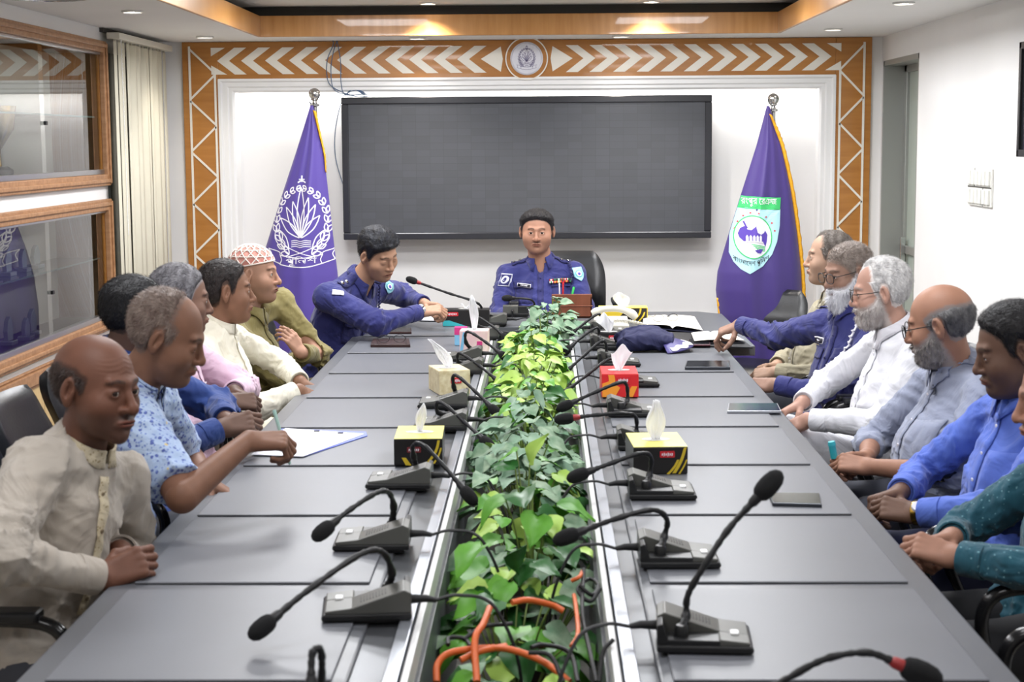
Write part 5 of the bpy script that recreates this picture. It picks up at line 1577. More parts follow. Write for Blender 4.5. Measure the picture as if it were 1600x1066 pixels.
# ================================================================== tissue boxes
tissue_m = pm('white_tissue', (244, 244, 246), .9)
nt = tissue_m.node_tree; tl_ = nt.nodes.new('ShaderNodeBsdfTranslucent'); tl_.inputs[0].default_value = (.92, .92, .94, 1); mx_ = nt.nodes.new('ShaderNodeMixShader'); mx_.inputs[0].default_value = .45
nt.links.new(nt.nodes['Principled BSDF'].outputs[0], mx_.inputs[1]); nt.links.new(tl_.outputs[0], mx_.inputs[2]); nt.links.new(mx_.outputs[0], nt.nodes['Material Output'].inputs[0])
def tissue_box(u, v, w, d, h, rz, body, top, label, tiss, stripes=None, badge=None, name='tissue_box'):
    """(u, v) = foot of the front face, middle"""
    p = PZ(u, v, TZ+.006); c = Vector((p.x, p.y+d/2, TZ+.006)); R = Matrix.Rotation(rz, 3, 'Z')
    t = thing(name, c, label, 'tissue box', 'tissue boxes on the table')
    W = lambda x, y, z: c+R @ Vector((x, y, z))
    mb = MB(); mb.hexa([W(x, y, z) for z in (0, h) for x, y in ((-w/2, -d/2), (w/2, -d/2), (w/2, d/2), (-w/2, d/2))]); mb.build('carton', body, t, bevel=.002)
    mb = MB(); mb.hexa([W(x, y, z) for z in (h, h+.0012) for x, y in ((-w/2+.001, -d/2+.001), (w/2-.001, -d/2+.001), (w/2-.001, d/2-.001), (-w/2+.001, d/2-.001))]); mb.build('top_face', top, t)
    mb = MB(); mb.lathe([(.0, 0), (.03, 0), (.034, .0006)], W(0, 0, h+.0014), R @ Matrix.Diagonal((1.2, .7, 1)), 24, cap=False); mb.build('opening', pm('film_slot', (226, 226, 222), .2), t)
    cnt = [0]; fx = w/{.140: .175, .152: .182, .134: .145}.get(w, w)
    def front(pts, m, nm, off=.0012):
        cnt[0] += 1; off += .0003*cnt[0]; pts = [(a*fx, min(b, h-.002)) for a, b in pts]
        mb = MB(); mb.prism(pts, lambda a, b, k: W(a, -d/2-off*(1-k), b)); mb.build(nm, m, t)
    for s_ in (stripes or []): front(s_[0], s_[1], 'printed_swirl')
    if badge:
        bx, bz_, bw, bh, bm = badge
        front([(bx-bw/2, bz_-bh*.4), (bx-bw*.45, bz_-bh/2), (bx+bw*.45, bz_-bh/2), (bx+bw/2, bz_-bh*.4), (bx+bw/2, bz_+bh*.4), (bx+bw*.45, bz_+bh/2), (bx-bw*.45, bz_+bh/2), (bx-bw/2, bz_+bh*.4)], bm, 'brand_badge', .002)
        mb = MB()
        for k in range(6):
            x0 = bx-bw*.38+k*bw*.13; hh = bh*(.22, .3, .2, .34, .22, .26)[k]
            mb.prism([(x0, bz_-hh), (x0+bw*.07, bz_-hh*.6), (x0+bw*.09, bz_+hh*.5), (x0+bw*.02, bz_+hh)], lambda a, b, q: W(a*fx, -d/2-.0048*(1-q), b))
        mb.build('badge_lettering', white_p, t)
    # the tissue pulled out of the slot: folded, gathered sheet
    th, tw, lean, kind, seed = tiss
    r = random.Random(seed); ph = [r.uniform(0, 6) for _ in range(4)]
    def sheet(a, b):
        an = (a-.5)*2; g = .18+.82*b**.8
        if kind == 'fan': x = an*tw*g+lean*b*b; z = th*b*(1-.22*abs(an)**1.5*(1 if an < 0 else .6))+.012*sin(an*4+ph[0])*b
        elif kind == 'point': x = an*tw*(.3+.9*b)*(1-b**3*.75)+lean*b*b; z = th*b*(1-.12*an*an)
        else: x = an*tw*(.35+.65*sin(pi*min(b, .85)))*(1-.6*b*b)+lean*b**1.5; z = th*b
        y = .010*sin(an*4+ph[1]+b*2)*g+.004*sin(an*8+ph[2]-b*3)+.008*sin(b*5+ph[3])
        return W(x, y, h+.001+z)
    mb = MB(); mb.grid(sheet, 28, 22)
    mb.build('tissue', tissue_m, t, smooth=180, solid=.0008)
    return t
yel = pm('yellow_carton_top', (222, 210, 96), .4, rgb2=(232, 222, 120), scale=6); blk_c = pm('black_carton', (30, 28, 28), .35); swl = pm('gold_swirl_print', (214, 186, 50), .4); redb = pm('red_badge_print', (196, 40, 50), .35)
redc = pm('red_carton', (206, 40, 44), .35); org = pm('orange_swirl_print', (236, 150, 50), .4); cre = pm('cream_patterned_carton', (222, 212, 178), .5, rgb2=(196, 180, 140), scale=45); tealp = pm('turquoise_print', (60, 178, 186), .4)
pinkc = pm('pink_white_carton', (232, 190, 196), .45, rgb2=(236, 216, 206), scale=12); blup = pm('light_blue_print', (130, 190, 226), .4); mag = pm('magenta_print', (206, 60, 130), .4)
def swirl(x0, z0, x1, z1, w, bend, n=8):
    a = []; b = []
    for i in range(n+1):
        k = i/n; x = x0+(x1-x0)*k; z = z0+(z1-z0)*k; ox = bend*sin(pi*k); a.append((x+ox-w/2, z)); b.append((x+ox+w/2*(1-.5*k), z))
    return a+b[::-1]
tissue_box(652, 727, .140, .215, .076, .03, blk_c, yel, 'yellow topped black tissue box on the left side of the table', (.085, .022, .012, 'point', 1), stripes=[(swirl(.03, .004, .075, .072, .012, .010), swl), (swirl(.055, .004, .083, .05, .008, .004), swl), (swirl(-.035, .0, -.05, .022, .02, 0), swl)], badge=(-.015, .045, .05, .016, pm('dim_red_badge', (120, 44, 50), .4)))
tissue_box(1029, 741, .152, .225, .076, .05, blk_c, yel, 'large yellow topped black tissue box on the right side of the table', (.115, .032, .0, 'leaf', 2), stripes=[(swirl(.045, .002, .084, .078, .012, .006), swl), (swirl(.025, .0, .06, .04, .010, .004), swl), (swirl(.062, .0, .088, .04, .006, .002), swl)], badge=(.022, .056, .05, .018, redb))
tissue_box(969, 621, .134, .215, .084, .0, redc, redc, 'red and orange tissue box on the right side of the table', (.085, .040, .012, 'fan', 3), stripes=[(swirl(-.05, .004, -.035, .096, .030, .012), org), ([(-.07, .0015), (-.02, .0015), (.0, .035), (-.04, .06), (-.07, .05)], org), (swirl(.035, .0015, .06, .04, .03, 0), org)], badge=(.012, .062, .05, .026, redb))
tissue_box(700, 617, .118, .17, .088, .30, cre, cre, 'cream patterned tissue box with a large white tissue flopping left', (.11, .030, -.075, 'leaf', 4), badge=(.005, .052, .04, .022, redb))
tissue_box(741, 551, .125, .10, .095, -.05, pinkc, pinkc, 'pink and pale blue tissue box on the left wing, upright white tissue', (.155, .030, -.01, 'point', 5), stripes=[(swirl(-.055, .002, -.04, .09, .014, 0), blup), (swirl(.0, .0, .03, .05, .03, .01), mag)])
tissue_box(728, 510, .235, .11, .082, .0, blk_c, blk_c, 'long black and turquoise tissue box near the officer reading papers', (.02, .03, .0, 'fan', 6), stripes=[([(-.116, .0015), (.0, .0015), (-.03, .012), (-.085, .030), (-.116, .028)], tealp)], badge=(-.068, .062, .06, .02, redb))
tissue_box(952, 541, .135, .10, .060, .0, blk_c, blk_c, 'small black tissue box with red badge beside the navy cap', (.075, .040, -.02, 'fan', 7), badge=(.022, .036, .05, .026, redb))
tissue_box(974, 503, .25, .11, .072, .0, swl, yel, 'long yellow and black tissue box at the head of the table', (.075, .060, -.02, 'point', 8), stripes=[([(-.04, .002), (.12, .002), (.12, .07), (.02, .07)], blk_c), (swirl(.05, .004, .09, .068, .012, .01), swl), (swirl(.08, .004, .11, .05, .010, .005), swl)])
# slim carton standing in front of the pink box
p = PZ(720, 540, TZ+.006)
t = thing('small_carton', p, 'slim blue and magenta carton beside the pink and blue tissue box', 'carton')
mb = MB(); mb.box((p.x-.028, p.y, TZ+.006), (p.x+.028, p.y+.05, TZ+.088)); mb.build('carton', blup, t, bevel=.002)
mb = MB(); mb.box((p.x-.0285, p.y-.001, TZ+.055), (p.x+.0285, p.y+.0505, TZ+.0885)); mb.build('printed_lid', mag, t)

# ================================================================== phones, papers, cap, telephone and other desk things
phone_b = pm('phone_glass', (20, 22, 28), .12); phone_e = pm('phone_edge', (70, 72, 78), .3, metal=.6)
def slab(name, cat, corners_uv, h, mats, label, z=TZ+.0055, inner='screen', bev=.002):
    q = [PZ(u, v, z) for u, v in corners_uv]; c = sum(q, Vector())/4
    t = thing(name, Vector((c.x, c.y, z)), label, cat)
    mb = MB(); mb.hexa([Vector((a.x, a.y, z)) for a in q]+[Vector((a.x, a.y, z+h)) for a in q]); mb.build('body', mats[0], t, bevel=bev)
    mb = MB(); qq = [c+(a-c)*.955 for a in q]; mb.hexa([Vector((a.x, a.y, z+h)) for a in qq]+[Vector((a.x, a.y, z+h+.0006)) for a in qq]); mb.build(inner, mats[1], t)
    return t
slab('smartphone', 'phone', [(1070, 578), (1141, 578), (1140, 568), (1073, 568)], .012, (phone_e, phone_b), 'dark smartphone lying level with the bearded officer')
slab('smartphone', 'phone', [(1136, 646), (1221, 646), (1215, 634), (1138, 634)], .009, (pm('phone_silver', (170, 172, 178), .3, metal=.5), phone_b), 'silver edged smartphone by the white-haired man')
slab('smartphone', 'phone', [(1207, 791), (1284, 793), (1281, 776), (1200, 775)], .009, (phone_e, pm('phone_screen_green', (58, 66, 62), .15)), 'smartphone under the raised microphone head on the right')
slab('smartphone', 'phone', [(586, 522), (643, 522), (642, 515), (590, 515)], .010, (pm('phone_brown', (62, 36, 34), .35), phone_b), 'dark brown phone beside the elbow of the officer reading papers')
slab('spectacle_case', 'case', [(579, 543), (641, 543), (639, 534), (583, 534)], .014, (pm('case_brown', (52, 32, 30), .4), pm('case_top', (60, 44, 42), .4)), 'dark brown spectacle case on the left side with glasses on it', inner='lid')
def spectacles(c, rz, s, label):
    R = Matrix.Rotation(rz, 3, 'Z'); t = thing('eyeglasses', c, label, 'glasses'); gm = pm('thin_black_frame', (34, 32, 34), .3)
    mb = MB()
    for sg in (-1, 1):
        r_ = [c+R @ Vector((sg*.033+.024*cos(a), 0, .018+.016*sin(a)))*s for a in [2*pi*k/20 for k in range(21)]]
        mb.tube(r_, .0014, 5, cap=False)
        mb.tube([c+R @ Vector(q)*s for q in ((sg*.057, 0, .026), (sg*.060, .03, .024), (sg*.058, .11, .006))], .0014, 5)
    mb.tube([c+R @ Vector(q)*s for q in ((-.009, 0, .022), (0, 0, .026), (.009, 0, .022))], .0013, 5)
    mb.build('frame', gm, t, smooth=60)
    mb = MB()
    for sg in (-1, 1): mb.add([c+R @ Vector((sg*.033+.0235*cos(a), 0, .018+.0155*sin(a)))*s for a in [2*pi*k/20 for k in range(20)]], [tuple(range(20))])
    mb.build('lenses', lens_g, t)
spectacles(PZ(612, 536, TZ+.0205), pi+.1, 1.1, 'folded reading glasses lying on the brown case on the left side')
paper = pm('white_paper', (236, 236, 244), .8, var=.01); 
def sheet(name, cat, uv, z, h, m, label, parts=None, extra=None):
    q = [PZ(u, v, z) for u, v in uv]; c = sum(q, Vector())/len(q); t = thing(name, Vector((c.x, c.y, z)), label, cat)
    mb = MB(); n = len(q); mb.prism([(a.x, a.y) for a in q], lambda a, b, k: (a, b, z+h*k)); mb.build('sheet', m, t); return t, q, c
# clipboard with notes
bluep = pm('blue_clipboard', (104, 120, 214), .35)
q = [PZ(*a, TZ+.0055) for a in ((470, 713), (573, 683), (560, 674), (420, 672))]
t = thing('clipboard', PZ(490, 690, TZ+.0055), 'blue clipboard holding written white sheets, under the pen of the man in blue floral', 'clipboard')
mb = MB(); mb.prism([(a.x, a.y) for a in [PZ(*a, TZ+.0055) for a in ((476, 714), (574, 682), (572, 676), (440, 671), (415, 690))]], lambda a, b, k: (a, b, TZ+.0055+.003*k)); mb.build('board', bluep, t, bevel=.001)
pz = [PZ(*a, TZ+.009) for a in ((393, 711), (473, 714), (569, 679), (446, 670))]
mb = MB(); mb.prism([(a.x, a.y) for a in pz], lambda a, b, k: (a, b, TZ+.009+.002*k)); mb.build('paper', paper, t)
ink = pm('blue_ink', (110, 112, 150), .8)
mb = MB(); A0, B0, C0, D0 = pz
r = random.Random(5)
for k in range(9):
    b_ = .12+k*.085
    for j in range(7):
        a0 = .08+j*.12; a1 = a0+r.uniform(.04, .10)
        f = lambda a, b: (A0.lerp(B0, 0).lerp(D0, b)).lerp(B0.lerp(C0, b), a)
        p0, p1 = f(a0, b_), f(a1, b_); n_ = (D0-A0).normalized()*.0012
        mb.add([(p0.x, p0.y, TZ+.0114), (p1.x, p1.y, TZ+.0114), (p1.x+n_.x, p1.y+n_.y, TZ+.0114), (p0.x+n_.x, p0.y+n_.y, TZ+.0114)], [(0, 1, 2, 3)])
mb.build('handwriting', ink, t)
for uv in ((495, 674), (532, 677)):
    c = PZ(*uv, TZ+.012); mb = MB(); mb.obox(c, (.018, .008, .006)); mb.build('clip', M['black'], t, bevel=.001)
sheet('paper_sheets', 'paper', ((655, 501), (692, 502), (693, 493), (662, 492)), TZ+.0055, .004, paper, 'white papers under the hands of the officer at the left corner')
sheet('paper_sheets', 'paper', ((788, 492), (829, 492), (826, 483), (792, 483)), TZ+.001, .006, paper, 'white papers in front of the officer at the head of the table')
# black desk folder and open books on the right of the head table
dk = pm('black_leather_pad', (28, 28, 32), .5)
sheet('desk_pad', 'desk pad', ((1030, 540), (1176, 545), (1150, 524), (1020, 520)), TZ+.001, .006, dk, 'black leather desk pad under the reaching hand of the bearded officer')
cream_p = pm('cream_paper', (232, 226, 212), .8)
def book(uv, z, th, label, cover, name='open_notebook'):
    q = [PZ(u, v, z) for u, v in uv]; c = sum(q, Vector())/4; t = thing(name, Vector((c.x, c.y, z)), label, 'notebook')
    mb = MB(); mb.prism([((c+(a-c)*1.03).x, (c+(a-c)*1.03).y) for a in q], lambda a, b, k: (a, b, z+.003*k)); mb.build('cover', cover, t)
    for s_ in (0, 1):
        def f(a, b, s_=s_):
            x = .5*s_+.5*a; l = q[0].lerp(q[1], x); r_ = q[3].lerp(q[2], x); p = l.lerp(r_, b); e = abs(x-.5)*2
            return Vector((p.x, p.y, z+.006+th*(1-.5*e*e)*(min(1, e*7+.25))))
        mb = MB(); mb.grid(f, 14, 5); mb.build('page_block', cream_p, t, smooth=60)
    return t
book([(1005, 512), (1098, 521), (1085, 499), (1005, 499)], TZ+.008, .018, 'open cream-paged notebook with glasses on it, at the right of the head table', pm('navy_cover', (34, 36, 60), .5))
book([(1085, 537), (1163, 536), (1140, 522), (1080, 524)], TZ+.010, .012, 'open white notebook beside the reaching hand of the bearded officer', pm('dark_cover', (40, 38, 44), .5))
spectacles(PZ(1040, 503, TZ+.030), .3, 1.15, 'black reading glasses lying on the open notebook')
slab('smartphone', 'phone', [(1074, 541), (1110, 541), (1108, 533), (1076, 533)], .008, (pm('phone_wine', (92, 52, 60), .35), phone_b), 'dark red phone under the fingers of the bearded officer', z=TZ+.009)
# navy peaked cap
c0 = PZ(1010, 552, TZ+.001)
capt = thing('peaked_cap', c0, 'navy police cap with white braided peak, on the right of the table', 'cap')
cn = pm('navy_cap_cloth', (34, 36, 72), .8, var=.08, scale=20, crease=.5)
cc = A_((P(1012, 530, c0.y+.06).x, c0.y+.10, TZ))
def fcap(p):
    d = ell(p, cc+A_((-.01, 0, .055)), (.115, .10, .050)); d = smin(d, ell(p, cc+A_((-.055, -.01, .040)), (.075, .09, .040)), .03)
    d = smin(d, ell(p, cc+A_((.065, -.01, .045)), (.05, .085, .032)), .03)
    d = d-.045*ridges(p, 44, .14)-.005*noise3(p, 45, .06)
    return np.maximum(d, TZ+.006-p[:, 2])
V, F = surfnet(fcap, cc-.19, cc+A_((.2, .2, .15)), .006); np_mesh('crown', [(relax(V, F, 1), F)], cn, capt)
pk = pm('cap_peak', (66, 60, 116), .5)
def peak(a, b, dz=0, s=1.0):
    an = (a-.5)*pi*.9; r0 = .055+.095*b*s; x = cc[0]+.055+r0*cos(an)*1.0; y = cc[1]-.015+r0*sin(an)*1.05
    return Vector((x, y, TZ+.018+.030*(1-b)+.012*cos(an*1.5)+dz-.004*b))
mb = MB(); mb.grid(lambda a, b: peak(a, b), 24, 8); mb.build('peak', pk, capt, smooth=80, solid=.004)
mb = MB(); mb.grid(lambda a, b: peak(.06+.88*a, .62+.30*b+.06*sin(a*34), .0045), 60, 5); mb.build('white_braid', white_p, capt, smooth=60, solid=.003)
# cream telephone with coiled handset
tc = PZ(958, 516, TZ+.001); tcm = pm('cream_phone_plastic', (214, 210, 196), .35)
t = thing('telephone', tc, 'cream desk telephone with handset and coiled cord beside the yellow tissue box', 'telephone')
x0, y0 = tc.x, tc.y
mb = MB(); mb.prism([(0, 0), (.20, 0), (.20, .05), (0, .025)], lambda a, b, k: (x0-.09+.17*k, y0+a, TZ+.001+b)); mb.build('base', tcm, t, bevel=.006)
mb = MB(); mb.tube(catmull([(x0-.10, y0+.06, TZ+.075), (x0-.05, y0+.055, TZ+.098), (x0+.03, y0+.05, TZ+.10), (x0+.09, y0+.045, TZ+.080), (x0+.115, y0+.04, TZ+.055)], 5), [.018, .021, .022, .020, .017, .0155, .015, .015, .015, .015, .015, .015, .0155, .017, .020, .021, .022, .021, .020, .018, .016], 12); mb.build('handset', tcm, t, smooth=60)
mb = MB(); pts = []
for k in range(220):
    a = k/219; base = Vector((x0-.09+.26*a, y0-.01+.02*sin(a*7), TZ+.022+.028*sin(a*pi))); an = k*.95
    pts.append(base+Vector((0, .008*cos(an), .008*sin(an))))
mb.tube(pts, .0024, 5); mb.build('coiled_cord', tcm, t, smooth=60)
# wooden pen stand
wp = PZ(894, 497, TZ+.001); wbr = pm('red_brown_wood', (110, 62, 44), .35, rgb2=(124, 72, 52), scale=4, stretch=(8, 1, 1))
t = thing('pen_stand', wp, 'red-brown wooden pen stand in front of the officer at the head of the table', 'pen stand')
xw0, xw1 = P(862, 480, wp.y).x, P(925, 480, wp.y).x; zt_ = P(890, 460, wp.y).z
mb = MB(); mb.box((xw0, wp.y, TZ+.001), (xw1, wp.y+.014, zt_)); mb.box((xw0, wp.y+.08, TZ+.001), (xw1, wp.y+.09, zt_-.02)); mb.box((xw0, wp.y, TZ+.001), (xw1, wp.y+.09, TZ+.012)); mb.box((xw0, wp.y, TZ), (xw0+.01, wp.y+.09, zt_-.01)); mb.box((xw1-.01, wp.y, TZ), (xw1, wp.y+.09, zt_-.01)); mb.build('tray', wbr, t, bevel=.003)
mb = MB(); mb.box((xw0-.004, wp.y-.004, (TZ+zt_)/2-.002), (xw1+.004, wp.y, (TZ+zt_)/2+.004)); mb.build('moulding', wbr, t, bevel=.002)
def pen_obj(a, b, r, m, label, cap_m=None):
    a, b = Vector(a), Vector(b); t = thing('pen', a, label, 'pen')
    mb = MB(); mb.tube([a, a+(b-a)*.04, b], [r*.25, r, r], 10); mb.build('barrel', m, t, smooth=50)
    mb = MB(); mb.tube([b, b+(b-a).normalized()*.012], [r*1.15, r*1.0], 10); mb.build('cap_end', cap_m or m, t, smooth=50)
yy = wp.y+.04
pen_obj(P(879, 480, yy), P(880, 444, yy+.01), .005, redb, 'red pen standing in the wooden pen stand')
pen_obj(P(875, 480, yy), P(874, 446, yy), .004, white_p, 'white pen standing in the wooden pen stand, left of the red pen')
pen_obj(P(890, 480, yy), P(896, 452, yy+.02), .006, pm('green_marker', (60, 190, 90), .4), 'green marker leaning in the wooden pen stand')
# water glass on the head table
gp = PZ(800, 489, TZ+.001)
# ================================================================== cables in the trough
orange = pm('orange_power_cable', (206, 96, 40), .4)
def cable_thing(name, label, runs, r, m):
    mb = MB()
    for run in runs: mb.tube(catmull([P(*q) for q in run], 8), r, 8)
    return tag(mb.build(name, m, smooth=60), label, 'cable')
cable_thing('orange_cable', 'thick orange power cable looping under the nearest leaves', [
    [(682, 1066, 2.95), (684, 1038, 2.98), (705, 1020, 3.0), (760, 1013, 3.02), (800, 1016, 3.03), (850, 1035, 3.0), (890, 1066, 2.95)],
    [(745, 1066, 2.92), (742, 1000, 3.0), (755, 975, 3.06), (765, 950, 3.15)], [(720, 1032, 2.98), (750, 1018, 3.0), (790, 1010, 3.05)],
    [(800, 942, 3.2), (825, 938, 3.22), (862, 946, 3.25), (880, 955, 3.25)]], .0068, orange)
cable_thing('orange_cable', 'short loose orange cable at the right edge of the trough', [[(893, 908, 3.35), (905, 902, 3.35), (910, 893, 3.4)], [(893, 1010, 3.0), (903, 990, 3.05), (900, 950, 3.2), (897, 930, 3.3)]], .0045, orange)
cable_thing('black_cable', 'black cables coiled on the trough floor under the nearest leaves', [
    [(724, 1000, 3.05), (745, 985, 3.08), (762, 978, 3.1), (800, 975, 3.12)], [(700, 1008, 3.02), (702, 997, 3.05), (725, 998, 3.06), (735, 1010, 3.02)],
    [(830, 1012, 2.98), (850, 1008, 3.0), (890, 1020, 3.0), (903, 1066, 2.9)], [(826, 1020, 2.96), (860, 1025, 2.95), (880, 1066, 2.9)],
    [(912, 890, 3.4), (910, 960, 3.2), (922, 1020, 3.0), (932, 1066, 2.9)], [(905, 915, 3.3), (925, 930, 3.3), (935, 915, 3.35), (920, 905, 3.4), (903, 922, 3.3), (922, 940, 3.28), (938, 920, 3.32)],
    [(936, 1066, 2.86), (942, 1020, 2.9), (958, 1000, 2.92)]], .0045, wire_m)
# ================================================================== the people at the table
def px(u, v, Y): return A_(P(u, v, Y))
def cloth(name, a, b=None, **k):
    kw = dict(rough=.85, rgb2=b, scale=14, bump=.05, bscale=300, sheen=.15, crease=.34); kw.update(k); return pm(name, a, **kw)
def spotted(name, a, b, spots, bump=.05):
    """cloth with small printed motifs; spots = [(colour, voronoi scale, size)]"""
    m = cloth(name, a, b, bump=bump); nt = m.node_tree; bs = nt.nodes['Principled BSDF']
    mp = [n for n in nt.nodes if n.type == 'MAPPING'][0]; prev = bs.inputs['Base Color'].links[0].from_socket
    for i, (col, sc, size, st) in enumerate(spots):
        v = nt.nodes.new('ShaderNodeTexVoronoi'); v.inputs['Scale'].default_value = sc; v.inputs['Randomness'].default_value = st
        ms = nt.nodes.new('ShaderNodeMath'); ms.operation = 'LESS_THAN'; ms.inputs[1].default_value = size
        ad = nt.nodes.new('ShaderNodeVectorMath'); ad.inputs[1].default_value = (i*3.7, i*1.3, i*5.1)
        nz = nt.nodes.new('ShaderNodeTexNoise'); nz.inputs['Scale'].default_value = sc*2.2
        a2 = nt.nodes.new('ShaderNodeMath'); a2.operation = 'MULTIPLY_ADD'; a2.inputs[1].default_value = .5; 
        nt.links.new(mp.outputs[0], ad.inputs[0]); nt.links.new(ad.outputs[0], v.inputs['Vector']); nt.links.new(mp.outputs[0], nz.inputs['Vector'])
        nt.links.new(nz.outputs['Fac'], a2.inputs[0]); nt.links.new(v.outputs['Distance'], a2.inputs[2]); nt.links.new(a2.outputs[0], ms.inputs[0])
        mx = nt.nodes.new('ShaderNodeMixRGB'); mx.inputs['Color2'].default_value = (*lin(col), 1)
        nt.links.new(ms.outputs[0], mx.inputs['Fac']); nt.links.new(prev, mx.inputs['Color1']); prev = mx.outputs[0]
    nt.links.new(prev, bs.inputs['Base Color']); return m
navy = cloth('violet_blue_uniform', (39, 42, 101), (44, 48, 110))
BLK = (22, 20, 22)
# ---- officer at the head of the table
CHIEF = S = person('police officer in violet uniform at the head of the table, facing the camera', (px(839, 362, 9.15), -2, -3, 0), (168, 118, 94), px(845, 403, 9.2), A_((-.0, 9.24, .56)), -3,
    dict(R=dict(W=px(806, 490, 8.82), pole=px(770, 500, 9.1), back=(0, -.3, 1), d=(.8, -.2, -.1)), L=dict(W=px(880, 490, 8.84), pole=px(930, 500, 9.1), back=(0, -.3, 1), d=(-.8, -.2, -.1))),
    navy, hair=('full', BLK, .010, (34, 32, 36), .008), hp=dict(fat=.9, jaw=1.12, w=1.17, neck=1.2), hs=.985, build=1.06, belly=.8, moust=(52, 38, 34), stubble=.15, seed=2, open_neck=1.0, undone=1.0)
# ---- officer reading papers at the far left corner
OFFA = S = person('police officer in violet uniform at the far left corner, looking down at papers', (px(592, 397, 7.75), 50, -24, -12), (176, 130, 102), px(563, 434, 7.82), px(496, 575, 7.95), 62,
    dict(R=dict(W=px(655, 488, 7.72), pole=px(575, 525, 7.45), back=(.1, -.5, .9), d=(1, .1, .1), pose='curl', kr=1.2), L=dict(W=px(662, 474, 8.05), pole=px(690, 480, 8.5), back=(.2, .3, 1), d=(.9, -.5, -.1), pose='curl', kr=1.1)),
    navy, hair=('low', BLK, .012, (40, 42, 50), .012), hp=dict(fat=.5, open=.12, mouth=.6, w=1.02), hs=1.02, build=1.18, belly=.7, seed=3, open_neck=.8, undone=.6, lips=(130, 70, 60), hr=.0028)
# ---- left row
olive = cloth('olive_cloth', (116, 106, 62), (126, 116, 72))
M6 = S = person('man in olive shirt and lace prayer cap, arms folded', (px(400, 428, 6.85), 84, 0, 0), (172, 126, 102), px(385, 482, 6.85), A_((-1.32, 6.85, .555)), 80,
    dict(R=dict(W=px(476, 553, 6.93), pole=px(462, 640, 6.62), back=(.9, .1, .3), d=(.2, .95, -.1), pose='curl', l1=.27, l2=.24, kr=1.1), L=dict(W=px(472, 552, 6.76), pole=px(520, 585, 7.0), back=(.75, -.65, .1), d=(-.55, -.2, .85), s=.88, pose='relaxed', S=px(436, 472, 7.03), bare=.03)),
    olive, hp=dict(fat=.5, nose=1.05), hs=1.0, build=1.06, belly=.6, pants_m=olive, stubble=.3, seed=4, collar='shirt', knees=dict(R=A_((-.82, 6.72, .60)), L=A_((-.80, 7.10, .62))))
cream = cloth('cream_kurta_cloth', (222, 216, 198), (230, 226, 210))
M5 = S = person('man with short black hair in an off-white kurta', (px(355, 455, 6.1), 106, 0, 0), (132, 90, 66), px(338, 502, 6.1), A_((-1.32, 6.12, .555)), 85,
    dict(R=dict(W=px(462, 612, 5.98), pole=px(372, 645, 5.85), back=(.3, -.5, .8), d=(.8, .3, -.5), pose='curl', kr=1.2), L=dict(W=px(468, 596, 6.25), pole=px(500, 600, 6.6), back=(.2, .2, 1), d=(.8, -.1, -.3), pose='curl')),
    cream, shirt='kurta', hair=('full', (26, 22, 22), .008, (52, 44, 42), .002), hp=dict(fat=.4), hs=1.0, build=1.10, belly=.7, pants_m=cream, seed=5, collar='band', open_neck=.6)
pink = cloth('pink_shirt_cloth', (202, 172, 190), (212, 182, 200))
M4 = S = person('grey-haired man in a pink shirt, mostly hidden by his neighbours', (px(284, 468, 5.45), 110, -5, 0), (116, 82, 66), px(262, 520, 5.45), A_((-1.32, 5.45, .555)), 88,
    dict(R=dict(W=px(352, 630, 5.3), pole=px(290, 660, 5.2), back=(.3, -.6, .7), d=(1, .5, -.1), pose='curl', kr=1.1), L=dict(W=px(366, 612, 5.5), pole=px(420, 620, 5.9), back=(.3, .2, 1), d=(.9, -.6, -.2), pose='curl')),
    pink, hair=('full', (128, 126, 130), .008, (78, 76, 80)), hs=1.0, belly=.5, seed=6, hp=dict(hand=(.6, .6, .6)))
dblue = cloth('dark_blue_shirt_cloth', (26, 48, 106), (34, 62, 124))
M3 = S = person('black-haired man in a dark blue shirt, leaning back', (px(212, 494, 4.82), 122, -8, 0), (100, 70, 56), px(190, 548, 4.82), A_((-1.34, 4.82, .555)), 88,
    dict(R=dict(W=px(340, 672, 4.66), pole=px(250, 730, 4.5), back=(.2, -.7, .6), d=(1, .3, .2), pose='curl', kr=1.15), L=dict(W=px(352, 655, 4.85), pole=px(410, 660, 5.2), back=(.2, .2, 1), d=(1, -.4, 0), pose='curl')),
    dblue, hair=('full', (16, 15, 17), .010, (26, 25, 28), .003), hs=.98, belly=.5, seed=7)
floral = spotted('pale_blue_floral_cloth', (168, 186, 212), (150, 170, 204), [((76, 92, 158), 62, .54, 1.0), ((104, 124, 184), 95, .52, 1.0), ((196, 178, 120), 24, .34, 1.0)])
M2 = S = person('greying man in a pale blue floral shirt, writing on a sheet', (px(264, 526, 4.12), 90, -20, -4), (126, 84, 62), px(214, 590, 4.14), A_((-1.30, 4.14, .555)), 80,
    dict(R=dict(W=px(384, 692, 3.98), pole=px(215, 800, 3.70), back=(-.1, -.45, .95), d=(1, .25, -.05), pose='pen', bare=.24, S=px(208, 662, 3.96), kr=1.25), L=dict(W=px(322, 750, 4.3), pole=px(340, 790, 4.7), back=(.2, .2, 1), d=(.9, -.2, -.5), bare=.2, pose='curl')),
    floral, hair=('thin', (104, 86, 78), .005, (140, 124, 114)), hp=dict(fat=.8, open=.25, w=1.02), hs=1.0, build=1.15, belly=.8, seed=8, sleeve='short', shirt_h=.007, open_neck=.7, undone=.5, stubble=.15)
kurta1 = cloth('beige_kurta_cloth', (160, 150, 138), (174, 166, 156), scale=5)
emb1 = spotted('embroidered_band', (190, 176, 146), (206, 194, 168), [((150, 132, 96), 120, .5, 1.0)], bump=.3)
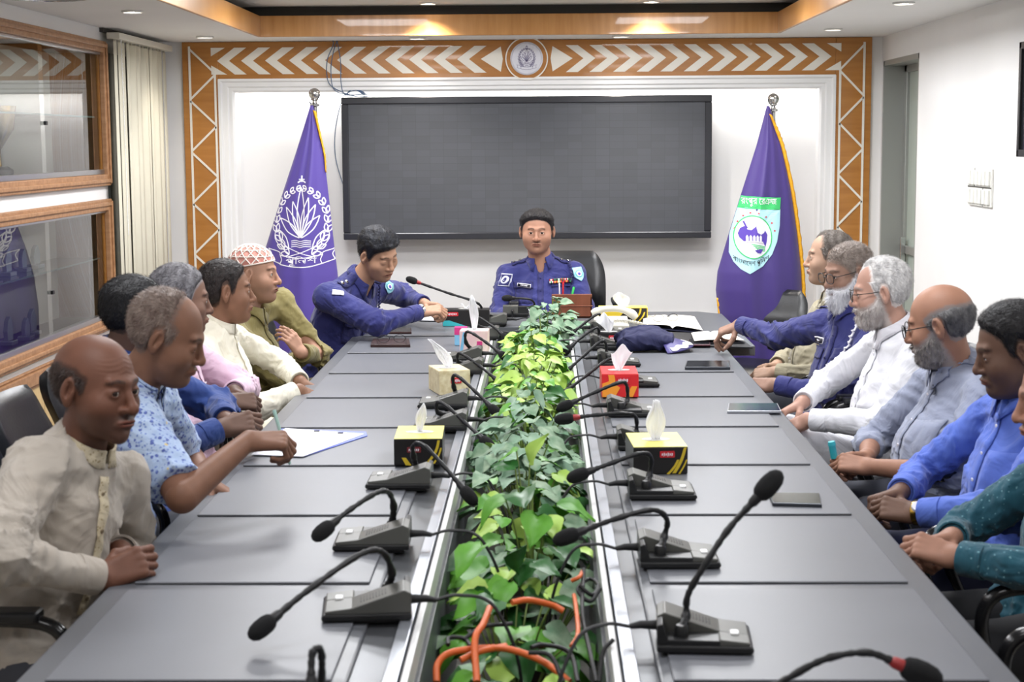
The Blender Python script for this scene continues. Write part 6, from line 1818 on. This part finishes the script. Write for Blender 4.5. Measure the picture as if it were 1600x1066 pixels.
M1 = S = person('balding man with a thin moustache in a beige kurta, nearest on the left', (px(154, 607, 3.50), 63, -3, 3), (108, 66, 48), px(130, 692, 3.52), A_((-1.20, 3.50, .555)), 66,
    dict(R=dict(W=px(152, 902, 3.34), pole=px(30, 985, 3.10), back=(.4, -.6, .5), d=(1, .45, .35), pose='curl', kr=1.12, S=px(60, 728, 3.42)), L=dict(W=px(188, 862, 3.58), pole=px(230, 870, 4.0), back=(.3, .2, 1), d=(.8, -.5, -.3), pose='curl')),
    kurta1, shirt='kurta', hair=('bald', (46, 32, 28), .003, (60, 46, 40)), hp=dict(age=1, nose=1.1, open=.85, collar_m=emb1), hs=1.0, build=1.02, belly=.2, moust=(50, 38, 36), stubble=.4, seed=9, collar='band', shirt_h=.0065, hr=.0022, eyedir=(.72, -.68, .02))
# ---- right row
khaki = cloth('khaki_jacket_cloth', (150, 142, 118), (160, 152, 130))
R1 = S = person('man in a khaki jacket at the far end of the right row', (px(1294, 402, 7.15), -98, 0, 0), (176, 138, 114), px(1312, 458, 7.15), A_((1.30, 7.1, .555)), -80,
    dict(L=dict(W=px(1215, 582, 7.02), pole=px(1275, 620, 6.9), back=(-.3, -.5, .8), d=(-1, .4, -.2), pose='curl'), R=dict(W=px(1215, 570, 7.3), pole=px(1190, 600, 7.6), back=(-.3, .2, 1), d=(-.9, -.6, 0), pose='curl')),
    khaki, hair=('recede', (80, 72, 66), .007, (116, 108, 102)), hp=dict(fat=.5), hs=.98, build=1.12, belly=.9, seed=10)
R2 = S = person('bearded police officer with glasses reaching across the table', (px(1324, 426, 6.48), -70, -10, 0), (150, 112, 94), px(1330, 478, 6.50), A_((1.30, 6.5, .555)), -62,
    dict(R=dict(W=px(1158, 508, 7.05), pole=px(1215, 620, 6.8), back=(-.1, -.2, 1), d=(-1, .15, -.42), pose='grab', S=px(1288, 508, 6.62), straight=1, kr=1.08), L=dict(W=px(1215, 602, 6.35), pole=px(1290, 660, 6.15), back=(-.3, -.6, .7), d=(-1, .4, -.1), pose='curl', S=px(1366, 532, 6.34), kr=1.1)),
    navy, hair=('low', (112, 100, 92), .0035, (144, 132, 124)), hp=dict(fat=.3, age=.6), hs=1.0, build=1.06, belly=.8, seed=11, beard=((236, 236, 240), .030, .010, (200, 200, 206)), glasses=(30, 30, 34), brow=(70, 60, 56))
white = cloth('white_shirt_cloth', (212, 212, 218), (220, 220, 225))
check = cloth('checked_collar_cloth', (196, 194, 200), (206, 204, 210), stretch=(1, 1, 1))
R3 = S = person('white-haired man with glasses and short white beard in a white shirt', (px(1374, 456, 5.80), -97, -6, 2), (180, 134, 116), px(1402, 510, 5.80), A_((1.34, 5.8, .555)), -82,
    dict(L=dict(W=px(1268, 656, 5.62), pole=px(1405, 720, 5.4), back=(-.3, -.5, .7), d=(-.8, .4, -.5), pose='curl', kr=1.3), R=dict(W=px(1255, 628, 5.9), pole=px(1230, 640, 6.2), back=(-.3, .2, 1), d=(-.9, -.3, -.4), pose='curl')),
    white, hair=('recede', (222, 220, 218), .010, (176, 174, 174), .002), hp=dict(fat=.6, collar_m=check), hs=1.0, build=1.12, belly=.8, seed=12, beard=((200, 194, 190), .006, .006, (168, 158, 154)), glasses=(40, 36, 34), brow=(150, 140, 136), pants_m=white, knees=dict(L=A_((.88, 5.68, .60)), R=A_((.88, 5.95, .60))))
greyc = cloth('grey_shirt_cloth', (134, 140, 160), (142, 148, 168))
R4 = S = person('bald man with glasses and grey beard in a slate grey shirt', (px(1466, 506, 5.05), -112, -12, 4), (156, 108, 84), px(1492, 566, 5.08), A_((1.38, 5.08, .555)), -80,
    dict(L=dict(W=px(1366, 730, 4.88), pole=px(1490, 830, 4.6), back=(-.3, -.5, .8), d=(-1, .3, .1), pose='curl', bare=.17, roll=.42, kr=1.25), R=dict(W=px(1356, 712, 5.1), pole=px(1330, 720, 5.4), back=(-.3, .2, 1), d=(-.9, -.5, .1), pose='curl', bare=.17, roll=.5)),
    greyc, trousers=(44, 46, 56), hair=('bald', (122, 120, 120), .008, (74, 74, 76)), hp=dict(fat=.9, w=1.02), hs=1.03, build=1.18, belly=1.2, seed=13, beard=((168, 162, 158), .004, .004, (122, 116, 112)), glasses=(24, 24, 26), shirt_h=.0075)
blue = cloth('bright_blue_shirt_cloth', (76, 100, 184), (86, 112, 198))
R5 = S = person('black-haired man in a bright blue shirt with a gold watch', (px(1580, 546, 4.38), -92, -14, 2), (106, 74, 58), px(1604, 612, 4.42), A_((1.38, 4.42, .555)), -78,
    dict(L=dict(W=px(1440, 802, 4.22), pole=px(1570, 900, 3.9), back=(-.3, -.6, .7), d=(-1, .35, .1), pose='curl', kr=1.25), R=dict(W=px(1408, 768, 4.48), pole=px(1380, 780, 4.9), back=(-.3, .2, 1), d=(-.9, -.5, -.1), pose='curl')),
    blue, trousers=(26, 30, 58), hair=('full', (22, 20, 22), .012, (36, 34, 36), .004), hp=dict(fat=.7, open=.5), hs=1.03, build=1.12, belly=.7, seed=14, shirt_h=.007, stubble=.25)
teal = spotted('dark_teal_patterned_cloth', (20, 70, 86), (26, 80, 96), [((96, 140, 150), 70, .40, .3)])
R6 = S = person('person in a dark teal patterned shirt, cut off by the right edge', (px(1655, 622, 3.75), -95, -8, 0), (156, 108, 86), px(1690, 705, 3.78), A_((1.34, 3.78, .555)), -80,
    dict(L=dict(W=px(1502, 872, 3.58), pole=px(1640, 980, 3.3), back=(-.3, -.5, .8), d=(-1, .4, .25), pose='curl', kr=1.15), R=dict(W=px(1488, 840, 3.8), pole=px(1460, 850, 4.2), back=(-.3, .2, 1), d=(-.9, -.5, 0), pose='curl')),
    teal, trousers=(22, 22, 26), hair=('full', (22, 20, 22), .010), hp=dict(fat=.2), hs=1.02, belly=.4, seed=15, shirt_h=.007)
# ================================================================== what they wear and hold
CAMP = A_((0, 0, CAMZ))
def tocam(c): return unit(CAMP-A_(c))
def strip_on(S, name, pts, w, mat, n=None, off=.004, sub=6, solid=.0015):
    pts = [A_(p) for p in catmull([Vector(p) for p in pts], sub)]; vs = []
    nn = unit(S.F if n is None else n); m = len(pts)
    for i, p in enumerate(pts):
        t = unit(pts[min(i+1, m-1)]-pts[max(i-1, 0)]); s = unit(np.cross(t, nn))*w/2
        vs += [p-s, p, p+s]
    Q = S.trace(np.array(vs), nn, off)
    mb = MB(); mb.add(Q, [(3*i+j, 3*i+j+1, 3*i+j+4, 3*i+j+3) for i in range(m-1) for j in (0, 1)])
    return mb.build(name, mat, S.root, smooth=60, solid=solid)
def button(S, c, r, mat, n=None, name='button'):
    nn = unit(S.F if n is None else n); q = S.trace(A_(c), nn, .005)[0]
    mb = MB(); mb.lathe([(0, -.001), (r, -.001), (r, .0012), (r*.6, .0018), (0, .0016)], q, Vector(nn).to_track_quat('Z', 'Y').to_matrix(), 14, cap=False); return mb.build(name, mat, S.root, smooth=40)
def mark(S, name, c, strokes, mat, n, off=.0065, scale=1.0):
    """small filled marks (lists of 2d polygons in metres) laid on the shirt"""
    nn = unit(n); up = unit(S.U-nn*(nn @ S.U)); r = np.cross(up, nn); mb = MB()
    for pl in strokes:
        V_ = S.trace(np.array([A_(c)+r*x*scale+up*y*scale for x, y in pl]), nn, off); mb.add(V_, [tuple(range(len(pl)))])
    return mb.build(name, mat, S.root)
navy_d = cloth('uniform_seam', (33, 35, 88), (37, 39, 94)); 
cyanp = pm('pale_cyan_badge', (150, 206, 222), .5); greyp = pm('grey_badge', (196, 198, 214), .5); darkp = pm('dark_name_plate', (30, 30, 44), .3); silv = M['chrome']
rb = [pm('ribbon_'+n, c, .6) for n, c in (('red', (196, 44, 60)), ('white', (226, 222, 222)), ('green', (40, 110, 70)), ('gold', (200, 160, 60)), ('dark', (50, 36, 50)))]
def star(r, k=5, q=.45): return [(r*(1 if i % 2 == 0 else q)*sin(pi*i/k), r*(1 if i % 2 == 0 else q)*cos(pi*i/k)) for i in range(2*k)]
def circ(r, n=14): return [(r*sin(2*pi*i/n), r*cos(2*pi*i/n)) for i in range(n)]
def shoulder_strap(S, side, n_pips=2, inner=.05, outer=.155):
    sg = 1 if side == 'R' else -1; up = unit(S.U*.9+S.R*sg*.3)
    nk = S.N+S.R*sg*inner-S.U*.02; sh = S.N+S.R*sg*outer-S.U*.06+S.F*.012
    strip_on(S, 'shoulder_strap', [nk, (nk+sh)/2, sh], .046, navy_d, n=up, off=.007, solid=.003)
    for k in range(n_pips):
        c = nk+(sh-nk)*(.55+.32*k); q = S.trace(c, up, .011)[0]
        mb = MB(); R_ = Vector(up).to_track_quat('Z', 'Y').to_matrix(); mb.lathe([(0, .004), (.006, .003), (.010, .0), (.008, -.001)], q, R_, 10, cap=False); mb.build('rank_pip', silv, S.root)
def pocket(S, c, n=None, w=.10, h=.115, m=navy_d):
    patch(S, 'chest_pocket', c, w, h, m, n=n, off=.003, solid=.0012)
    c2 = A_(c)+S.U*h*.5; patch(S, 'pocket_flap', c2-S.U*.012, w+.006, .040, m, n=n, off=.0065, solid=.002); button(S, c2-S.U*.022, .005, m, n=n)
def name_tag(S, c, n, w=.078, h=.020, tilt=0.0):
    up = unit(S.U+np.cross(S.F, S.U)*tilt)
    o = patch(S, 'name_plate', c, w, h, white_p, n=n, up=up, off=.013, nx=5, nz=3); patch(S, 'name_plate_face', c, w*.93, h*.76, darkp, n=n, up=up, off=.0155, nx=5, nz=3, parent=o)
    vs, fs = text_mesh('নাম', .009); rr = np.cross(up, unit(n))
    mb = MB(); r_ = random.Random(int(abs(c[0])*1000))
    for k in range(5):
        x = -.018+k*.0085; q = S.trace(np.array([A_(c)+rr*(x+a)+up*b for a, b in ((-.002, -.003), (.003, -.002), (.0035, .002), (-.002, .0035))]), unit(n), .0178); mb.add(q, [(0, 1, 2, 3)])
    mb.build('name_lettering', white_p, o)
def ribbons(S, c, n, cols=6, w=.016, h=.008, rows=2):
    nn = unit(n); up = unit(S.U-nn*(nn @ S.U)); r = np.cross(up, nn)
    base = patch(S, 'medal_ribbon_bar', c, w*cols+.004, h*rows+.004, darkp, n=n, off=.012, nx=8, nz=3)
    rr_ = random.Random(4)
    for j in range(rows):
        for i in range(cols):
            cc = A_(c)+r*((i-(cols-1)/2)*w)+up*((j-(rows-1)/2)*(h+.001))
            a, b = rr_.sample(rb, 2)
            patch(S, 'ribbon', cc, w*.92, h, a, n=n, off=.0145, nx=3, nz=2, parent=base)
            patch(S, 'ribbon', cc, w*.32, h*1.01, b, n=n, off=.0162, nx=2, nz=2, parent=base)
def arm_shield(S, c, n, w=.058, h=.072, base=None, ring=None):
    o = patch(S, 'sleeve_badge', c, w, h, base or cyanp, n=n, off=.006, nx=9, nz=11, shape=shield_shape)
    nn = unit(n); c2 = A_(c)+unit(S.U)*h*.03
    for nm, r_, m_, of in (('badge_ring', .020, ring or tealp, .0085), ('badge_disc', .016, white_p, .0098), ('badge_emblem', .008, pur_p, .011)):
        patch(S, nm, c2, r_*2*w/.058, r_*2*w/.058, m_, n=n, off=of, nx=9, nz=9, shape=disc_shape, parent=o)
def placket(S, v0, v1, m, nb=5, w=.032, n=None, bm=None):
    a = S.N+S.F*.07-S.U*.045; b = S.B+S.F*.16+S.U*.06
    pts = [a+(b-a)*(v0+(v1-v0)*k/8) for k in range(9)]
    strip_on(S, 'button_placket', pts, w, m, n=n, off=.0035, sub=3, solid=.0016)
    for k in range(nb): button(S, a+(b-a)*(v0+(v1-v0)*(k+.5)/nb), .0052, bm or white_p, n=n)
# ---- the officer at the head of the table
S = CHIEF; nf = unit(S.F+A_((0, 0, .1)))
placket(S, .06, .95, navy_d, 5, bm=navy_d)
for sd in 'RL': shoulder_strap(S, sd)
pocket(S, px(818, 458, 9.08), nf); pocket(S, px(877, 455, 9.08), nf)
name_tag(S, px(818.5, 446.5, 9.08), nf, tilt=-.12)
ribbons(S, px(876, 439, 9.08), nf, 6, .021, .011)
arm_shield(S, px(908, 428, 9.1), unit(A_((.55, -1, .15))), .058, .080)
oS = patch(S, 'sleeve_badge', px(786, 437, 9.1), .058, .072, greyp, n=unit(A_((-.5, -1, .15))), off=.006, nx=9, nz=11, shape=lambda a, b: (a*(1-.18*sin(pi*(b+.5))**2*0+.06*cos(b*9)), b))
patch(S, 'badge_field', px(786, 437, 9.1), .050, .062, navy_d, n=unit(A_((-.5, -1, .15))), off=.0085, parent=oS)
patch(S, 'badge_disc', px(786, 437, 9.1), .040, .046, greyp, n=unit(A_((-.5, -1, .15))), off=.010, nx=9, nz=9, shape=disc_shape, parent=oS)
patch(S, 'badge_emblem', px(786, 437, 9.1), .018, .028, navy_d, n=unit(A_((-.5, -1, .15))), off=.0115, nx=5, nz=5, shape=disc_shape, parent=oS)
def lanyard(S, pts, n, r, m, name='lanyard'):
    q = S.trace(np.array([A_(p) for p in catmull([Vector(p) for p in pts], 8)]), unit(n), .006+r); mb = MB()
    V_ = [Vector(a)+Vector((r*.8*sin(i*2.2), 0, r*.8*cos(i*2.2))) for i, a in enumerate(q)]
    mb.tube(V_, r, 6); mb.build(name, m, S.root, smooth=60)
lanyard(S, [px(888, 411, 9.08), px(891, 418, 9.08), px(893, 430, 9.06), px(892, 442, 9.06)], nf, .0055, navy_d)
def chest(S, x, y): return S.N+S.R*x-S.U*y+S.F*.10
def upper_arm(S, side, k=.28): a = S.A[side]; return a['S']+(a['E']-a['S'])*k
# ---- the officer at the left corner
S = OFFA
placket(S, .05, .8, navy_d, 4, bm=navy_d)
for sd in 'RL': shoulder_strap(S, sd)
ribbons(S, chest(S, -.075, .15), S.F, 5, .022, .011)
arm_shield(S, upper_arm(S, 'L', .2), unit(tocam(upper_arm(S, 'L'))+A_((.4, 0, .2))), .055, .07)
name_tag(S, chest(S, .085, .13), S.F, .07, .020)
pocket(S, chest(S, .085, .22)); 
lanyard(S, [chest(S, -.12, y) for y in (.03, .07, .11, .15)], S.F, .006, navy_d)
patch(S, 'shoulder_badge', upper_arm(S, 'R', .08), .05, .03, greyp, n=unit(tocam(upper_arm(S, 'R'))+A_((.5, 0, .5))))
# ---- the reaching officer
S = R2
placket(S, .05, .9, navy_d, 4, bm=navy_d)
for sd in 'RL': shoulder_strap(S, sd, 1)
name_tag(S, chest(S, .085, .12), S.F, .080, .024)
pocket(S, chest(S, .085, .21)); pocket(S, chest(S, -.085, .21))
arm_shield(S, upper_arm(S, 'L', .30), unit(tocam(upper_arm(S, 'L'))), .060, .076)
lanyard(S, [chest(S, -.13, .03), chest(S, -.12, .08), chest(S, -.10, .14), chest(S, -.06, .19), chest(S, -.04, .21), chest(S, -.09, .24)], S.F, .006, white_p)
# ---- lace prayer cap
S = M6; capm = pm('lace_cap_white', (226, 214, 206), .8, bump=.2, bscale=300); capr = pm('lace_cap_red', (176, 110, 100), .85, rgb2=(200, 150, 138), scale=60)
def fc(p):
    d = ell(p, (0, -.020, .034), (.083, .102, .092)); line = np.interp(p[:, 1], [-.12, .09], [.020, .058])
    return np.maximum(np.maximum(d, -(d+.005)), line-p[:, 2])
capo = S.hl('prayer_cap', fc, capr, h=.0028)
mb = MB(); rr_ = random.Random(2)
def on_cap(th, ph): return S.toW((.0845*sin(ph)*cos(th), -.020+.1035*sin(ph)*sin(th), .034+.0935*cos(ph)))
for fam in range(2):
    for k in range(14):
        pts = []
        for i in range(12):
            ph = .12+1.32*i/11; th = 2*pi*k/14+(1 if fam else -1)*1.1*i/11; q = on_cap(th, ph); pts.append(q)
        lim = [q for q in pts if ((q-S.hc) @ S.RH)[2]/S.hs > np.interp(((q-S.hc) @ S.RH)[1], [-.12, .09], [.020, .058])]
        if len(lim) > 3: mb.tube(lim, .0028, 5)
for ph in (.35, .75, 1.1): mb.tube([on_cap(2*pi*k/30, ph) for k in range(31)], .0024, 5)
mb.tube([on_cap(2*pi*k/40, acos_) for k, acos_ in [(k, math.acos(max(-1, min(1, (np.interp(-.02+.10*sin(2*pi*k/40), [-.12, .09], [.022, .060])-.034)/.0935)))) for k in range(41)]], .0032, 6)
mb.build('lace_pattern', capm, capo, smooth=60)
placket(S, .03, .7, cloth('olive_seam', (104, 94, 52)), 4, bm=olive)
# ---- kurta fronts and shirt fronts
S = M1; placket(S, .0, .75, emb1, 4, w=.026, bm=pm('kurta_button', (120, 104, 80), .4))
S = M5; placket(S, .0, .45, cream, 3, w=.030)
S = M2; placket(S, .0, .9, floral, 4)
S = R3; placket(S, .0, .8, white, 4); patch(S, 'chest_pocket', chest(S, -.085, .2), .11, .12, white)
S = R4; placket(S, .0, .8, greyc, 4); patch(S, 'chest_pocket', chest(S, -.085, .2), .11, .12, greyc)
patch(S, 'collar_tab', px(1437, 570, 4.9), .026, .055, pm('dark_collar_tab', (44, 50, 66), .7), n=unit(A_((-.5, -1, .1))), off=.012)
strip_on(S, 'pocket_trim', [px(1431, 612, 4.9), px(1434, 618, 4.9), px(1437, 626, 4.9)], .008, pm('pocket_trim', (40, 44, 58), .7), n=unit(A_((-.6, -1, 0))), off=.006)
S = R5; placket(S, .0, .8, blue, 4); patch(S, 'chest_pocket', chest(S, -.085, .2), .12, .13, blue)
S = R6; placket(S, .0, .8, teal, 4)
S = R1; placket(S, .0, .9, khaki, 4, bm=M['black'])
S = M4; placket(S, .0, .6, pink, 3)
S = M3; placket(S, .0, .6, dblue, 3)
# jacket lapel edge of the khaki jacket, white cuff under it
# ---- watches
def watch(S, side, m, face, label):
    a = S.A[side]; fd = unit(a['W']-a['E']); c = a['W']+fd*.012; Rm = Vector(fd).to_track_quat('Z', 'Y').to_matrix()
    mb = MB(); mb.lathe([(.029, -.008), (.0315, -.006), (.0315, .006), (.029, .008)], c, Rm, 26, cap=False); o = mb.build('wrist_watch', m, S.root, smooth=50, solid=.002)
    bk = unit(a['H']['back']); q = c+bk*.031; mb = MB(); mb.lathe([(0, .005), (.014, .005), (.016, .0), (.016, -.004)], q, Vector(bk).to_track_quat('Z', 'Y').to_matrix(), 20, cap=False); mb.build('watch_face', face, o, smooth=40)
watch(R5, 'L', pm('gold_watch_metal', (210, 170, 80), .25, metal=1), white_p, 'x')
watch(OFFA, 'R', pm('steel_watch', (180, 180, 184), .25, metal=1), darkp, 'x')
# ---- things held
H = M2.A['R']['H']; tp = (A_(H['tip'])+A_(H['thumb_tip']))/2; ax_ = unit(A_((-.18, .10, .55))+H['back']*.1)
pen_obj(tp-unit(A_((-.25, -.1, .9)))*.030+A_((0, 0, 0)), tp+unit(A_((-.25, .1, .9)))*.105, .0045, pm('pale_green_pen', (170, 206, 196), .35), 'pale green pen in the hand of the man in blue floral')
c = (A_(R4.A['L']['H']['tip'])+A_(R4.A['R']['H']['tip']))/2; c = px(1304, 702, 4.95)
pen_obj(c-A_((0, 0, .03)), c+A_((-.008, 0, .012)), .011, pm('turquoise_cap_plastic', (60, 178, 190), .4), 'turquoise bottle top held by the bald man in grey')
# ================================================================== planting in the trough
lg = pm('leaf_bright_green', (68, 130, 34), .42, rgb2=(98, 158, 52), scale=9, spec=.4)
ll = pm('leaf_lime', (140, 178, 66), .45, rgb2=(170, 200, 96), scale=9)
ld = pm('leaf_dark_green', (34, 84, 34), .38, rgb2=(48, 104, 44), scale=9)
lw = pm('leaf_dusty_grey_green', (142, 162, 136), .65, rgb2=(92, 126, 96), scale=30)
lt = pm('leaf_blue_green', (92, 128, 100), .6, rgb2=(132, 156, 134), scale=25)
for m_ in (lg, ll, ld, lw, lt):
    b_ = m_.node_tree.nodes['Principled BSDF']; b_.inputs['Subsurface Weight'].default_value = 0
stem_m = pm('pale_green_stem', (120, 140, 70), .5)
def leaf(mb, c, d, up, L, W, mi, droop, fold, wav):
    d = Vector(d).normalized(); up = Vector(up); up = (up-d*up.dot(d)).normalized(); s = d.cross(up)
    prof = [(0, 0), (-.07, .34), (.06, .80), (.26, 1.0), (.48, .88), (.72, .50), (.90, .16), (1.0, 0)]
    vs = []; n = len(prof)
    for i, (t, w) in enumerate(prof):
        tt = max(0, t); z = -droop*tt*tt*L
        mid = Vector(c)+d*(max(t, 0) if i not in (1,) else .02)*L+up*z
        for q in (-1, -.5, 0, .5, 1):
            e = Vector(c)+d*t*L+up*(z+abs(q)*w*W*fold+(sin(t*9+q*3+wav)*.05*W if abs(q) > .4 else 0))+s*(q*w*W*.5)
            if q == 0: e = mid-up*.02*W
            vs.append(e)
    fs = [(i*5+j, i*5+j+1, (i+1)*5+j+1, (i+1)*5+j) for i in range(n-1) for j in range(4)]
    mb.add(vs, fs, mi)
def plant(x, y, z0, rx, ry, top, n, mix, size, label, seed, name='trailing_pothos', low=.0):
    r = random.Random(seed); t = thing(name, (x, y, .33), label, 'plant', 'plants in the table trough')
    mb = MB(); st = MB()
    mats = [lg, ll, ld, lw, lt]
    n = int(n*(1.4 if y > 4.5 else 1.1))
    for i in range(n):
        a = r.uniform(0, 2*pi); q = sqrt(r.random()); 
        hx = x+rx*q*cos(a); hy = y+ry*q*sin(a); dome = 1-q*q*.75
        z = z0+(top-z0)*dome*r.uniform(.45-low, 1.0)
        o = Vector((cos(a)*.8+r.uniform(-.5, .5), sin(a)*.8+r.uniform(-.7, .4), r.uniform(-.45, .25)))
        up = Vector((r.uniform(-.35, .35), r.uniform(-.6, .1), 1))
        L = size*.80*r.uniform(.6, 1.15); mi = r.choices(range(5), mix)[0]
        leaf(mb, (hx, hy, z), o, up, L, L*r.uniform(.78, .95), mi, r.uniform(.1, .5), r.uniform(.05, .22), r.uniform(0, 6))
        if i % 3 == 0:
            b = Vector((x+(hx-x)*.3, y+(hy-y)*.3, max(.45, z-.22))); m = Vector((hx, hy, z)).lerp(b, .5)+Vector((0, 0, .03))
            st.tube(catmull([b, m, Vector((hx, hy, z))], 3), .0022, 5)
    mb.build('foliage', mats, t, smooth=60)
    st.build('stems', stem_m, t, smooth=60)
    mb = MB(); mb.lathe([(.05, 0), (.07, .11), (.075, .12), (.068, .12), (.062, .10), (0, .10)], (x, y, .331), n=24); mb.build('pot', pm('plastic_pot', (60, 52, 46), .6), t, smooth=40)
    return t
X0 = -.045
# name, y, rx, ry, top, n, mix (bright, lime, dark, dusty, blue), leaf size
plant(-.05, 2.93, .55, .15, .16, .74, 26, (5, 3, 1, 1, 0), .10, 'few bright green leaves at the bottom edge of the picture', 21, low=.2)
plant(-.075, 3.42, .50, .155, .27, .88, 62, (6, 1.6, 5, 1.6, 0), .115, 'glossy green pothos nearest the camera, above the orange cables', 22, low=.25)
plant(-.03, 3.85, .55, .17, .25, .90, 66, (5, 2, 4, 3, 0), .110, 'green pothos with large heart leaves between the second pair of microphones', 23, low=.1)
plant(-.05, 4.32, .58, .165, .24, .88, 60, (4, 1.5, 3, 4, .5), .10, 'mixed green and dusty leaved plant beside the yellow topped boxes', 24)
plant(-.06, 4.80, .60, .175, .25, .86, 90, (.3, .1, .3, 5, 4), .095, 'dusty blue-green plant with pale film on its leaves', 25, name='dusty_ivy')
plant(-.05, 5.28, .60, .17, .24, .87, 80, (1, .4, .6, 5, 2.5), .095, 'pale grey-green leaved plant behind the dusty blue-green one', 26, name='dusty_ivy')
plant(-.045, 5.75, .60, .17, .25, .89, 84, (2, 4, .8, 2, .3), .09, 'lime and grey leaved plant between the cream and red tissue boxes', 27)
plant(-.04, 6.25, .62, .17, .25, .91, 95, (1.6, 6, .4, .8, 0), .09, 'bright lime green plant, the lightest in the trough', 28)
plant(-.045, 6.75, .62, .16, .25, .90, 90, (1.6, 6, .6, .8, 0), .085, 'lime green plant level with the small black tissue box', 29)
plant(-.05, 7.25, .62, .155, .22, .90, 70, (3, 2, 3, 1.5, .3), .085, 'darker green plant behind the lime ones', 30)
plant(.0, 7.72, .62, .15, .20, .91, 80, (.3, .1, .3, 6, 4), .085, 'silvery dusty plant near the far end of the trough', 31, name='dusty_ivy')
plant(.04, 8.02, .62, .17, .16, .93, 80, (.2, .1, .3, 6, 4), .08, 'silvery grey-green plant at the far end of the trough by the pen stand', 32, name='dusty_ivy')
